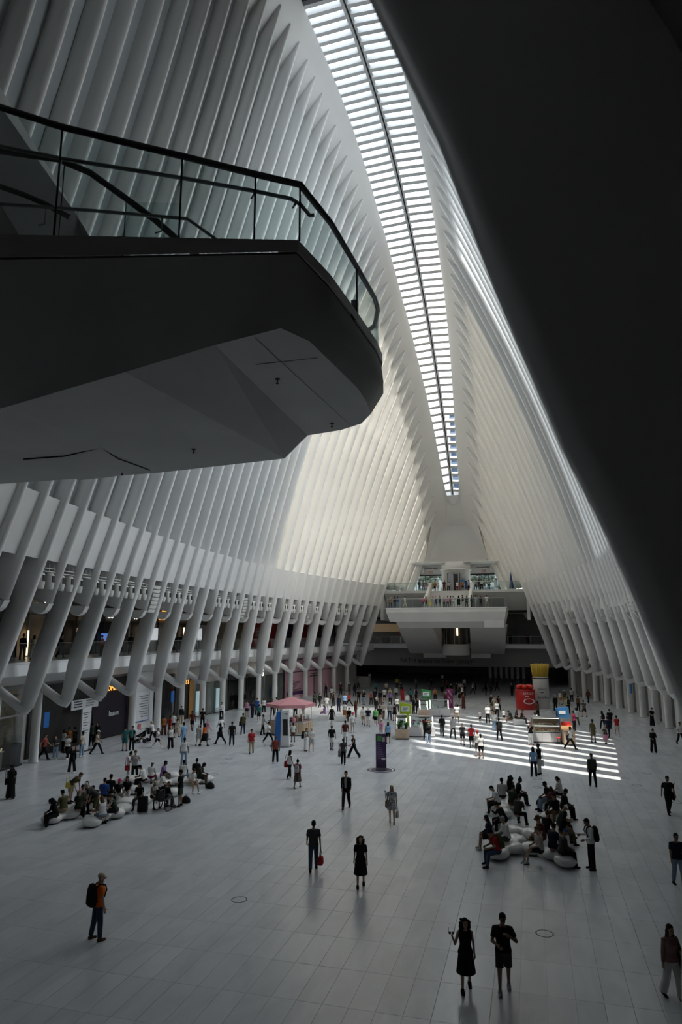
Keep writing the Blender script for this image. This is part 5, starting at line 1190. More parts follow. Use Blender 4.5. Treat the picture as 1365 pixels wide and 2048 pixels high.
(-12.11, 62.35, 0, 'stand', 16, 1.7, 'f', 'sundress:k', 'short_skirt:k', 'short:k', 'l', 'person in black sleeveless dress, strapless dress left of lime sign', 'k', 0, 1),
(-18.92, 76.55, 0, 'stand', 187, 1.74, 'm', 'tee:k', 'trousers:k', 'short:k', 'm', 'person in black t-shirt and black trousers, white print on chest', 'k', 0, 1),
(-18.01, 75.11, 0, 'chin', 184, 1.8, 'm', 'tee:k', 'trousers:lj', 'short:gy', 'l', 'person in black t-shirt and light jeans, hand on chin in crowd', 'k', 0, 1),
(-14.95, 67.59, 0, 'stand', 201, 1.66, 'f', 'long:k', 'trousers:g', 'hat:be', 'l', 'person in black top and dark grey trousers, straw hat in the crowd', 'k', 0, 0),
(-17.22, 75.33, 0, 'stand', 201, 1.68, 'f', 'tank:rb', 'trousers:k', 'short:mh', 'l', 'person in brick red vest top and black trousers, bare arms in the crowd', 'k', 0, 1),
(-17.32, 77.56, 0, 'walk', 203, 1.8, 'm', 'jacket:n', 'trousers:n', 'short:k', 'l', 'person in navy jacket and navy trousers, navy suit in the crowd', 'k', 0, 0),
(-16.38, 76.11, 0, 'walk', 198, 1.76, 'm', 'long:k', 'trousers:br', 'short:k', 'd', 'person in black top and brown trousers, dark clothes behind the suit', 'k', 0, 1),
(-16.47, 78.98, 0, 'phone', 185, 1.78, 'm', 'tee:w', 'shorts:k', 'short:k', 'm', 'person in white t-shirt and black shorts, looking at phone in crowd', 'w', 0, 1),
(-18.56, 90.03, 0, 'stand', 189, 1.68, 'f', 'tee:be', 'trousers:g', 'long:k', 'm', 'person in beige t-shirt and dark grey trousers, pale top behind phone reader', 'k', 0, 0),
(-19.72, 88.94, 0, 'stand', 13, 1.78, 'm', 'tee:te', 'trousers:k', 'short:k', 'm', 'person in teal t-shirt and black trousers, teal top in dim crowd', 'k', 0, 1),
(-18.71, 98.51, 0, 'stand', 24, 1.74, 'm', 'tee:y', 'trousers:k', 'short:k', 'm', 'person in yellow t-shirt and black trousers, yellow top in dim concourse', 'k', 0, 1),
(-16.09, 80.3, 0, 'walk', 23, 1.66, 'f', 'tee:be', 'trousers:k', 'long:bl', 'l', 'person in beige t-shirt and black trousers, cream top and fair hair', 'k', 0, 1),
(-15.21, 75.88, 0, 'phone', 196, 1.66, 'f', 'long:pu', 'trousers:k', 'long:k', 'm', 'person in purple top and black trousers, violet top in the crowd', 'k', 0, 0),
(-13.3, 69.85, 0, 'walk', 203, 1.66, 'f', 'tee:w', 'trousers:n', 'long:k', 'l', 'person in white t-shirt and navy trousers, white top by the lime sign', 'k', 0, 1),
(-15.76, 82.28, 0, 'stand', 13, 1.72, 'm', 'long:gy', 'trousers:k', 'short:k', 'm', 'person in pale grey top and black trousers, pale jumper behind white top', 'k', 0, 1),
(-14.8, 81.27, 0, 'stand', 18, 1.72, 'f', 'dress:r', 'long_skirt:r', 'long:k', 'm', 'person in red dress, long red gown in the crowd', 'k', 0, 0),
(-12.93, 73.85, 0, 'walk2', 191, 1.7, 'f', 'long:w', 'wide:gy', 'long:k', 'l', 'person in white top and pale grey wide trousers, white cardigan above lime sign', 'k', 0, 0),
(-13.6, 79.76, 0, 'walk', 4, 1.74, 'm', 'long:te', 'trousers:k', 'short:k', 'm', 'person in teal top and black trousers, teal coat behind red gown', 'k', 0, 1),
(-13.19, 81.09, 0, 'walk', 22, 1.76, 'm', 'tee:w', 'trousers:k', 'short:k', 'm', 'person in white t-shirt and black trousers, navy backpack beyond lime sign', 'k', 0, 0),
(-11.42, 68.56, 0, 'stand', 252, 1.78, 'm', 'long:k', 'trousers:k', 'short:k', 'd', 'person in black top and black trousers, left one of two facing green stall', 'k', 0, 1),
(-10.97, 68.25, 0, 'stand', 159, 1.76, 'm', 'jacket:k', 'trousers:k', 'short:k', 'm', 'person in black jacket and black trousers, right one of two facing green stall', 'k', 0, 0),
(-11.06, 81.67, 0, 'stand', 188, 1.66, 'f', 'tank:do', 'trousers:k', 'long:br', 'l', 'person in rust vest top and black trousers, behind the green sign stall', 'k', 0, 1),
(-9.06, 75.42, 0, 'stand', 156, 1.74, 'm', 'long:dr', 'trousers:k', 'short:w', 'm', 'person in dark red top and black trousers, beside the magenta panel', 'k', 0, 1),
(-7.83, 76.82, 0, 'stand', 26, 1.76, 'm', 'tee:lg', 'trousers:gy', 'short:k', 'm', 'person in grey t-shirt and pale grey trousers, black backpack right of magenta panel', 'k', 0, 1),
(-7.13, 74.42, 0, 'stand', 15, 1.7, 'f', 'dress:dr', 'long_skirt:dr', 'long:do', 'l', 'person in dark red dress, long dark red gown right of panel', 'k', 0, 0),
(-6.61, 62.77, 0, 'stand', 183, 1.8, 'm', 'tee:w', 'shorts:kh', 'curly:k', 'd', "person in white t-shirt and khaki shorts, backpack at the stripes' far end", 'k', 0, 0),
(-7.37, 50.51, 0, 'walk', 188, 1.7, 'f', 'jacket:k', 'trousers:lj', 'short:mh', 'l', 'person in black jacket and light jeans, in front of the flower stall', 'w', 0, 0),
(-7.82, 52.31, 0, 'walk', 22, 1.72, 'm', 'long:k', 'trousers:k', 'short:k', 'm', 'person in black top and black trousers, behind person in black jacket', 'k', 0, 1),
(-6.89, 54.38, 0, 'walk', 6, 1.76, 'm', 'long:k', 'trousers:g', 'short:k', 'm', 'person in black top and dark grey trousers, black backpack right of flower stall', 'k', 0, 1),
(-5.95, 53.33, 0, 'walk', 207, 1.78, 'm', 'tee:lg', 'trousers:g', 'short:mh', 'l', 'person in grey t-shirt and dark grey trousers, grey top on the sunlit stripes', 'k', 0, 1),
(-4.98, 50.48, 0, 'walk2', 190, 1.66, 'f', 'tee:g', 'shorts:k', 'tail:br', 'l', 'person in dark grey t-shirt and black shorts, bare legs on the sunlit stripes', 'k', 0, 0),
(-4.28, 49.56, 0, 'walk', 189, 1.76, 'm', 'tee:r', 'shorts:k', 'short:k', 'd', 'person in red t-shirt and black shorts, red top on the sunlit stripes', 'k', 0, 0),
(-3.36, 45.47, 0, 'stand', 24, 1.66, 'f', 'tee:w', 'shorts:k', 'tail:k', 'm', 'person in white t-shirt and black shorts, in front of partner on stripes', 'br', 0, 1),
(-3.6, 46.14, 0, 'stand', 20, 1.8, 'm', 'tee:gy', 'shorts:g', 'short:r', 'l', 'person in pale grey t-shirt and dark grey shorts, behind partner on stripes', 'br', 0, 1),
(-2.58, 53.5, 0, 'walk', 19, 1.76, 'm', 'tee:k', 'trousers:k', 'short:k', 'm', 'person in black t-shirt and black trousers, dark backpack on stripes', 'k', 0, 1),
(-3.18, 58.51, 0, 'stand', 183, 1.66, 'f', 'tee:w', 'long_skirt:lj', 'long:mh', 'l', 'person in white t-shirt and light denim long skirt, long denim skirt on stripes', 'k', 0, 0),
(-4.64, 62.96, 0, 'stand', 229, 1.22, 'm', 'tee:w', 'shorts:k', 'short:bl', 'l', 'person in white t-shirt and black shorts, small fair boy on stripes', 'w', 0, 0),
(-3.97, 63.15, 0, 'stand', 198, 1.76, 'm', 'tee:w', 'trousers:k', 'short:k', 'l', 'person in white t-shirt and black trousers, backpack right of small boy', 'k', 0, 1),
(-3.39, 67.42, 0, 'walk2', 202, 1.7, 'f', 'tee:w', 'trousers:k', 'tail:mh', 'l', 'person in white t-shirt and black trousers, right of man with backpack', 'k', 0, 0),
(-2.67, 64.94, 0, 'stand', 184, 1.12, 'm', 'tee:w', 'shorts:k', 'short:k', 'l', 'person in white t-shirt and black shorts, smallest boy left of white cube', 'w', 0, 1),
(-4.21, 73.28, 0, 'stand', 230, 1.72, 'm', 'jacket:k', 'shorts:br', 'hat:bl', 'l', 'person in black jacket and brown shorts, straw hat group beyond stripes', 'k', 0, 0),
(-3.85, 71.98, 0, 'walk', 147, 1.78, 'm', 'tee:be', 'shorts:be', 'short:br', 'l', 'person in beige t-shirt and beige shorts, tan clothes beyond stripes', 'k', 0, 1),
(-3.5, 73.0, 0, 'walk', 320, 1.68, 'f', 'tee:r', 'trousers:k', 'tail:k', 'm', 'person in red t-shirt and black trousers, red top black backpack beyond stripes', 'k', 0, 0),
(-0.35, 51.75, 0, 'photo', 200, 1.7, 'f', 'tee:k', 'trousers:w', 'short:r', 'l', 'person in black t-shirt and white trousers, photographing before the bakery stall', 'rb', 0, 1),
(2.05, 74.52, 0, 'stand', 15, 1.76, 'm', 'long:k', 'trousers:k', 'cap:w', 'm', 'person in black top and black trousers, white cap on far right floor', 'k', 0, 0),
(2.8, 81.37, 0, 'walk', 192, 1.68, 'f', 'sundress:w', 'short_skirt:do', 'long:k', 'l', 'person in white sleeveless dress, white top in far right shade', 'k', 0, 1),
(3.25, 82.05, 0, 'walk', 190, 1.74, 'm', 'tee:ol', 'shorts:kh', 'cap:w', 'm', 'person in olive t-shirt and khaki shorts, white cap in far right shade', 'k', 0, 1),
(3.2, 72.57, 0, 'stand', 15, 1.78, 'm', 'tee:y', 'trousers:k', 'short:k', 'm', 'person in yellow t-shirt and black trousers, yellow top black backpack', 'k', 0, 0),
(4.26, 74.66, 0, 'stand', 320, 1.74, 'm', 'tee:br', 'trousers:k', 'short:k', 'd', 'person in brown t-shirt and black trousers, brown top near right columns', 'k', 0, 0),
(4.49, 69.98, 0, 'walk', 22, 1.76, 'm', 'tee:camo', 'shorts:k', 'short:mh', 'l', 'person in mottled t-shirt and black shorts, mottled shirt near right columns', 'k', 0, 1),
(3.39, 62.8, 0, 'walk', 19, 1.74, 'm', 'tee:w', 'trousers:ol', 'short:k', 'd', 'person in white t-shirt and olive trousers, stout, right of blue bakery sign', 'w', 0, 1),
(3.02, 59.91, 0, 'stand', 61, 1.74, 'f', 'tee:ma', 'trousers:k', 'short:k', 'd', 'person in maroon t-shirt and black trousers, magenta top at bakery stall side', 'k', 0, 1),
(2.23, 50.71, 0, 'stride', 275, 1.72, 'm', 'tee:w', 'trousers:k', 'short:k', 'd', 'person in white t-shirt and black trousers, striding past the bakery stall', 'k', 0, 0),
(3.98, 54.09, 0, 'stand', 23, 1.8, 'm', 'tee:ol', 'shorts:ol', 'short:k', 'd', 'person in olive t-shirt and olive shorts, dark olive set, right of bakery', 'k', 0, 1),
(5.34, 61.75, 0, 'walk', 18, 1.66, 'f', 'tee:w', 'trousers:n', 'long:k', 'm', 'person in white t-shirt and navy trousers, left of three walking away', 'k', 0, 1),
(5.94, 61.91, 0, 'walk', 6, 1.8, 'm', 'tee:k', 'trousers:g', 'short:k', 'l', 'person in black t-shirt and dark grey trousers, middle of three walking away', 'k', 0, 0),
(6.02, 57.92, 0, 'walk2', 14, 1.7, 'f', 'tee:r', 'short_skirt:gy', 'tail:k', 'l', 'person in red t-shirt and pale grey short skirt, dark jumper round waist, right of three', 'w', 0, 0),
(5.25, 56.66, 0, 'walk', 8, 1.78, 'm', 'long:n', 'trousers:n', 'short:k', 'm', 'person in navy top and navy trousers, with girl in pink skirt', 'k', 0, 0),
(4.77, 53.61, 0, 'walk2', 13, 1.42, 'f', 'tee:g', 'skirt:p', 'tail:br', 'l', 'person in dark grey t-shirt and pink skirt, girl in pink skirt', 'k', 0, 1),
(1.5, 82.14, 0, 'stand', 13, 1.74, 'm', 'tee:w', 'trousers:k', 'short:k', 'm', 'person in white t-shirt and black trousers, right of the pasta jar display', 'k', 0, 1),
(4.18, 84.64, 0, 'stand', 20, 1.74, 'm', 'tee:gy', 'trousers:k', 'short:k', 'm', 'person in pale grey t-shirt and black trousers, dim, near right concourse mouth', 'k', 0, 0),
(5.91, 83.93, 0, 'walk', 205, 1.7, 'f', 'long:dr', 'trousers:k', 'long:k', 'm', 'person in dark red top and black trousers, dark red top by right columns', 'k', 0, 0),
(0.28, 68.03, 0, 'stand', 48, 1.72, 'f', 'jacket:br', 'trousers:k', 'long:k', 'm', 'person in brown jacket and black trousers, beside the pasta jar display', 'k', 0, 1),
(-20.89, 28.86, 0, 'bend', 276, 1.76, 'm', 'tee:ol', 'shorts:kh', 'short:br', 'l', 'person in olive t-shirt and khaki shorts, bald, yellow waist bag, left benches', 'k', 0, 0),
(-18.28, 27.07, 0, 'bend', 108, 1.8, 'm', 'tee:g', 'trousers:ol', 'short:gy', 'l', 'person in dark grey t-shirt and olive trousers, stooping over the left benches', 'k', 0, 1),
(-21.05, 33.89, 0, 'phone', 289, 1.66, 'f', 'tee:w', 'wide:w', 'bun:k', 'm', 'person in white t-shirt and white wide trousers, red bag, behind left benches', 'k', 0, 0),
(-20.58, 33.76, 0, 'chin', 199, 1.8, 'm', 'tee:lg', 'trousers:k', 'short:br', 'l', 'person in grey t-shirt and black trousers, crossbody strap, behind left benches', 'w', 0, 0),
(-15.68, 29.62, 0, 'folded', 106, 1.78, 'm', 'tee:k', 'shorts:dg', 'short:k', 'm', 'person in black t-shirt and dark green shorts, arms folded beside the wheelchair', 'k', 0, 1),
(-18.96, 25.33, 0, 'sitphone', 149, 1.66, 'f', 'long:k', 'trousers:k', 'curly:k', 'd', 'person in black top and black trousers, left end of nearest left bench', 'gy', 1, 0),
(-19.17, 26.1, 0, 'sit', 72, 1.78, 'm', 'long:ol', 'trousers:kh', 'short:k', 'm', 'person in olive top and khaki trousers, back turned, nearest left bench', 'k', 1, 0),
(-18.73, 26.48, 0, 'sit', 23, 1.7, 'f', 'tee:dg', 'trousers:k', 'cap:p', 'l', 'person in dark green t-shirt and black trousers, pale pink cap, nearest left bench', 'k', 1, 0),
(-19.33, 27.4, 0, 'sit', 249, 1.74, 'm', 'tee:camo', 'trousers:k', 'short:k', 'm', 'person in mottled t-shirt and black trousers, printed shirt, nearest left bench', 'k', 0, 0),
(-19.48, 28.25, 0, 'sit', 157, 1.7, 'f', 'tee:g', 'trousers:k', 'long:k', 'd', 'person in dark grey t-shirt and black trousers, behind the stooping man', 'k', 0, 1),
(-18.93, 27.83, 0, 'sitphone', 200, 1.7, 'm', 'long:k', 'trousers:k', 'short:k', 'm', 'person in black top and black trousers, in front of the stooping man', 'k', 0, 1),
(-17.12, 25.84, 0, 'sit', 66, 1.66, 'f', 'tank:w', 'shorts:lj', 'long:br', 'm', 'person in white vest top and light denim shorts, brown hair, second left bench', 'k', 1, 1),
(-16.98, 26.54, 0, 'sithead', 109, 1.68, 'f', 'tank:dg', 'shorts:n', 'tail:mh', 'l', 'person in dark green vest top and navy shorts, hand to head, second left bench', 'k', 1, 1),
(-19.06, 28.73, 0, 'sit', 22, 1.72, 'm', 'tee:b', 'trousers:k', 'short:k', 'm', 'person in blue t-shirt and black trousers, blue shirt, middle left bench', 'k', 0, 1),
(-19.15, 29.31, 0, 'sit', 15, 1.8, 'm', 'jacket:k', 'trousers:k', 'short:k', 'd', 'person in black jacket and black trousers, black jacket, middle left bench', 'k', 0, 0),
(-18.59, 29.13, 0, 'sit', 236, 1.68, 'f', 'tee:k', 'trousers:gy', 'cap:hp', 'm', 'person in black t-shirt and pale grey trousers, hot pink cap, middle left bench', 'k', 0, 1),
(-18.46, 29.7, 0, 'sit', 204, 1.68, 'f', 'tee:k', 'trousers:gy', 'long:k', 'm', 'person in black t-shirt and pale grey trousers, long black hair, middle left bench', 'k', 0, 1),
(-19.03, 32.14, 0, 'sitphone', 97, 1.78, 'm', 'tee:w', 'trousers:k', 'short:k', 'm', 'person in white t-shirt and black trousers, white back, rear left bench', 'k', 0, 1),
(-19.25, 33.1, 0, 'sit', 5, 1.66, 'f', 'tee:w', 'shorts:ma', 'cap:w', 'd', 'person in white t-shirt and maroon shorts, maroon shorts, rear left bench', 'k', 0, 0),
(-18.68, 33.25, 0, 'sit', 294, 1.76, 'm', 'tee:pu', 'trousers:camo', 'short:k', 'd', 'person in purple t-shirt and mottled trousers, purple shirt, rear left bench', 'k', 0, 0),
(-17.27, 28.85, 0, 'sit', 192, 1.68, 'f', 'tee:k', 'trousers:g', 'long:k', 'm', 'person in black t-shirt and dark grey trousers, sunglasses, behind black suitcase', 'k', 0, 1),
(-16.79, 29.19, 0, 'sit', 234, 1.66, 'f', 'tank:gy', 'skirt:k', 'long:bl', 'l', 'person in pale grey vest top and black skirt, fair hair beside the wheelchair', 'k', 0, 1),
(-17.41, 30.93, 0, 'sit', 294, 1.74, 'm', 'tee:w', 'trousers:k', 'short:k', 'm', 'person in white t-shirt and black trousers, white top behind the wheelchair', 'k', 0, 0),
(-17.77, 33.76, 0, 'sit', 5, 1.74, 'm', 'tee:w', 'trousers:lj', 'short:k', 'd', 'person in white t-shirt and light jeans, white back, right of arms folded man', 'k', 0, 1),
(-16.48, 32.11, 0, 'sitphone', 248, 1.76, 'm', 'tee:w', 'shorts:kh', 'short:mh', 'l', 'person in white t-shirt and khaki shorts, bowed over phone, right left bench', 'w', 0, 0),
(-16.74, 33.52, 0, 'sitphone', 283, 1.76, 'm', 'tank:dg', 'shorts:k', 'short:k', 'd', 'person in dark green vest top and black shorts, green top at bench end', 'k', 0, 1),
(-17.24, 34.18, 0, 'sit', 13, 1.78, 'm', 'long:k', 'trousers:k', 'short:k', 'd', 'person in black top and black trousers, black top at bench end', 'k', 0, 0),
(-1.57, 33.35, 0, 'sit', 12, 1.78, 'm', 'tee:gy', 'trousers:n', 'short:k', 'd', 'person in pale grey t-shirt and navy trousers, striped shirt, rear right bench', 'k', 0, 0),
(-1.28, 34.38, 0, 'sit', 337, 1.7, 'f', 'tank:k', 'trousers:k', 'curly:k', 'm', 'person in black vest top and black trousers, bare shoulders, rear right bench', 'k', 0, 0),
(-0.93, 33.92, 0, 'sit', 289, 1.72, 'f', 'tee:k', 'trousers:k', 'bun:k', 'd', 'person in black t-shirt and black trousers, outstretched phone, rear right bench', 'k', 0, 0),
(-1.71, 31.97, 0, 'sitphone', 104, 1.78, 'm', 'tee:w', 'trousers:k', 'short:k', 'l', 'person in white t-shirt and black trousers, white shirt, left of rear right bench', 'w', 0, 0),
(-1.15, 32.12, 0, 'sit', 323, 1.76, 'm', 'long:dg', 'trousers:br', 'short:k', 'm', 'person in dark green top and brown trousers, dark green jumper, rear right bench', 'k', 0, 0),
(-0.86, 30.29, 0, 'sitphone', 336, 1.78, 'm', 'tee:g', 'trousers:k', 'short:mh', 'm', 'person in dark grey t-shirt and black trousers, charcoal shirt, rear right bench', 'k', 0, 1),
(-1.35, 29.29, 0, 'sithead', 114, 1.78, 'm', 'long:k', 'trousers:k', 'short:k', 'm', 'person in black top and black trousers, hunched in black, middle right bench', 'w', 0, 0),
(-1.17, 26.82, 0, 'sit', 117, 1.76, 'm', 'shirt:w', 'trousers:g', 'short:lg', 'l', 'person in white shirt and dark grey trousers, white hair, nearest left of right benches', 'k', 1, 0),
(-1.74, 26.94, 0, 'sit', 98, 1.7, 'f', 'long:n', 'shorts:k', 'long:k', 'm', 'person in navy top and black shorts, front edge of right benches', 'gy', 1, 1),
(-1.42, 25.2, 0, 'sitphone', 114, 1.76, 'm', 'tee:r', 'trousers:j', 'short:k', 'm', 'person in red t-shirt and dark jeans, red shirt with backpack, right benches', 'k', 1, 0),
(-0.03, 25.69, 0, 'sitcross', 112, 1.76, 'm', 'tank:gy', 'shorts:k', 'short:br', 'l', 'person in pale grey vest top and black shorts, pale vest and bare legs, right benches', 'gy', 1, 1),
(0.07, 27.23, 0, 'sit', 115, 1.76, 'm', 'tee:dr', 'trousers:br', 'hat:br', 'l', 'person in dark red t-shirt and brown trousers, brown hat, right benches', 'k', 0, 1),
(0.22, 28.06, 0, 'sit', 337, 1.7, 'f', 'tee:k', 'trousers:k', 'bun:br', 'l', 'person in black t-shirt and black trousers, behind the brown hat', 'k', 0, 0),
(0.66, 25.66, 0, 'sit', 288, 1.74, 'm', 'long:g', 'trousers:k', 'cap:b', 'm', 'person in dark grey top and black trousers, dark blue cap, nearest right bench', 'k', 1, 0),
(0.38, 26.17, 0, 'sit', 327, 1.76, 'm', 'jacket:n', 'trousers:k', 'short:k', 'm', 'person in navy jacket and black trousers, navy jacket, nearest right bench', 'k', 1, 1),
(0.73, 29.26, 0, 'sitphone', 280, 1.74, 'm', 'tee:dg', 'trousers:g', 'cap:w', 'm', 'person in dark green t-shirt and dark grey trousers, white cap, right benches', 'k', 0, 1),
(0.78, 28.22, 0, 'sit', 290, 1.7, 'f', 'tee:k', 'trousers:ol', 'long:k', 'm', 'person in black t-shirt and olive trousers, olive trousers, right benches', 'k', 0, 1),
(0.43, 33.23, 0, 'sit', 105, 1.78, 'm', 'tee:k', 'trousers:lj', 'short:k', 'd', 'person in black t-shirt and light jeans, blue jeans, rear of right benches', 'k', 0, 1),
(0.6, 32.68, 0, 'sit', 148, 1.68, 'f', 'long:dr', 'trousers:k', 'long:k', 'd', 'person in dark red top and black trousers, dark red top, rear of right benches', 'k', 0, 1),
(0.98, 34.67, 0, 'sit', 62, 1.7, 'f', 'tee:gy', 'trousers:k', 'tail:k', 'm', 'person in pale grey t-shirt and black trousers, ponytail, rear of right benches', 'k', 0, 1),
(0.97, 31.89, 0, 'sit', 291, 1.78, 'm', 'jacket:k', 'trousers:k', 'short:k', 'd', 'person in black jacket and black trousers, black hoodie, rear of right benches', 'k', 0, 0),
(0.67, 31.21, 0, 'sit', 146, 1.72, 'm', 'long:k', 'trousers:br', 'short:k', 'm', 'person in black top and brown trousers, in black, beside the white cap', 'k', 0, 0),
(-18.82, 62.95, 0, 'sitcross', 110, 1.66, 'f', 'tee:pu', 'shorts:pu', 'long:k', 'l', 'person in purple t-shirt and purple shorts, purple outfit on left white cube', 'w', 0, 1),
(-16.07, 61.24, 0, 'sit', 205, 1.7, 'm', 'long:k', 'trousers:k', 'short:k', 'm', 'person in black top and black trousers, black clothes on second white cube', 'k', 0, 1),
(-1.94, 62.83, 0, 'sitphone', 105, 1.74, 'm', 'tee:dg', 'shorts:br', 'short:k', 'm', 'person in dark green t-shirt and brown shorts, green top, on right white cube', 'w', 0, 1),
(-1.6, 63.72, 0, 'sit', 247, 1.68, 'f', 'tee:k', 'trousers:k', 'long:k', 'm', 'person in black t-shirt and black trousers, centre of right white cube', 'k', 0, 0),
(-1.14, 63.36, 0, 'sit', 277, 1.7, 'f', 'long:k', 'trousers:k', 'tail:k', 'm', 'person in black top and black trousers, right end of right white cube', 'k', 0, 0),
(0.05, 61.94, 0, 'sit', 17, 1.7, 'f', 'tee:w', 'trousers:k', 'long:k', 'm', 'person in white t-shirt and black trousers, yellow bag, behind bakery stall', 'k', 0, 1),
(-17.25, 87.2, 10.86, 'stand', 194, 1.66, 'f', 'tee:do', 'trousers:k', 'long:do', 'l', 'person in rust t-shirt and black trousers, ginger hair, left end of far landing', 'k', 0, 0),
(-16.66, 86.86, 10.86, 'stand', 335, 1.76, 'm', 'long:k', 'trousers:g', 'short:k', 'm', 'person in black top and dark grey trousers, black jacket, left end of far landing', 'k', 0, 0),
(-16.34, 87.24, 10.86, 'stand', 20, 1.72, 'm', 'tee:b', 'trousers:lj', 'short:k', 'm', 'person in blue t-shirt and light jeans, blue top, left end of far landing', 'k', 0, 0),
(-15.25, 86.25, 10.86, 'walk', 282, 1.78, 'm', 'tee:w', 'trousers:be', 'short:k', 'm', 'person in white t-shirt and beige trousers, white top, left of far landing', 'k', 0, 0),
(-13.06, 86.9, 10.86, 'stand', 186, 1.68, 'f', 'tee:hp', 'trousers:g', 'short:k', 'm', 'person in hot pink t-shirt and dark grey trousers, at foot of far stairs', 'k', 0, 0),
(-12.57, 86.43, 10.86, 'stand', 23, 1.7, 'f', 'long:ma', 'trousers:k', 'long:k', 'm', "person in maroon top and black trousers, maroon top at far stairs' left parapet", 'k', 0, 1),
(-12.14, 86.64, 10.86, 'walk', 147, 1.66, 'f', 'sundress:y', 'skirt:y', 'long:bl', 'l', 'person in yellow sleeveless dress, yellow dress on the far landing', 'k', 0, 0),
(-11.75, 86.9, 10.86, 'stand', 191, 1.68, 'f', 'tee:be', 'trousers:gy', 'long:do', 'l', 'person in beige t-shirt and pale grey trousers, ginger hair beside yellow dress', 'k', 0, 0),
(-11.49, 87.55, 10.86, 'stand', 187, 1.72, 'm', 'tee:b', 'trousers:k', 'short:mh', 'l', 'person in blue t-shirt and black trousers, blue top on the far landing', 'k', 0, 0),
(-10.84, 86.37, 10.86, 'stand', 160, 1.74, 'm', 'tank:k', 'trousers:g', 'short:k', 'm', 'person in black vest top and dark grey trousers, black vest on the far landing', 'k', 0, 1),
(-10.38, 87.21, 10.86, 'stand', 25, 1.68, 'f', 'tee:lg', 'trousers:g', 'long:bl', 'l', 'person in grey t-shirt and dark grey trousers, grey top, fair hair, far landing', 'k', 0, 0),
(-9.89, 86.83, 10.86, 'stand', 205, 1.66, 'f', 'tee:p', 'trousers:g', 'bun:k', 'm', 'person in pink t-shirt and dark grey trousers, pale pink top on far landing', 'k', 0, 1),
(-9.6, 87.55, 10.86, 'stand', 232, 1.74, 'm', 'tee:rb', 'trousers:k', 'short:k', 'd', 'person in brick red t-shirt and black trousers, brick red top on far landing', 'k', 0, 1),
(-9.2, 86.79, 10.86, 'photo', 202, 1.7, 'f', 'tee:w', 'trousers:lg', 'short:k', 'm', 'person in white t-shirt and grey trousers, white top, arms raised, far landing', 'k', 0, 0),
(-8.55, 87.1, 10.86, 'stand', 9, 1.72, 'f', 'long:k', 'skirt:k', 'long:k', 'm', 'person in black top and black skirt, black dress, middle of far landing', 'k', 0, 0),
(-8.04, 86.94, 10.86, 'stand', 65, 1.78, 'm', 'tee:k', 'trousers:gy', 'short:k', 'm', 'person in black t-shirt and pale grey trousers, black top, pale trousers, far landing', 'k', 0, 0),
(-7.55, 86.98, 10.86, 'stand', 190, 1.72, 'm', 'tee:g', 'trousers:k', 'short:k', 'd', 'person in dark grey t-shirt and black trousers, dark top by right parapet', 'k', 0, 1),
(-6.96, 86.61, 10.86, 'stand', 292, 1.74, 'm', 'long:k', 'trousers:k', 'short:k', 'd', 'person in black top and black trousers, black clothes right of right parapet', 'k', 0, 1),
(-6.48, 87.46, 10.86, 'armout', 240, 1.78, 'm', 'tee:lb', 'trousers:lg', 'short:k', 'm', 'person in light blue t-shirt and grey trousers, pale blue top right of parapet', 'k', 0, 0),
(-5.8, 86.49, 10.86, 'phone', 198, 1.62, 'f', 'tee:k', 'trousers:k', 'long:k', 'm', 'person in black t-shirt and black trousers, short dark figure, right landing', 'k', 0, 0),
(-5.09, 86.88, 10.86, 'phone', 185, 1.74, 'm', 'tee:w', 'trousers:be', 'short:k', 'm', 'person in white t-shirt and beige trousers, white top, right end of landing', 'k', 0, 1),
(-14.8, 95.72, 13.55, 'stand', 235, 1.78, 'm', 'long:k', 'trousers:k', 'short:k', 'm', 'person in black top and black trousers, black backpack, left street level rail', 'k', 0, 0),
(-14.32, 96.26, 13.55, 'stand', 192, 1.7, 'f', 'tee:g', 'trousers:k', 'long:k', 'm', 'person in dark grey t-shirt and black trousers, grey top, left street level rail', 'k', 0, 0),
(-13.86, 95.98, 13.55, 'stand', 202, 1.6, 'f', 'tee:dr', 'skirt:p', 'bun:k', 'm', 'person in dark red t-shirt and pink skirt, pink skirt, left street level rail', 'k', 0, 0),
(-12.92, 97.89, 13.55, 'stand', 199, 1.66, 'm', 'tee:do', 'shorts:k', 'short:mh', 'l', 'person in rust t-shirt and black shorts, orange top, top of far stairs', 'k', 0, 1),
(-12.36, 96.84, 13.55, 'stand', 235, 1.78, 'm', 'tee:w', 'shorts:be', 'cap:w', 'm', 'person in white t-shirt and beige shorts, white cap, top of far stairs', 'k', 0, 0),
(-11.5, 97.17, 13.55, 'phone', 204, 1.78, 'm', 'tee:dr', 'trousers:br', 'short:k', 'd', 'person in dark red t-shirt and brown trousers, dark red top, top of far stairs', 'k', 0, 1),
(-10.87, 96.75, 13.55, 'bend', 205, 1.66, 'f', 'tee:w', 'trousers:k', 'short:k', 'm', 'person in white t-shirt and black trousers, stooping, top of far stairs', 'k', 0, 1),
(-9.65, 96.9, 13.55, 'photo', 186, 1.55, 'f', 'tee:w', 'shorts:r', 'short:mh', 'l', 'person in white t-shirt and red shorts, red shorts before the lift door', 'k', 0, 0),
(-8.89, 96.9, 13.55, 'stand', 203, 1.6, 'm', 'tee:do', 'shorts:k', 'short:k', 'm', 'person in rust t-shirt and black shorts, orange top beside lift door', 'k', 0, 1),
(-8.49, 97.78, 13.55, 'walk', 20, 1.72, 'f', 'dress:b', 'skirt:b', 'long:k', 'l', 'person in blue dress, blue dress by right parapet', 'k', 0, 1),
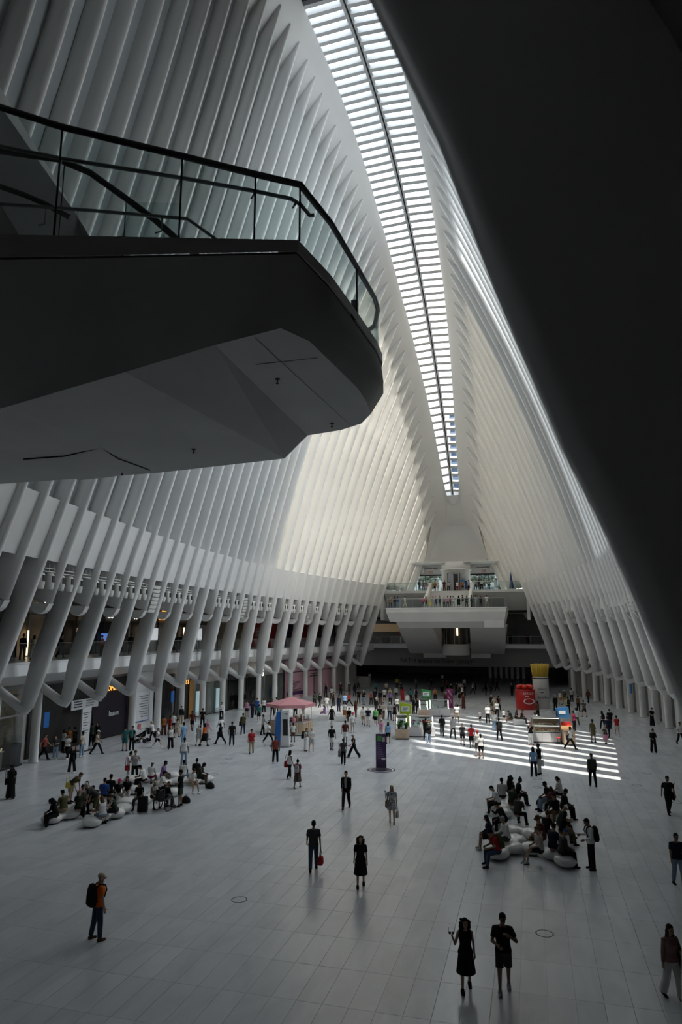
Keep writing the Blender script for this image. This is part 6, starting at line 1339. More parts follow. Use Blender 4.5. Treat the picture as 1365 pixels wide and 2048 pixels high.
(-8.1, 97.31, 13.55, 'stand', 142, 1.72, 'm', 'tee:gy', 'trousers:k', 'short:k', 'm', 'person in pale grey t-shirt and black trousers, grey top by right parapet', 'k', 0, 0),
(-7.06, 96.31, 13.55, 'stand', 186, 1.76, 'm', 'tee:lg', 'trousers:g', 'short:k', 'm', 'person in grey t-shirt and dark grey trousers, grey top before right street doors', 'k', 0, 1),
(-6.6, 96.39, 13.55, 'stand', 331, 1.7, 'f', 'tee:k', 'trousers:g', 'long:k', 'm', 'person in black t-shirt and dark grey trousers, black top before right street doors', 'k', 0, 0),
(-6.21, 95.63, 13.55, 'stand', 21, 1.72, 'm', 'tee:w', 'trousers:k', 'short:k', 'm', 'person in white t-shirt and black trousers, white top before right street doors', 'k', 0, 0),
(-5.3, 96.14, 13.55, 'stand', 195, 1.68, 'f', 'tee:gy', 'trousers:g', 'long:k', 'm', 'person in pale grey t-shirt and dark grey trousers, grey clothes, right street level rail', 'k', 0, 0),
(-4.34, 95.69, 13.55, 'stand', 336, 1.7, 'f', 'tee:w', 'trousers:w', 'short:br', 'l', 'person in white t-shirt and white trousers, white clothes, right end of street level', 'k', 0, 0),
(-30.24, 36.15, 6.1, 'stand', 7, 1.78, 'm', 'long:k', 'trousers:k', 'short:k', 'm', 'person in black top and black trousers, mezzanine left end, before warm lit shop', 'k', 0, 0),
(-30.32, 37.2, 6.1, 'stand', 24, 1.68, 'f', 'tee:be', 'trousers:w', 'long:mh', 'm', 'person in beige t-shirt and white trousers, mezzanine left end, long hair', 'k', 0, 1),
(-30.49, 40.05, 6.1, 'walk', 294, 1.74, 'm', 'long:k', 'trousers:k', 'short:k', 'm', 'person in black top and black trousers, mezzanine, before the glowing light strip', 'k', 0, 0),
(-30.68, 44.95, 6.1, 'stand', 96, 1.66, 'f', 'tee:rb', 'trousers:k', 'short:k', 'm', 'person in brick red t-shirt and black trousers, mezzanine, before the small blue screen', 'k', 0, 0),
(-30.75, 48.9, 6.1, 'stand', 20, 1.78, 'm', 'long:k', 'trousers:g', 'short:k', 'd', 'person in black top and dark grey trousers, mezzanine, before the letter N', 'k', 0, 0),
(-30.66, 55.95, 6.1, 'stand', 11, 1.74, 'm', 'long:k', 'trousers:k', 'short:k', 'm', 'person in black top and black trousers, mezzanine, left of two before shop light', 'k', 0, 1),
(-30.63, 56.85, 6.1, 'stand', 12, 1.74, 'm', 'tee:k', 'trousers:k', 'short:k', 'd', 'person in black t-shirt and black trousers, mezzanine, right of two before shop light', 'k', 0, 1),
(-30.51, 59.5, 6.1, 'walk', 284, 1.76, 'm', 'tee:w', 'trousers:gy', 'short:k', 'm', 'person in white t-shirt and pale grey trousers, mezzanine, white top before lit display', 'k', 0, 1),
(-26.03, 92.2, 6.1, 'stand', 25, 1.74, 'm', 'long:k', 'trousers:k', 'short:k', 'd', 'person in black top and black trousers, mezzanine, before last red poster', 'k', 0, 1),
(-2.91, 103.53, 6.2, 'stand', 198, 1.74, 'm', 'long:k', 'trousers:k', 'short:k', 'm', 'person in black top and black trousers, far mezzanine right, behind its rail', 'k', 0, 1),
(-0.51, 103.97, 6.2, 'stand', 201, 1.76, 'm', 'long:dr', 'trousers:k', 'short:k', 'm', 'person in dark red top and black trousers, far mezzanine right end, behind rail', 'k', 0, 1)]
DIM = [
(-13.63, 96.88, 0, 'walk2', 218, 1.82, 'f', 'long:n', 'trousers:g', 'short:k', 'm', 'person in navy top and dark grey trousers in the dim far crowd', 'k', 0, 1),
(-24.22, 97.82, 0, 'walk2', 98, 1.76, 'm', 'tee:gy', 'trousers:n', 'short:k', 'l', 'person in pale grey t-shirt and navy trousers in the dim far crowd', 'k', 0, 0),
(-8.3, 89.27, 0, 'stand', 281, 1.6, 'm', 'tee:k', 'trousers:k', 'short:k', 'd', 'person in black t-shirt and black trousers in the dim far crowd', 'k', 0, 0),
(0.26, 86.31, 0, 'walk2', 117, 1.76, 'm', 'tee:k', 'trousers:k', 'short:k', 'd', 'person in black t-shirt and black trousers in the dim far crowd', 'k', 0, 0),
(-9.56, 90.62, 0, 'walk2', 309, 1.75, 'f', 'tee:k', 'trousers:k', 'short:k', 'l', 'person in black t-shirt and black trousers in the dim far crowd', 'k', 0, 0),
(-7.21, 110.59, 0, 'stand', 276, 1.77, 'f', 'tee:k', 'trousers:k', 'short:k', 'm', 'person in black t-shirt and black trousers in the dim far crowd', 'k', 0, 1),
(-12.11, 100.44, 0, 'walk', 285, 1.8, 'm', 'tee:k', 'trousers:k', 'long:k', 'l', 'person in black t-shirt and black trousers in the dim far crowd', 'k', 0, 1),
(-10.08, 89.91, 0, 'walk', 123, 1.68, 'f', 'jacket:k', 'trousers:k', 'short:k', 'l', 'person in black jacket and black trousers in the dim far crowd', 'k', 0, 1),
(-11.1, 88.37, 0, 'stand', -3, 1.65, 'f', 'jacket:k', 'shorts:k', 'short:k', 'm', 'person in black jacket and black shorts in the dim far crowd', 'k', 0, 1),
(0.88, 87.75, 0, 'phone', 12, 1.69, 'f', 'tee:k', 'shorts:k', 'short:k', 'd', 'person in black t-shirt and black shorts in the dim far crowd', 'k', 0, 1),
(-16.41, 89.13, 0, 'phone', 83, 1.81, 'f', 'tee:k', 'trousers:g', 'short:k', 'l', 'person in black t-shirt and dark grey trousers in the dim far crowd', 'k', 0, 0),
(-9.42, 100.4, 0, 'stand', 17, 1.66, 'm', 'tee:gy', 'trousers:k', 'short:k', 'l', 'person in pale grey t-shirt and black trousers in the dim far crowd', 'k', 0, 1),
(-5.76, 89.77, 0, 'phone', 283, 1.64, 'f', 'jacket:k', 'trousers:g', 'long:k', 'm', 'person in black jacket and dark grey trousers in the dim far crowd', 'k', 0, 1),
(-2.81, 99.55, 0, 'stand', 30, 1.74, 'm', 'tee:k', 'trousers:g', 'cap:k', 'l', 'person in black t-shirt and dark grey trousers in the dim far crowd', 'k', 0, 0),
(-16.0, 98.62, 0, 'stand', 89, 1.73, 'f', 'tee:gy', 'trousers:k', 'long:k', 'm', 'person in pale grey t-shirt and black trousers in the dim far crowd', 'k', 0, 1),
(-12.72, 89.06, 0, 'walk2', 124, 1.78, 'm', 'tee:k', 'trousers:n', 'tail:k', 'l', 'person in black t-shirt and navy trousers in the dim far crowd', 'k', 0, 0),
(-9.31, 93.05, 0, 'walk2', 2, 1.7, 'm', 'tee:lg', 'trousers:k', 'long:k', 'l', 'person in grey t-shirt and black trousers in the dim far crowd', 'k', 0, 0),
(-19.75, 106.73, 0, 'stand', -10, 1.81, 'f', 'jacket:k', 'trousers:g', 'short:mh', 'm', 'person in black jacket and dark grey trousers in the dim far crowd', 'k', 0, 0),
(-8.35, 85.68, 0, 'walk', 272, 1.72, 'm', 'tee:w', 'trousers:k', 'short:k', 'm', 'person in white t-shirt and black trousers in the dim far crowd', 'k', 0, 0),
(0.09, 108.86, 0, 'phone', 212, 1.67, 'm', 'tee:gy', 'trousers:g', 'short:k', 'd', 'person in pale grey t-shirt and dark grey trousers in the dim far crowd', 'k', 0, 0),
(-5.04, 87.55, 0, 'phone', 287, 1.79, 'f', 'tee:k', 'trousers:g', 'long:k', 'd', 'person in black t-shirt and dark grey trousers in the dim far crowd', 'k', 0, 1),
(-8.75, 90.18, 0, 'walk', 31, 1.74, 'm', 'tee:gy', 'trousers:g', 'short:mh', 'l', 'person in pale grey t-shirt and dark grey trousers in the dim far crowd', 'k', 0, 1),
(-0.17, 104.04, 0, 'walk2', 189, 1.64, 'f', 'long:n', 'trousers:k', 'short:mh', 'm', 'person in navy top and black trousers in the dim far crowd', 'k', 0, 1),
(-2.63, 90.8, 0, 'walk', 176, 1.81, 'f', 'long:k', 'trousers:k', 'tail:k', 'l', 'person in black top and black trousers in the dim far crowd', 'k', 0, 1),
(-24.93, 108.15, 0, 'phone', 184, 1.82, 'f', 'tee:lg', 'shorts:k', 'short:k', 'd', 'person in grey t-shirt and black shorts in the dim far crowd', 'k', 0, 1),
(-13.76, 110.51, 0, 'walk2', -4, 1.64, 'f', 'tee:w', 'shorts:k', 'short:k', 'm', 'person in white t-shirt and black shorts in the dim far crowd', 'k', 0, 0),
(0.35, 99.17, 0, 'walk2', 268, 1.6, 'f', 'tee:k', 'shorts:k', 'short:mh', 'l', 'person in black t-shirt and black shorts in the dim far crowd', 'k', 0, 1),
(-11.35, 96.02, 0, 'stand', 8, 1.62, 'm', 'tee:dr', 'shorts:k', 'cap:k', 'm', 'person in dark red t-shirt and black shorts in the dim far crowd', 'k', 0, 1),
(-7.59, 92.21, 0, 'walk', 266, 1.79, 'f', 'tee:lg', 'trousers:g', 'short:k', 'd', 'person in grey t-shirt and dark grey trousers in the dim far crowd', 'k', 0, 1),
(-6.35, 95.62, 0, 'walk', 119, 1.64, 'f', 'tee:g', 'trousers:k', 'long:k', 'd', 'person in dark grey t-shirt and black trousers in the dim far crowd', 'k', 0, 0),
(-4.81, 98.08, 0, 'walk', 91, 1.79, 'm', 'jacket:k', 'trousers:n', 'tail:k', 'm', 'person in black jacket and navy trousers in the dim far crowd', 'k', 0, 1),
(-7.68, 98.42, 0, 'stand', 287, 1.78, 'f', 'tee:g', 'trousers:k', 'short:k', 'm', 'person in dark grey t-shirt and black trousers in the dim far crowd', 'k', 0, 1)]
# ---------------------------------------------------------------- seats
BENCH = mat('glossy_white_shell', (0.72, 0.71, 0.68), 0.12)
def bench(x0, y0, x1, y1, label, n=3, r=.43, k=0):
    d = Vector((x1 - x0, y1 - y0, 0)); L = d.length; mb = MB(); pr = Vector((-d.y, d.x, 0)).normalized()
    n = max(2, round(L / .82)); pts = []
    for i in range(n + 1):
        p = d * (i / n) + pr * (.12 * (-1) ** (i + k)); rr = r * (1.0 if i % 2 == k % 2 else .9)
        pts.append((p, rr)); mb.ball((p.x, p.y, .24), rr, rr, .205, 18, 12)
    for (a, ra), (b, rb) in zip(pts, pts[1:]): cap_(mb, (a.x, a.y, .24), (b.x, b.y, .24), .15, n=14, sx=1.25, side=pr)
    me = remesh(mb, .03, 4); me.materials.append(BENCH)
    o = link('bench', me, None, None, (x0, y0, 0)); zmin = min(v.co.z for v in me.vertices); o.location.z = -zmin
    return tag(o, label, 'bench')
for k, a in enumerate([(-19.3, 25.7, -19.15, 28.2, 'white lumpy bench with dark curly haired sitter, outermost on the left'), (-17.6, 25.7, -17.4, 27.9, 'white lumpy bench with a red cup on it, left cluster'), (-17.9, 28.9, -17.1, 31.3, 'white lumpy bench under the sitter with the black suitcase'), (-18.5, 33.0, -16.7, 34.4, 'white lumpy bench at the right end of the left cluster'), (-20.4, 33.3, -19.0, 34.9, 'white lumpy bench under the purple shirted sitter'), (-20.0, 29.6, -19.1, 31.3, 'white lumpy bench under the sitter with hot pink cap'), (-1.35, 25.9, -0.8, 27.6, 'white lumpy bench beside the red shirted sitter, front of right cluster'), (-.25, 26.9, .85, 25.8, 'white lumpy bench nearest the standing backpack man on the right'), (-1.55, 29.4, -.35, 28.6, 'empty white lumpy bench in the middle of the right cluster'), (-1.6, 31.6, -1.35, 34.6, 'white lumpy bench at the rear left of the right cluster'), (.55, 31.4, .7, 34.8, 'white lumpy bench at the rear right of the right cluster'), (.35, 28.0, .75, 30.0, 'white lumpy bench under the white capped sitter, right cluster')]):
    bench(*a, k=k % 2)
def cube_seat(x, y, rz, label):
    mb = MB(); rings = []
    for z, q in ((0, .0), (.04, .03), (.40, .03), (.45, -.02), (.46, -.06)):
        rings.append([((.42 + q) * sx * (1 if abs(t) < 2 else 1), (.30 + q) * sy, z) for sx, sy, t in ((-1, -1, 0), (1, -1, 0), (1, 1, 0), (-1, 1, 0))])
    mb.loft(rings, True, True, False); o = mb.build('cube_seat', mat('matt_white_seat', (.66, .65, .62), .5), None, (x, y, 0), (0, 0, R(rz))); return tag(o, label, 'seat')
cube_seat(-18.5, 61.4, 12, 'white block seat under the purple dressed sitter'); cube_seat(-16.8, 61.2, 12, 'white block seat beside the long brown skirt')
cube_seat(-1.35, 62.5, 12, 'white block seat before the red can display'); cube_seat(.05, 63.6, 12, 'white block seat behind the bakery stall')

# ---------------------------------------------------------------- people
PEOPLE = {}
for (x, y, z, pose, rz, h, sex, top, bot, hair, skin, label, shoes, hi, flip) in FOLK:
    PEOPLE[label] = (person(x, y, z, pose, rz, h, sex, top, bot, hair, skin, label, None, shoes, bool(hi), bool(flip)), pose, sex == 'f')
for (x, y, z, pose, rz, h, sex, top, bot, hair, skin, label, shoes, hi, flip) in DIM:
    person(x, y, z, pose, rz, h, sex, top, bot, hair, skin, label, 'dim crowd in the far concourse', shoes, False, bool(flip))
def who(s):
    m = [v for k, v in PEOPLE.items() if s in k]
    if not m: raise ValueError('nobody: ' + s)
    return m[0]
EYE = mat('dark_eye', (.01, .008, .006), .3)
for lb, (b, pose, f) in PEOPLE.items():
    if b.data.name and len(b.data.polygons) > 9000:
        key = ('e', pose, f)
        def eyes():
            J = skeleton(POSE[pose], f); mb = MB()
            for s in (-1, 1):
                p = J['hd'] + J['Rh'] @ Vector((s * .030, .090, .012)); mb.ball(p, .010, .006, .0065, 8, 5)
                q = J['hd'] + J['Rh'] @ Vector((s * .031, .094, .036)); mb.ball(q, .018, .005, .004, 8, 5)
            return mb.mesh('eyes')
        inst('eyes', cached(key, eyes), EYE, b)
b_, p_, f_ = who('grey shirt under open suit jacket')
def shirtfront():
    J = skeleton(POSE['walk'], False); T = J['T']; rows = []
    for z, w_, y in ((.47, .05, .125), (.40, .062, .172), (.30, .058, .186), (.18, .048, .172), (.05, .045, .176)):
        rows.append([T((-w_, y - .012, z)), T((-w_ * .4, y, z)), T((w_ * .4, y, z)), T((w_, y - .012, z))])
    return MB().loft(rows, False, False, True).mesh('shirt_front')
inst('shirt_front', cached('shirtfront', shirtfront), pm('lg'), b_)
# ---------------------------------------------------------------- things people carry
def backpack(s, c, label, k=1.0):
    b, pose, f = who(s); p = torso_at(b, pose, (0, -.20, .26), f); lean = R(POSE[pose]['lean'])
    o = empty('backpack', p, b.rotation_euler[2]); o.rotation_euler[0] = -lean * .8; tag(o, label, 'backpack')
    mb = MB(); rings = []
    for z, w_, d in ((-.25, .11, .05), (-.23, .15, .085), (-.05, .16, .095), (.12, .145, .085), (.21, .10, .06), (.235, .04, .03)):
        rings.append([((w_ * k) * math.copysign(abs(math.cos(t)) ** .6, math.cos(t)), d * k * math.copysign(abs(math.sin(t)) ** .6, math.sin(t)), z * k) for t in [2 * math.pi * i / 16 for i in range(16)]])
    mb.loft(rings).build('pack_body', pm(c), o)
    pk = MB(); pk.loft([[(.10 * k * math.cos(t), -.085 * k - .03 * max(0, -math.sin(t)), z) for t in [2 * math.pi * i / 12 for i in range(12)]] for z in (-.2 * k, -.02 * k)]); pk.build('front_pocket', pm(c), o)
    for sx in (-1, 1):
        MB().tube([(sx * .09, .08, .18), (sx * .10, .16, .235), (sx * .105, .30, .20), (sx * .115, .335, .08), (sx * .125, .28, -.08), (sx * .12, .10, -.16)], .018, 6).build('strap', pm(c), o)
    return o
backpack('near the lower left', 'k', 'black backpack worn by the person in the orange t-shirt', 1.1)
backpack('pale square backpack on the back', 'gy', 'pale grey backpack worn over maroon top and plaid skirt', .75)
backpack('beside the right benches', 'k', 'black backpack of the person reading a phone by the right benches', 1.0)
backpack('right of the white totem', 'k', 'black backpack on person in white cap by the white totem')
backpack('teal backpack left of the stroller', 'te', 'teal backpack on person in black cap left of the stroller')
backpack('child with backpack behind stroller', 'k', 'black backpack on the child walking behind the stroller', .9)
backpack('teal backpack left of pink canopy', 'te', 'dark teal backpack left of the pink canopy')
backpack('black backpack near the pink canopy stall', 'k', 'black backpack on white outfit near the pink stall')
backpack('backpack at the end of hoarding', 'n', 'navy backpack at the end of the pink hoarding')
backpack('navy backpack beyond lime sign', 'n', 'navy backpack in the crowd beyond the lime sign')
backpack('black backpack right of flower stall', 'k', 'black backpack on person in black right of flower stall')
backpack('dark backpack on stripes', 'g', 'dark backpack on person walking away over sunlit stripes')
backpack('yellow top black backpack', 'n', 'dark backpack over the yellow t-shirt')
backpack('red top black backpack beyond stripes', 'k', 'black backpack over red top beyond the stripes')
backpack('black backpack right of magenta panel', 'k', 'black backpack right of the magenta panel')
backpack('left of three walking away', 'k', 'black backpack on left one of three walking away', .9)
backpack('red shirt with backpack', 'ol', 'dark olive backpack of red shirted sitter on right benches')
backpack('black backpack, left street level rail', 'k', 'black backpack at the left street level rail')
def handbag(s, side, c, label, name='handbag', w_=.30, h_=.24, d_=.11, drop=.18, handle='k'):
    b, pose, f = who(s); p = hand_at(b, pose, side, f)
    o = empty(name, (p.x, p.y, p.z), b.rotation_euler[2] + R(75)); tag(o, label, 'bag')
    rings = []
    for z, k in ((-drop - h_, .86), (-drop - h_ * .9, 1.0), (-drop - h_ * .3, .95), (-drop, .8)):
        rings.append([(w_ / 2 * k * math.copysign(abs(math.cos(t)) ** .5, math.cos(t)), d_ / 2 * k * math.copysign(abs(math.sin(t)) ** .5, math.sin(t)), z) for t in [2 * math.pi * i / 16 for i in range(16)]])
    MB().loft(rings).build('bag_body', pm(c), o)
    for sy in (-.03, .03): MB().tube([(-w_ * .28, sy, -drop - .01), (-w_ * .18, sy * .6, -drop * .45), (0, 0, .0), (w_ * .18, sy * .6, -drop * .45), (w_ * .28, sy, -drop - .01)], .009, 6).build('handle', pm(handle), o)
    return o
handbag('carrying a red basket bag', 'r', 'r', 'red basket bag carried by the person in dark jeans', 'basket_bag', .30, .24, .17, .22, 'dr')
handbag('carrying a white paper bag', 'l', 'gy', 'white paper shopping bag carried by the floral dress', 'paper_bag', .24, .26, .09, .20, 'w')
def shoulder_bag(s, side, c, label, dz=0.0, k=1.0):
    b, pose, f = who(s); p = torso_at(b, pose, (side * .24, -.02, -.02 + dz), f)
    o = empty('shoulder_bag', p, b.rotation_euler[2] + R(80)); tag(o, label, 'bag'); rings = []
    for z, q in ((-.18, .8), (-.15, 1), (.05, .95), (.1, .7)): rings.append([(.16 * k * q * math.cos(t), .06 * k * q * math.sin(t), z * k) for t in [2 * math.pi * i / 14 for i in range(14)]])
    MB().loft(rings).build('bag_body', pm(c), o); MB().tube([(-.13 * k, 0, .06), (-.06, side * -.05, .40 - dz), (0, side * -.08, .46 - dz), (.06, side * -.05, .40 - dz), (.13 * k, 0, .06)], .012, 6).build('strap', pm(c), o)
    return o
shoulder_bag('carrying a white paper bag', 1, 'k', 'black shoulder bag worn with the floral dress')
shoulder_bag('black handbag at the lower right edge', 1, 'k', 'large black handbag hanging at the lower right edge', -.02, 1.35)
shoulder_bag('black bag at the right side', -1, 'k', 'black bag carried by the person in black on the right', -.05, 1.1)
shoulder_bag('shoulder bag at the left edge', 1, 'k', 'black shoulder bag of the person at the left edge')
shoulder_bag('grey patterned tote on left shoulder', -1, 'camo', 'grey patterned tote worn by person in dark grey t-shirt', -.08, 1.5)
shoulder_bag('red shawl on her shoulder', -1, 'r', 'red bag hanging beside the white vest top', .0, 1.2)
shoulder_bag('black shoulder bag on orange top', 1, 'k', 'black shoulder bag against the orange top', -.05, 1.2)
shoulder_bag('black bag at the right hip', 1, 'k', 'black bag at the hip of the olive t-shirt', 0, 1.2)
shoulder_bag('left of broad man in black', 1, 'k', 'black bag of the striding person left of broad back', 0, 1.3)
shoulder_bag('black handbag left of the flower stall', 1, 'k', 'black handbag left of the flower stall', -.25, 1.2)
shoulder_bag('white shopping bag below bakery stall', 1, 'w', 'white shopping bag beside the embracing pair', -.25, 1.2)
shoulder_bag('striding past the bakery stall', -1, 'k', 'black bag of the person striding past the bakery', 0, 1.2)
shoulder_bag('red bag, behind left benches', 1, 'r', 'small red bag behind the left benches', -.1, .9)
shoulder_bag('bright green top', -1, 'k', 'black bag across the bright green top', -.05)
shoulder_bag('stout, right of blue bakery sign', -1, 'w', 'white carrier bag right of the blue bakery sign', -.2)
shoulder_bag('dark olive set, right of bakery', -1, 'gy', 'pale bag of the dark olive set right of bakery', -.05)
shoulder_bag('yellow waist bag, left benches', 1, 'y', 'yellow waist bag of bald person at left benches', .0, .9)
b_, p_, f_ = who('red folder in the hands'); v_ = hand_at(b_, p_, 'l', f_)
tag(MB().box(-.15, .15, -.11, .11, -.012, .012).build('folder', pm('r'), None, v_, (.3, .1, b_.rotation_euler[2])), 'red folder held by the person in the white hat', 'folder')
b_, p_, f_ = who('holding up sunglasses'); v_ = hand_at(b_, p_, 'r', f_, .13)
sg = empty('sunglasses', v_, b_.rotation_euler[2]); tag(sg, 'sunglasses held up by the person in the black dress', 'sunglasses')
for s_ in (-1, 1):
    MB().lathe([(.028, -.004), (.028, .004)], 12).build('lens', BLACK, sg, (s_ * .033, 0, .02), (math.pi / 2, 0, 0)); MB().tube([(s_ * .064, 0, .03), (s_ * .066, .03, .09), (s_ * .06, .05, .15)], .005, 5).build('temple', BLACK, sg)
def phone(s, side, label):
    b, pose, f = who(s); v = hand_at(b, pose, side, f, .11)
    o = MB().box(-.036, .036, -.075, .075, -.005, .005).build('phone', BLACK, None, v, (.9, 0, b.rotation_euler[2])); return tag(o, label, 'phone')
phone('hand at the mouth in front right', 'r', 'phone in the hand of the person in dark shorts'); phone('black backpack beside the right benches', 'r', 'phone read by the standing person beside the right benches')
phone('bowed over phone', 'r', 'phone of the bowed sitter at the right left bench'); phone('white shirt, left of rear right bench', 'r', 'phone of the white shirted sitter, right benches'); phone('photographing before the bakery', 'r', 'phone raised to photograph before the bakery stall')
# ---------------------------------------------------------------- free-standing signs and screens
def rotd(d): return (0, 0, R(d))
t = empty('information_totem', (-8.65, 40.3, 0), R(15)); tag(t, 'dark purple totem sign on a round floor disc in mid hall', 'sign')
MB().box(-.30, .30, -.07, .07, 0, 1.98).build('panel', PURPLE, t); MB().box(-.32, .32, -.09, .09, 0, .12).build('plinth', STEEL, t)
MB().lathe([(.80, 0.002), (.80, .012), (.78, .014)], 36).build('floor_disc', mat('purple_floor_disc', (.05, .03, .07), .5), t)
MB().loft([[(.70 * math.cos(a), .70 * math.sin(a), z) for a in [2 * math.pi * i / 36 for i in range(36)]] for z in (.014, .017)] + [[(.64 * math.cos(a), .64 * math.sin(a), .017) for a in [2 * math.pi * i / 36 for i in range(36)]]], True, False).build('disc_ring', INKW, t)
MB().box(-.22, .03, -.078, -.06, 1.58, 1.88).build('green_print', mat('totem_green', (.10, .36, .07)), t); MB().box(.07, .22, -.078, -.06, 1.55, 1.80).build('white_print', mat('totem_white', (.5, .5, .5)), t)
for k in range(9): MB().box(-.22, -.22 + .16 + (k * 53 % 17) / 60, -.076, -.06, 1.42 - k * .10, 1.45 - k * .10).build('print_line', mat('print_lilac', (.25, .2, .32)), t)
MB().box(.02, .24, -.078, -.06, .55, .66).build('logo_print', INKW, t); 
t = empty('screen_kiosk', (-17.1, 46.75, 0), R(15)); tag(t, 'white and blue screen kiosk standing before the pink canopy stall', 'kiosk')
MB().hexa([(-.05, -.45, 0), (.55, -.45, 0), (.55, .25, 0), (-.05, .25, 0), (-.02, -.40, 2.35), (.48, -.40, 2.45), (.48, .2, 2.45), (-.02, .2, 2.35)]).build('white_body', mat('kiosk_white', (.72, .73, .74), .35), t)
MB().hexa([(-.50, -.46, 0), (-.05, -.46, 0), (-.05, .2, 0), (-.50, .2, 0), (-.36, -.41, 2.3), (-.03, -.41, 2.37), (-.03, .2, 2.37), (-.36, .2, 2.3)]).build('blue_side', BLUE, t)
MB().hexa([(.12, -.475, .75), (.45, -.475, .75), (.45, -.44, .75), (.12, -.44, .75), (.10, -.44, 1.85), (.42, -.44, 1.85), (.42, -.40, 1.85), (.10, -.40, 1.85)]).build('screen', BLACK, t)
MB().box(.2, .42, -.43, -.40, 2.16, 2.22).build('logo_print', INK, t); MB().lathe([(.85, .002), (.85, .02), (.8, .025)], 30).build('floor_disc', mat('grey_floor_disc', (.12, .12, .12), .5), t)
t = empty('information_totem', (-29.2, 41.5, 0), R(85)); tag(t, 'tall white totem sign with dark print by the left opening', 'sign')
MB().hexa([(-.42, -.06, 0), (.30, -.06, 0), (.30, .06, 0), (-.42, .06, 0), (-.46, -.06, 2.75), (.42, -.06, 2.85), (.42, .06, 2.85), (-.46, .06, 2.75)]).build('panel', mat('totem_white_panel', (.62, .63, .64), .4), t); MB().box(-.6, .6, -.4, .4, 0, .03).build('base_plate', BLACK, t)
for k in range(8): MB().box(-.34, .22 - (k % 3) * .12, -.068, -.05, 2.3 - k * .17, 2.34 - k * .17).build('print_line', INK, t)
MB().box(-.42, .40, -.068, -.05, 2.42, 2.46).build('rule_line', INK, t)
# directory on the white pylon, hanging sign in the opening, blue flags on columns, screens and poster
def wsign(y0, y1, z0, z1, out, m, name, parent=GWL): return wpanel(-1, y0, y1, z0, z1, out, m, name, parent, .05, 1)
wsign(49.75, 51.75, .75, 3.0, 3.05, BLUE, 'directory_back'); wsign(49.65, 51.6, .82, 3.05, 3.0, mat('directory_white', (.60, .61, .62), .4), 'directory_sign')
for k in range(9): wsign(50.2 + (k % 3) * .15, 51.45, 2.7 - k * .2, 2.76 - k * .2, 2.96, mat('directory_ink', (.2, .2, .21)), 'directory_line')
wsign(50.4, 50.75, .15, .55, 3.1, mat('red_notice', (.5, .12, .12)), 'notice')
wsign(41.2, 44.4, 2.55, 3.2, 2.9, mat('hanging_sign_white', (.55, .56, .57), .4), 'hanging_sign')
for k in range(3): wsign(41.5, 42.4, 3.05 - k * .17, 3.12 - k * .17, 2.86, INK, 'sign_line'); wsign(42.9, 44.1 - k * .2, 3.05 - k * .17, 3.10 - k * .17, 2.86, mat('directory_ink', (.2, .2, .21)), 'sign_line')
for y in (37.1, 53.4): wsign(y, y + .5, 2.0, 2.9, 2.0, BLUE, 'flag_sign')
wpanel(1, 72.9, 73.4, 2.0, 2.9, 2.0, BLUE, 'flag_sign', GWR, .05, 1)
for a, b in ((59.9, 61.5), (63.7, 65.2)):
    wsign(a, b, .12, 2.35, 3.22, SCREEN, 'window_screen'); wsign((a + b) / 2 - .1, (a + b) / 2 + .12, 1.4, 2.3, 3.18, INK, 'screen_figure'); wsign(a, b, .1, .5, 3.19, mat('screen_snow', (.6, .7, .72)), 'screen_band')
wsign(75.6, 76.9, .6, 1.9, 3.15, BLUE, 'poster_frame'); wsign(75.75, 76.75, .68, 1.65, 3.1, mat('lit_poster', (.9, .92, .95), .5, emit=.5), 'poster'); wsign(76.15, 76.35, .75, 1.5, 3.06, INK, 'poster_figure')
# merchandise by the glass on the far left
t = empty('display_table', (-29.95, 33.9, 0), R(8)); tag(t, 'white display table with jewellery inside the left shop window', 'table')
MB().box(-.35, .35, -.7, .7, .95, 1.02).build('table_top', WHITE, t); MB().box(-.3, .3, -.65, .65, 0, .95).build('table_base', mat('beige_cabinet', (.35, .3, .22)), t)
rr = random.Random(2); mb = MB()
for i in range(30): mb.ball((rr.uniform(-.28, .28), rr.uniform(-.6, .6), 1.05 + rr.uniform(0, .18)), .05, n=6, m=4)
o = mb.build('jewellery', mat('lit_jewellery', (1, .8, .55), .4, emit=.5), t); o['kind'] = 'stuff'
t = empty('display_cabinet', (-30.0, 35.6, 0), R(8)); tag(t, 'dark display cabinet inside the left shop window', 'cabinet'); MB().box(-.3, .3, -.5, .5, 0, 1.25).build('cabinet_body', mat('slate_cabinet', (.05, .055, .065)), t); MB().box(-.28, .28, -.45, .45, 1.25, 1.7).build('glass_case', GLASS, t)
for i, y in enumerate((67.6, 68.5, 69.2)):
    x = X3(-1, y, 3.1) + .28
    m_ = person(X3(-1, y, 2.9), y, .05, 'stand', -75, 1.8, 'f' if i else 'm', ['long:k', 'long:br', 'long:k'][i], ['trousers:k', 'long_skirt:br', 'trousers:g'][i], '-', 'd', ['mannequin in black clothes before the left shop, left of three', 'mannequin in a long brown robe before the left shop', 'mannequin in dark grey trousers before the left shop'][i]); m_.name = 'mannequin'; m_['category'] = 'mannequin'

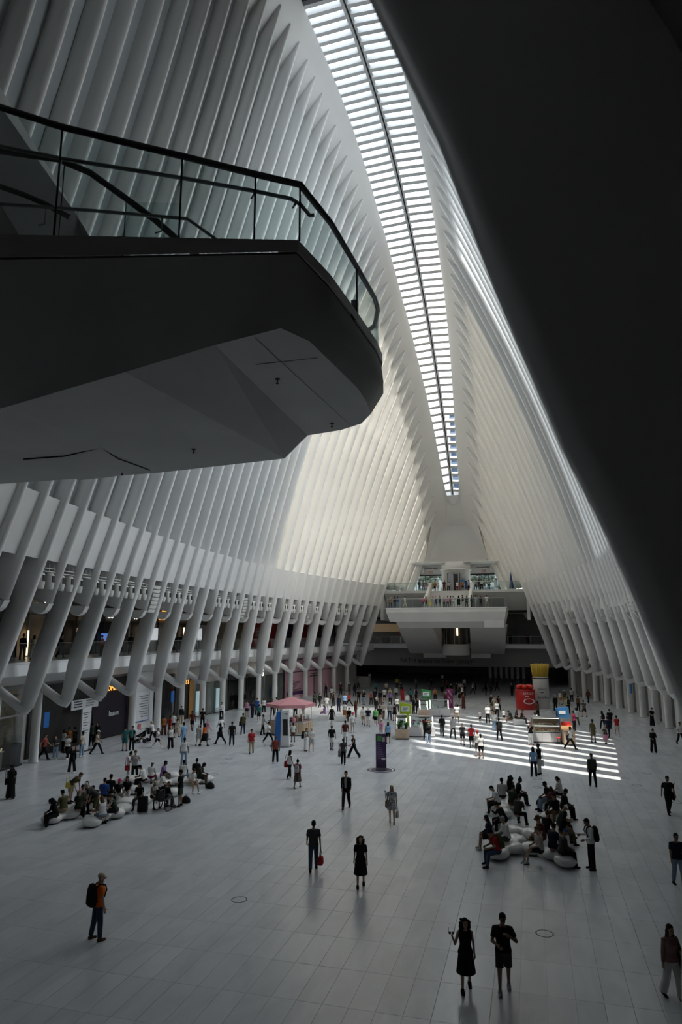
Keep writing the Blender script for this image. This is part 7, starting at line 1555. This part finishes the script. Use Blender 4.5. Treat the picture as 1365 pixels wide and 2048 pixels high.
# ---------------------------------------------------------------- pink canopy stall
CX, CY = -18.5, 52.6
t = empty('canopy_stall', (CX, CY, 0), R(15)); tag(t, 'round white counter stall under a pink hexagonal canopy', 'stall')
CANP = mat('pink_canopy_cloth', (0.60, .27, .29), .8)
hx = [(math.cos(R(60 * i + 8)), math.sin(R(60 * i + 8))) for i in range(6)]
cr = MB(); apex = (0, 0, 2.78)
for i in range(6):
    a, b = hx[i], hx[(i + 1) % 6]; q = 1.95
    MB().add([(a[0] * q, a[1] * q, 2.28), (b[0] * q, b[1] * q, 2.28), apex, (a[0] * q, a[1] * q, 2.25), (b[0] * q, b[1] * q, 2.25), (0, 0, 2.75)], [(0, 1, 2), (5, 4, 3), (0, 3, 4, 1), (1, 4, 5, 2), (2, 5, 3, 0)]).build('canopy_panel', CANP, t)
    MB().hexa([(a[0] * q, a[1] * q, 2.06), (b[0] * q, b[1] * q, 2.06), (b[0] * (q - .02), b[1] * (q - .02), 2.06), (a[0] * (q - .02), a[1] * (q - .02), 2.06), (a[0] * q, a[1] * q, 2.28), (b[0] * q, b[1] * q, 2.28), (b[0] * (q - .02), b[1] * (q - .02), 2.28), (a[0] * (q - .02), a[1] * (q - .02), 2.28)]).build('valance', CANP, t)
    MB().tube([(a[0] * 1.6, a[1] * 1.6, 0), (a[0] * 1.6, a[1] * 1.6, 2.35)], .03, 8).build('pole', WHITE, t)
    if i == 2: continue
    r0, r1 = 1.75, 1.35
    P0, P1 = Vector((a[0] * r0, a[1] * r0, 0)), Vector((b[0] * r0, b[1] * r0, 0)); Q0, Q1 = Vector((a[0] * r1, a[1] * r1, 0)), Vector((b[0] * r1, b[1] * r1, 0)); z1 = Vector((0, 0, 1.0)); z2 = Vector((0, 0, 1.05)); z0 = Vector((0, 0, .08))
    MB().hexa([P0 * .98 + z0, P1 * .98 + z0, Q1 + z0, Q0 + z0, P0 * .98 + z1, P1 * .98 + z1, Q1 + z1, Q0 + z1]).build('counter_front', mat('stall_white', (.66, .65, .64), .5), t)
    MB().hexa([P0 * 1.02 + z1, P1 * 1.02 + z1, Q1 * .97 + z1, Q0 * .97 + z1, P0 * 1.02 + z2, P1 * 1.02 + z2, Q1 * .97 + z2, Q0 * .97 + z2]).build('counter_top', mat('stall_pink_top', (.45, .28, .27), .4), t)
    MB().hexa([P0 * .95 , P1 * .95, Q1, Q0, P0 * .95 + z0, P1 * .95 + z0, Q1 + z0, Q0 + z0]).build('kick_base', DARKW, t)
    for k in range(4):
        u0, u1 = (k + .12) / 4, (k + .88) / 4; a0, a1 = P0.lerp(P1, u0) * .995, P0.lerp(P1, u1) * .995; n_ = (P0 + P1).normalized() * .015
        zA, zB = Vector((0, 0, .2)), Vector((0, 0, .9))
        MB().hexa([a0 + n_ + zA, a1 + n_ + zA, a1 - n_ + zA, a0 - n_ + zA, a0 + n_ + zB, a1 + n_ + zB, a1 - n_ + zB, a0 - n_ + zB]).build('inset_panel', mat('stall_beige', (.50, .36, .22), .6), t)
MB().box(-.55, .55, -.3, .3, 0, 1.0).build('back_counter', BLACK, t)
def wpt(t_, x, y, z): return t_.matrix_basis @ Vector((x, y, z))
M_ = Matrix.Translation((CX, CY, 0)) @ Matrix.Rotation(R(15), 4, 'Z')
for x, y, lab in ((.55, -1.3, 'left large lidded cup on the pink stall counter'), (.95, -1.05, 'right large lidded cup on the pink stall counter')):
    c = empty('display_cup', M_ @ Vector((x, y, 1.05))); tag(c, lab, 'cup'); MB().lathe([(.11, 0), (.15, .4), (.14, .42)], 14).build('cup_body', mat('kraft_cup', (.36, .25, .16)), c); MB().lathe([(.16, .42), (.16, .46), (.11, .52), (.04, .53)], 14).build('cup_lid', mat('cream_lid', (.6, .56, .48)), c)
o = MB().lathe([(.13, 0), (.16, .05), (.15, .24), (.05, .3)], 12).build('pink_jar', mat('jar_pink', (.75, .28, .34), .4), None, M_ @ Vector((.35, -1.45, 1.05))); tag(o, 'bright pink jar on the front of the stall counter', 'jar')
o = MB().lathe([(.12, 0), (.14, .3), (.03, .36)], 12).build('pink_jar', mat('jar_pink', (.75, .28, .34)), None, M_ @ Vector((-1.05, -1.0, 1.05))); tag(o, 'pink jar on the left of the stall counter', 'jar')
for i in range(3): 
    o = MB().box(-.1, .1, -.1, .1, 0, .32).build('acrylic_box', GLASS, None, M_ @ Vector((1.35, -.55 + i * .35, 1.05))); tag(o, ['clear box on the stall counter, nearest', 'clear box on the stall counter, middle', 'clear box on the stall counter, rear'][i], 'box')

# ---------------------------------------------------------------- L-shaped glass case stalls
LITE = mat('lit_edge_strip', (1, .97, .9), .5, emit=2.2); WCAB = mat('stall_white_cabinet', (.52, .50, .50), .5)
def case_stall(x, y, rz, label, signm, sign_label, W=2.0, wing=1.0, H=.75, ch=.75):
    t = empty('display_stall', (x, y, 0), R(rz)); tag(t, label, 'stall')
    for i in range(2): MB().box(i * W / 2 + .01, (i + 1) * W / 2 - .01, 0, .7, .1, H).build('cabinet_panel', WCAB, t)
    MB().box(.03, W - .03, .03, .66, 0, .1).build('plinth', DARKW, t)
    MB().box(-1.0, 0, -1.2, .7, .1, H).build('wing_cabinet', WCAB, t); MB().box(-.98, -.02, -1.17, .66, 0, .1).build('wing_plinth', DARKW, t)
    MB().box(-1.01, 0.01, -1.22, -1.19, .1, H).build('wood_front', WOODL, t)
    for a, b, c, d in ((.15, W - .15, .08, .62), (-.85, -.15, -.7, .5)):
        for px_, py_ in ((a, c), (b, c), (b, d), (a, d)): MB().box(px_ - .02, px_ + .02, py_ - .02, py_ + .02, H, H + ch).build('case_post', LITE, t)
        MB().box(a - .03, b + .03, c - .03, d + .03, H + ch, H + ch + .04).build('case_top', BLACK if b < 0 else STEEL, t)
        MB().box(a, b, c - .005, c + .005, H, H + ch).build('glass_pane', GLASS, t); MB().box(b - .005, b + .005, c, d, H, H + ch).build('glass_pane', GLASS, t); MB().box(a - .005, a + .005, c, d, H, H + ch).build('glass_pane', GLASS, t)
        MB().box(a, b, c, d, H + .02, H + .04).build('case_floor', mat('case_white', (.7, .7, .7)), t); MB().box(a + .03, b - .03, c + .25, d - .05, H + .38, H + .395).build('shelf', GLASS, t)
    MB().box(-.10, .06, .45, .7, 0, H + 1.0).build('sign_post', signm, t)
    MB().hexa([(-.62, .48, H + .9), (.28, .48, H + .9), (.28, .74, H + .9), (-.62, .74, H + .9), (-.62, .48, H + 1.75), (.28, .48, H + 1.58), (.28, .74, H + 1.58), (-.62, .74, H + 1.75)]).build('sign_board', signm, t)
    MB().box(-.5, .12, .46, .49, H + 1.08, H + 1.46).build('sign_face', mat('sign_face_pale', (.62, .66, .66), .5, emit=.08), t)
    for k in range(2): MB().box(-.4, .02 - .1 * k, .455, .465, H + 1.32 - k * .13, H + 1.36 - k * .13).build('sign_print', INK, t)
    return t
LIME = mat('lime_sign', (.42, .55, .02), .45); GREEN = mat('green_sign', (.03, .22, .05), .45)
fs = case_stall(-9.25, 53.0, 12, 'glass case flower stall with lime green sign', LIME, '')
gs = case_stall(-9.6, 66.3, 12, 'glass case stall with dark green sign behind the flower stall', GREEN, '', 2.0)
FM = Matrix.Translation((-9.25, 53.0, 0)) @ Matrix.Rotation(R(12), 4, 'Z')
fc = [('pink', (.7, .3, .4)), ('white', (.7, .7, .66)), ('red', (.6, .03, .08)), ('peach', (.75, .45, .3)), ('violet', (.3, .12, .4)), ('rose', (.75, .2, .3)), ('cream', (.7, .62, .45)), ('crimson', (.5, .02, .1))]
GRN = mat('stem_green', (.05, .14, .03), .7)
for i, (n_, c) in enumerate(fc):
    v = FM @ Vector((.32 + (i % 4) * .42 + (i // 4) * .1, .25 + .2 * (i // 4), .79))
    b = empty('flower_bunch', v); tag(b, 'bunch of %s flowers in the lit flower case' % n_, 'flowers', 'bunches in the flower case'); rr = random.Random(i)
    MB().lathe([(.05, 0), (.07, .2)], 8).build('vase', GLASS, b); mb = MB()
    for k in range(16): a = rr.uniform(0, 6.28); r = rr.uniform(0, .13); mb.ball((r * math.cos(a), r * math.sin(a), .34 + rr.uniform(-.06, .1)), .045, n=6, m=4)
    mb.build('blooms', mat('bloom_' + n_, c, .7), b); mb = MB()
    for k in range(8): a = rr.uniform(0, 6.28); mb.tube([(0, 0, .05), (.1 * math.cos(a), .1 * math.sin(a), .32)], .008, 4)
    mb.build('stems', GRN, b)
for i, (x, y, lab) in enumerate(((-.75, -1.0, 'left leafy potted plant on the flower stall wing'), (-.2, -.95, 'right leafy potted plant on the flower stall wing'), (-.55, -.2, 'bushy plant inside the wing case of flower stall'))):
    b = empty('potted_plant', FM @ Vector((x, y, .75 + (.05 if i == 2 else 0)))); tag(b, lab, 'plant'); MB().lathe([(.09, 0), (.12, .22), (.11, .22)], 10).build('pot', BLACK, b); rr = random.Random(i + 20); mb = MB()
    for k in range(46):
        a = rr.uniform(0, 6.28); e = rr.uniform(.2, 1.3); L = rr.uniform(.2, .42); d = Vector((math.cos(a) * math.cos(e), math.sin(a) * math.cos(e), math.sin(e))); s_ = d.cross(Vector((0, 0, 1))).normalized() * .05; p = Vector((0, 0, .2))
        mb.add([p, p + d * L * .5 + s_, p + d * L, p + d * L * .5 - s_], [(0, 1, 2, 3)])
    mb.build('leaves', mat('plant_leaf', (.04, .16, .02), .6), b)
GM = Matrix.Translation((-9.6, 66.3, 0)) @ Matrix.Rotation(R(12), 4, 'Z')
for i in range(6):
    v = GM @ Vector((.4 + (i % 3) * .5, .25 + .2 * (i // 3), .79)); o = MB().lathe([(.07, 0), (.09, .1), (.04, .22), (.06, .3)], 10).build('ornament', mat(['ornament_white', 'ornament_grey', 'ornament_lilac'][i % 3], [(.6, .6, .58), (.3, .3, .32), (.35, .28, .4)][i % 3]), None, v); tag(o, '%s ornament in the green stall case, %s row' % (['white', 'grey', 'lilac'][i % 3], 'front' if i < 3 else 'rear'), 'ornament', 'ornaments in the green stall case')
t = empty('advert_panel', (-8.55, 74.6, 0), R(12)); tag(t, 'tall magenta advert panel with pale blossoms behind the green stall', 'sign'); MB().box(-.32, .32, -.06, .06, 0, 1.95).build('panel', mat('magenta_panel', (.22, .02, .12)), t)
for i in range(11): MB().lathe([(.07, -.005), (.07, .005)], 8).build('blossom_print', mat('blossom_print', (.6, .35, .45)), t, (-.22 + (i * 37 % 45) / 100, -.066, .55 + i * .12), (math.pi / 2, 0, 0))
MB().box(-.28, .2, -.068, -.05, .5, .54).build('print_line', INKW, t)
# ---------------------------------------------------------------- bakery stall
t = empty('bakery_stall', (.75, 53.1, 0), R(8)); tag(t, 'lit glass bakery stall with blue sign on the sunlit stripes', 'stall')
for i in range(3): MB().box(-1.0 + i * .65, -.36 + i * .65, -.35, .35, .12, .72).build('cabinet_panel', WCAB, t)
MB().box(-.97, .92, -.32, .32, 0, .12).build('plinth', DARKW, t)
for x in (-1.0, .93):
    for y in (-.35, .35): MB().box(x - .025, x + .025, y - .025, y + .025, .72, 1.75).build('case_post', STEEL, t)
MB().box(-1.03, .96, -.38, .38, 1.75, 1.8).build('case_top', STEEL, t); MB().box(-1.0, .93, -.36, -.35, .72, 1.75).build('glass_pane', GLASS, t)
MB().box(-1.0, .93, .34, .36, .72, 1.75).build('case_back', mat('bakery_back', (.35, .22, .13)), t)
for z in (.78, 1.22): MB().box(-.97, .9, -.3, .33, z, z + .03).build('shelf', mat('bakery_shelf', (.6, .56, .5)), t); 
for z in (1.17, 1.70): MB().box(-.95, .88, -.3, -.24, z, z + .03).build('shelf_light', LITE, t)
BM = Matrix.Translation((.75, 53.1, 0)) @ Matrix.Rotation(R(8), 4, 'Z')
for i in range(18):
    v = BM @ Vector((-.85 + (i % 9) * .2, -.08, .81 if i < 9 else 1.25)); mb = MB(); mb.ball((0, 0, .06), .085, .11, .065, 10, 6)
    o = mb.build('pastry', mat(['pastry_gold', 'pastry_brown', 'pastry_pink'][i % 3], [(.6, .36, .14), (.3, .15, .06), (.6, .3, .25)][i % 3], .6), None, v); tag(o, '%s pastry in the bakery stall, %s from left on the %s shelf' % (['golden', 'brown', 'pinkish'][i % 3], ORD[i % 9], 'lower' if i < 9 else 'upper'), 'pastry', 'pastries in the bakery stall')
MB().box(1.0, 1.75, -1.2, .3, .12, .95).build('side_cabinet', WOODL, t); MB().box(1.03, 1.72, -1.17, .27, 0, .12).build('side_plinth', DARKW, t); MB().box(.98, 1.77, -1.22, .32, .95, 1.0).build('side_top', STEEL, t)
MB().box(1.0, 1.75, .0, .3, 1.0, 1.3).build('red_shelf', RED, t); MB().box(1.02, 1.73, -.3, .0, 1.02, 1.2).build('lit_tray', mat('warm_tray', (1, .55, .25), .5, emit=.6), t)
MB().box(.95, 1.05, .3, .4, 0, 1.85).build('sign_post', BLUE, t); MB().hexa([(.8, .28, 1.75), (1.7, .28, 1.65), (1.7, .42, 1.65), (.8, .42, 1.75), (.75, .28, 2.35), (1.65, .28, 2.5), (1.65, .42, 2.5), (.75, .42, 2.35)]).build('sign_board', mat('bakery_sign_blue', (.03, .14, .32), .5), t); MB().box(.98, 1.45, .26, .285, 1.95, 2.2).build('sign_face', mat('sign_face_pale', (.62, .66, .66)), t)
for i in range(3):
    o = MB().box(-.11, .11, -.08, .08, 0, .16).build('red_box', RED, None, BM @ Vector((1.15 + i * .24, .13, 1.3))); tag(o, ['left red box on the bakery side shelf', 'middle red box on the bakery side shelf', 'right red box on the bakery side shelf'][i], 'box')
s_ = empty('stool', BM @ Vector((.72, -.72, 0))); tag(s_, 'black stool with red seat before the bakery stall', 'stool'); MB().lathe([(.17, .42), (.18, .47), (.15, .5)], 14).build('seat', RED, s_)
for k in range(4): a = R(45 + 90 * k); MB().tube([(.12 * math.cos(a), .12 * math.sin(a), .43), (.17 * math.cos(a), .17 * math.sin(a), 0)], .02, 6).build('leg', BLACK, s_)
# ---------------------------------------------------------------- giant can and pasta jar
t = empty('giant_can', (-.85, 75.6, 0), R(15)); tag(t, 'giant red can display with white emblem and tomatoes on top', 'display')
MB().lathe([(.98, 0), (1.0, .05), (1.0, 1.95), (.96, 2.0)], 28).build('can_body', mat('can_red', (.50, .015, .012), .35), t); MB().lathe([(1.02, 1.9), (1.03, 1.93), (1.0, 1.98)], 28).build('can_rim', mat('can_red_rim', (.4, .012, .01), .3), t)
text('can_lettering', 'EATALY', INKW, (0.05, -1.0, 1.62), (math.pi / 2, 0, 0), .30, t); MB().box(-.30, .15, -1.0, -.97, 1.28, 1.36).build('print_bar', INKW, t)
el_ = MB(); el_.loft([[(.1 + q * .55 * math.cos(a), -1.03 + .02 * i, .86 + q * .28 * math.sin(a)) for a in [2 * math.pi * k / 24 for k in range(24)]] for i, q in ((0, .82), (0, 1), (3, 1.02))], True, False, False); el_.build('white_oval', INKW, t)
for k in range(4): MB().ball((-.22 + k * .2, -1.0, .86), .085, .03, .15, 10, 6).build('tomato_print', mat('can_red'  , (.5, .015, .012)), t)
for i, (x, y) in enumerate(((-.6, -.35), (0, -.5), (.55, -.3), (-.3, .4), (.4, .4))):
    o = MB().lathe([(.02, .0), (.2, .03), (.31, .2), (.28, .40), (.1, .48), (.02, .45)], 14).build('tomato', mat('tomato_red', (.6, .03, .015), .25), None, (-.85 + x, 75.6 + y, 2.0)); tag(o, ['leftmost giant tomato on the red can', 'front centre giant tomato on the red can', 'rightmost giant tomato on the red can', 'rear left giant tomato on the red can', 'rear right giant tomato on the red can'][i], 'tomato')
t = empty('giant_jar', (.75, 77.2, 0), R(15)); tag(t, 'giant white jar display of yellow pasta beside the red can', 'display')
MB().lathe([(.8, 0), (.82, .04), (.82, 3.15), (.8, 3.2)], 28).build('jar_body', mat('jar_white', (.56, .55, .53), .4), t); MB().lathe([(.835, 3.0), (.835, 3.12)], 28).build('jar_band', BLACK, t)
text('jar_lettering', 'EATALY', INK, (-.1, -.83, 1.95), (math.pi / 2, 0, 0), .22, t); MB().box(-.3, .05, -.84, -.8, 1.6, 1.68).build('print_bar', INK, t); text('jar_script', 'Semplice', INK, (0, -.83, 1.15), (math.pi / 2, 0, 0), .34, t)
rr = random.Random(5); mb = MB()
for k in range(230):
    a = rr.uniform(0, 6.28); r = .74 * math.sqrt(rr.random()); mb.tube([(r * math.cos(a), r * math.sin(a), 3.0), (r * 1.28 * math.cos(a), r * 1.28 * math.sin(a), 4.45 + rr.uniform(-.06, .12))], .035, 5)
o = mb.build('pasta', mat('pasta_yellow', (.58, .40, .05), .6), t); o['kind'] = 'stuff'
# ---------------------------------------------------------------- stroller, wheelchair, suitcase, bags on the floor
t = empty('stroller', (-27.35, 45.5, 0), R(100)); tag(t, 'black stroller pushed by a grey haired person on the left', 'stroller')
for x in (-.28, .28):
    for y, r in ((-.35, .15), (.38, .12)): MB().tube([(x - .03, y, r), (x + .03, y, r)], r, 14).build('wheel', BLACK, t)
    MB().tube([(x, -.35, .15), (x * .9, .1, .55), (x * .9, -.5, 1.02)], .02, 6).build('frame_bar', DARKSTEEL, t); MB().tube([(x, .38, .12), (x * .9, -.2, .6)], .02, 6).build('frame_bar', DARKSTEEL, t)
MB().tube([(-.26, -.5, 1.02), (.26, -.5, 1.02)], .025, 8).build('handle', BLACK, t); MB().hexa([(-.24, -.2, .4), (.24, -.2, .4), (.24, .35, .42), (-.24, .35, .42), (-.24, -.32, .85), (.24, -.32, .85), (.24, .3, .5), (-.24, .3, .5)]).build('seat', pm('k'), t)
MB().loft([[(x, .05 + .42 * math.cos(a) - .3, .62 + .40 * math.sin(a)) for a in [R(40 + 14 * k) for k in range(9)]] for x in (-.26, -.1, .1, .26)], False, False).build('hood', pm('k'), t)
MB().box(-.15, .15, -.62, -.47, .6, .95).build('hanging_bag', pm('k'), t)
c_ = person(-27.3, 45.62, .0, 'sit', 100, .92, 'm', 'tee:be', 'shorts:g', 'short:k', 'm', 'small child seated in the black stroller')
t = empty('wheelchair', (-16.05, 28.8, 0), R(-10)); tag(t, 'wheelchair seen from behind beside the left benches', 'wheelchair')
for s_ in (-1, 1):
    w_ = MB(); rings = []
    for k in range(24): a = 2 * math.pi * k / 24; rings.append((s_ * .30, .30 * math.cos(a), .30 + .30 * math.sin(a)))
    w_.tube(rings + [rings[0]], .022, 6, False).build('wheel', BLACK, t)
    for k in range(6): a = math.pi * k / 6; MB().tube([(s_ * .30, .29 * math.cos(a), .3 + .29 * math.sin(a)), (s_ * .30, -.29 * math.cos(a), .3 - .29 * math.sin(a))], .004, 4).build('spoke', STEEL, t)
    MB().tube([(s_ * .24, .45, .09), (s_ * .27, .45, .09)], .09, 12).build('caster', BLACK, t); MB().tube([(s_ * .23, -.22, .3), (s_ * .23, -.24, .95), (s_ * .23, -.36, .96)], .016, 6).build('back_post', DARKSTEEL, t)
    MB().tube([(s_ * .23, -.2, .5), (s_ * .23, .4, .48), (s_ * .22, .5, .1)], .016, 6).build('frame_bar', DARKSTEEL, t); MB().box(s_ * .25 - .03, s_ * .25 + .03, -.2, .2, .68, .71).build('armrest', BLACK, t); MB().box(s_ * .12 - .09, s_ * .12 + .09, .45, .62, .08, .1).build('footrest', BLACK, t)
MB().box(-.22, .22, -.22, .3, .46, .50).build('seat', pm('k'), t); MB().box(-.22, .22, -.25, -.22, .5, .9).build('backrest', pm('k'), t)
person(-16.05, 28.85, .02, 'sitphone', -10, 1.70, 'm', 'jacket:k', 'trousers:k', 'cap:k', 'm', 'person in black cap seated in the wheelchair')
o = empty('backpack', (-16.02, 28.46, .70), R(-10)); tag(o, 'grey backpack hanging on the back of the wheelchair', 'backpack'); MB().loft([[(w_ * math.cos(a), d * math.sin(a), z) for a in [2 * math.pi * k / 14 for k in range(14)]] for z, w_, d in ((-.25, .14, .07), (-.1, .17, .09), (.1, .16, .08), (.2, .08, .04))]).build('pack_body', pm('g'), o)
for s_ in (-1, 1): MB().tube([(s_ * .08, .03, .15), (s_ * .12, .08, .26), (s_ * .2, .08, .22)], .015, 5).build('strap', pm('k'), o)
o = empty('suitcase', (-16.75, 28.25, 0), R(10)); tag(o, 'black suitcase standing before the sunglasses wearer at left benches', 'suitcase'); MB().hexa([(-.2, -.12, .05), (.2, -.12, .05), (.2, .12, .05), (-.2, .12, .05), (-.19, -.11, .66), (.19, -.11, .66), (.19, .11, .66), (-.19, .11, .66)]).build('case_body', pm('k'), o)
for x in (-.16, .16): MB().tube([(x - .015, 0, .03), (x + .015, 0, .03)], .03, 8).build('wheel', BLACK, o)
MB().tube([(-.08, .08, .66), (-.08, .08, .9), (.08, .08, .9), (.08, .08, .66)], .012, 6).build('handle', STEEL, o)
def floorbag(x, y, c, label):
    mb = MB(); mb.loft([[(w_ * math.cos(a), w_ * .7 * math.sin(a), z) for a in [2 * math.pi * k / 14 for k in range(14)]] for z, w_ in ((0, .2), (.06, .24), (.2, .2), (.28, .1), (.3, .03))]); o = empty('floor_bag', (x, y, 0)); tag(o, label, 'bag'); mb.build('bag_body', pm(c), o); MB().tube([(-.08, 0, .27), (0, 0, .36), (.08, 0, .27)], .012, 6).build('handle', pm('k'), o)
floorbag(-16.0, 33.35, 'k', 'black bag on the floor under the bowed phone reader'); floorbag(-15.75, 30.3, 'k', 'black bag on the floor right of the wheelchair'); floorbag(.1, 34.2, 'k', 'black bag on the floor between the rear right benches')
o = empty('drink_cup', (-17.62, 25.9, .5)); tag(o, 'red drink cup on the white bench nearest the camera at left', 'cup'); MB().lathe([(.035, 0), (.045, .12)], 10).build('cup_body', mat('drink_red', (.55, .08, .03), .3), o); MB().lathe([(.047, .12), (.047, .14), (.02, .15)], 10).build('cup_lid', INKW, o)
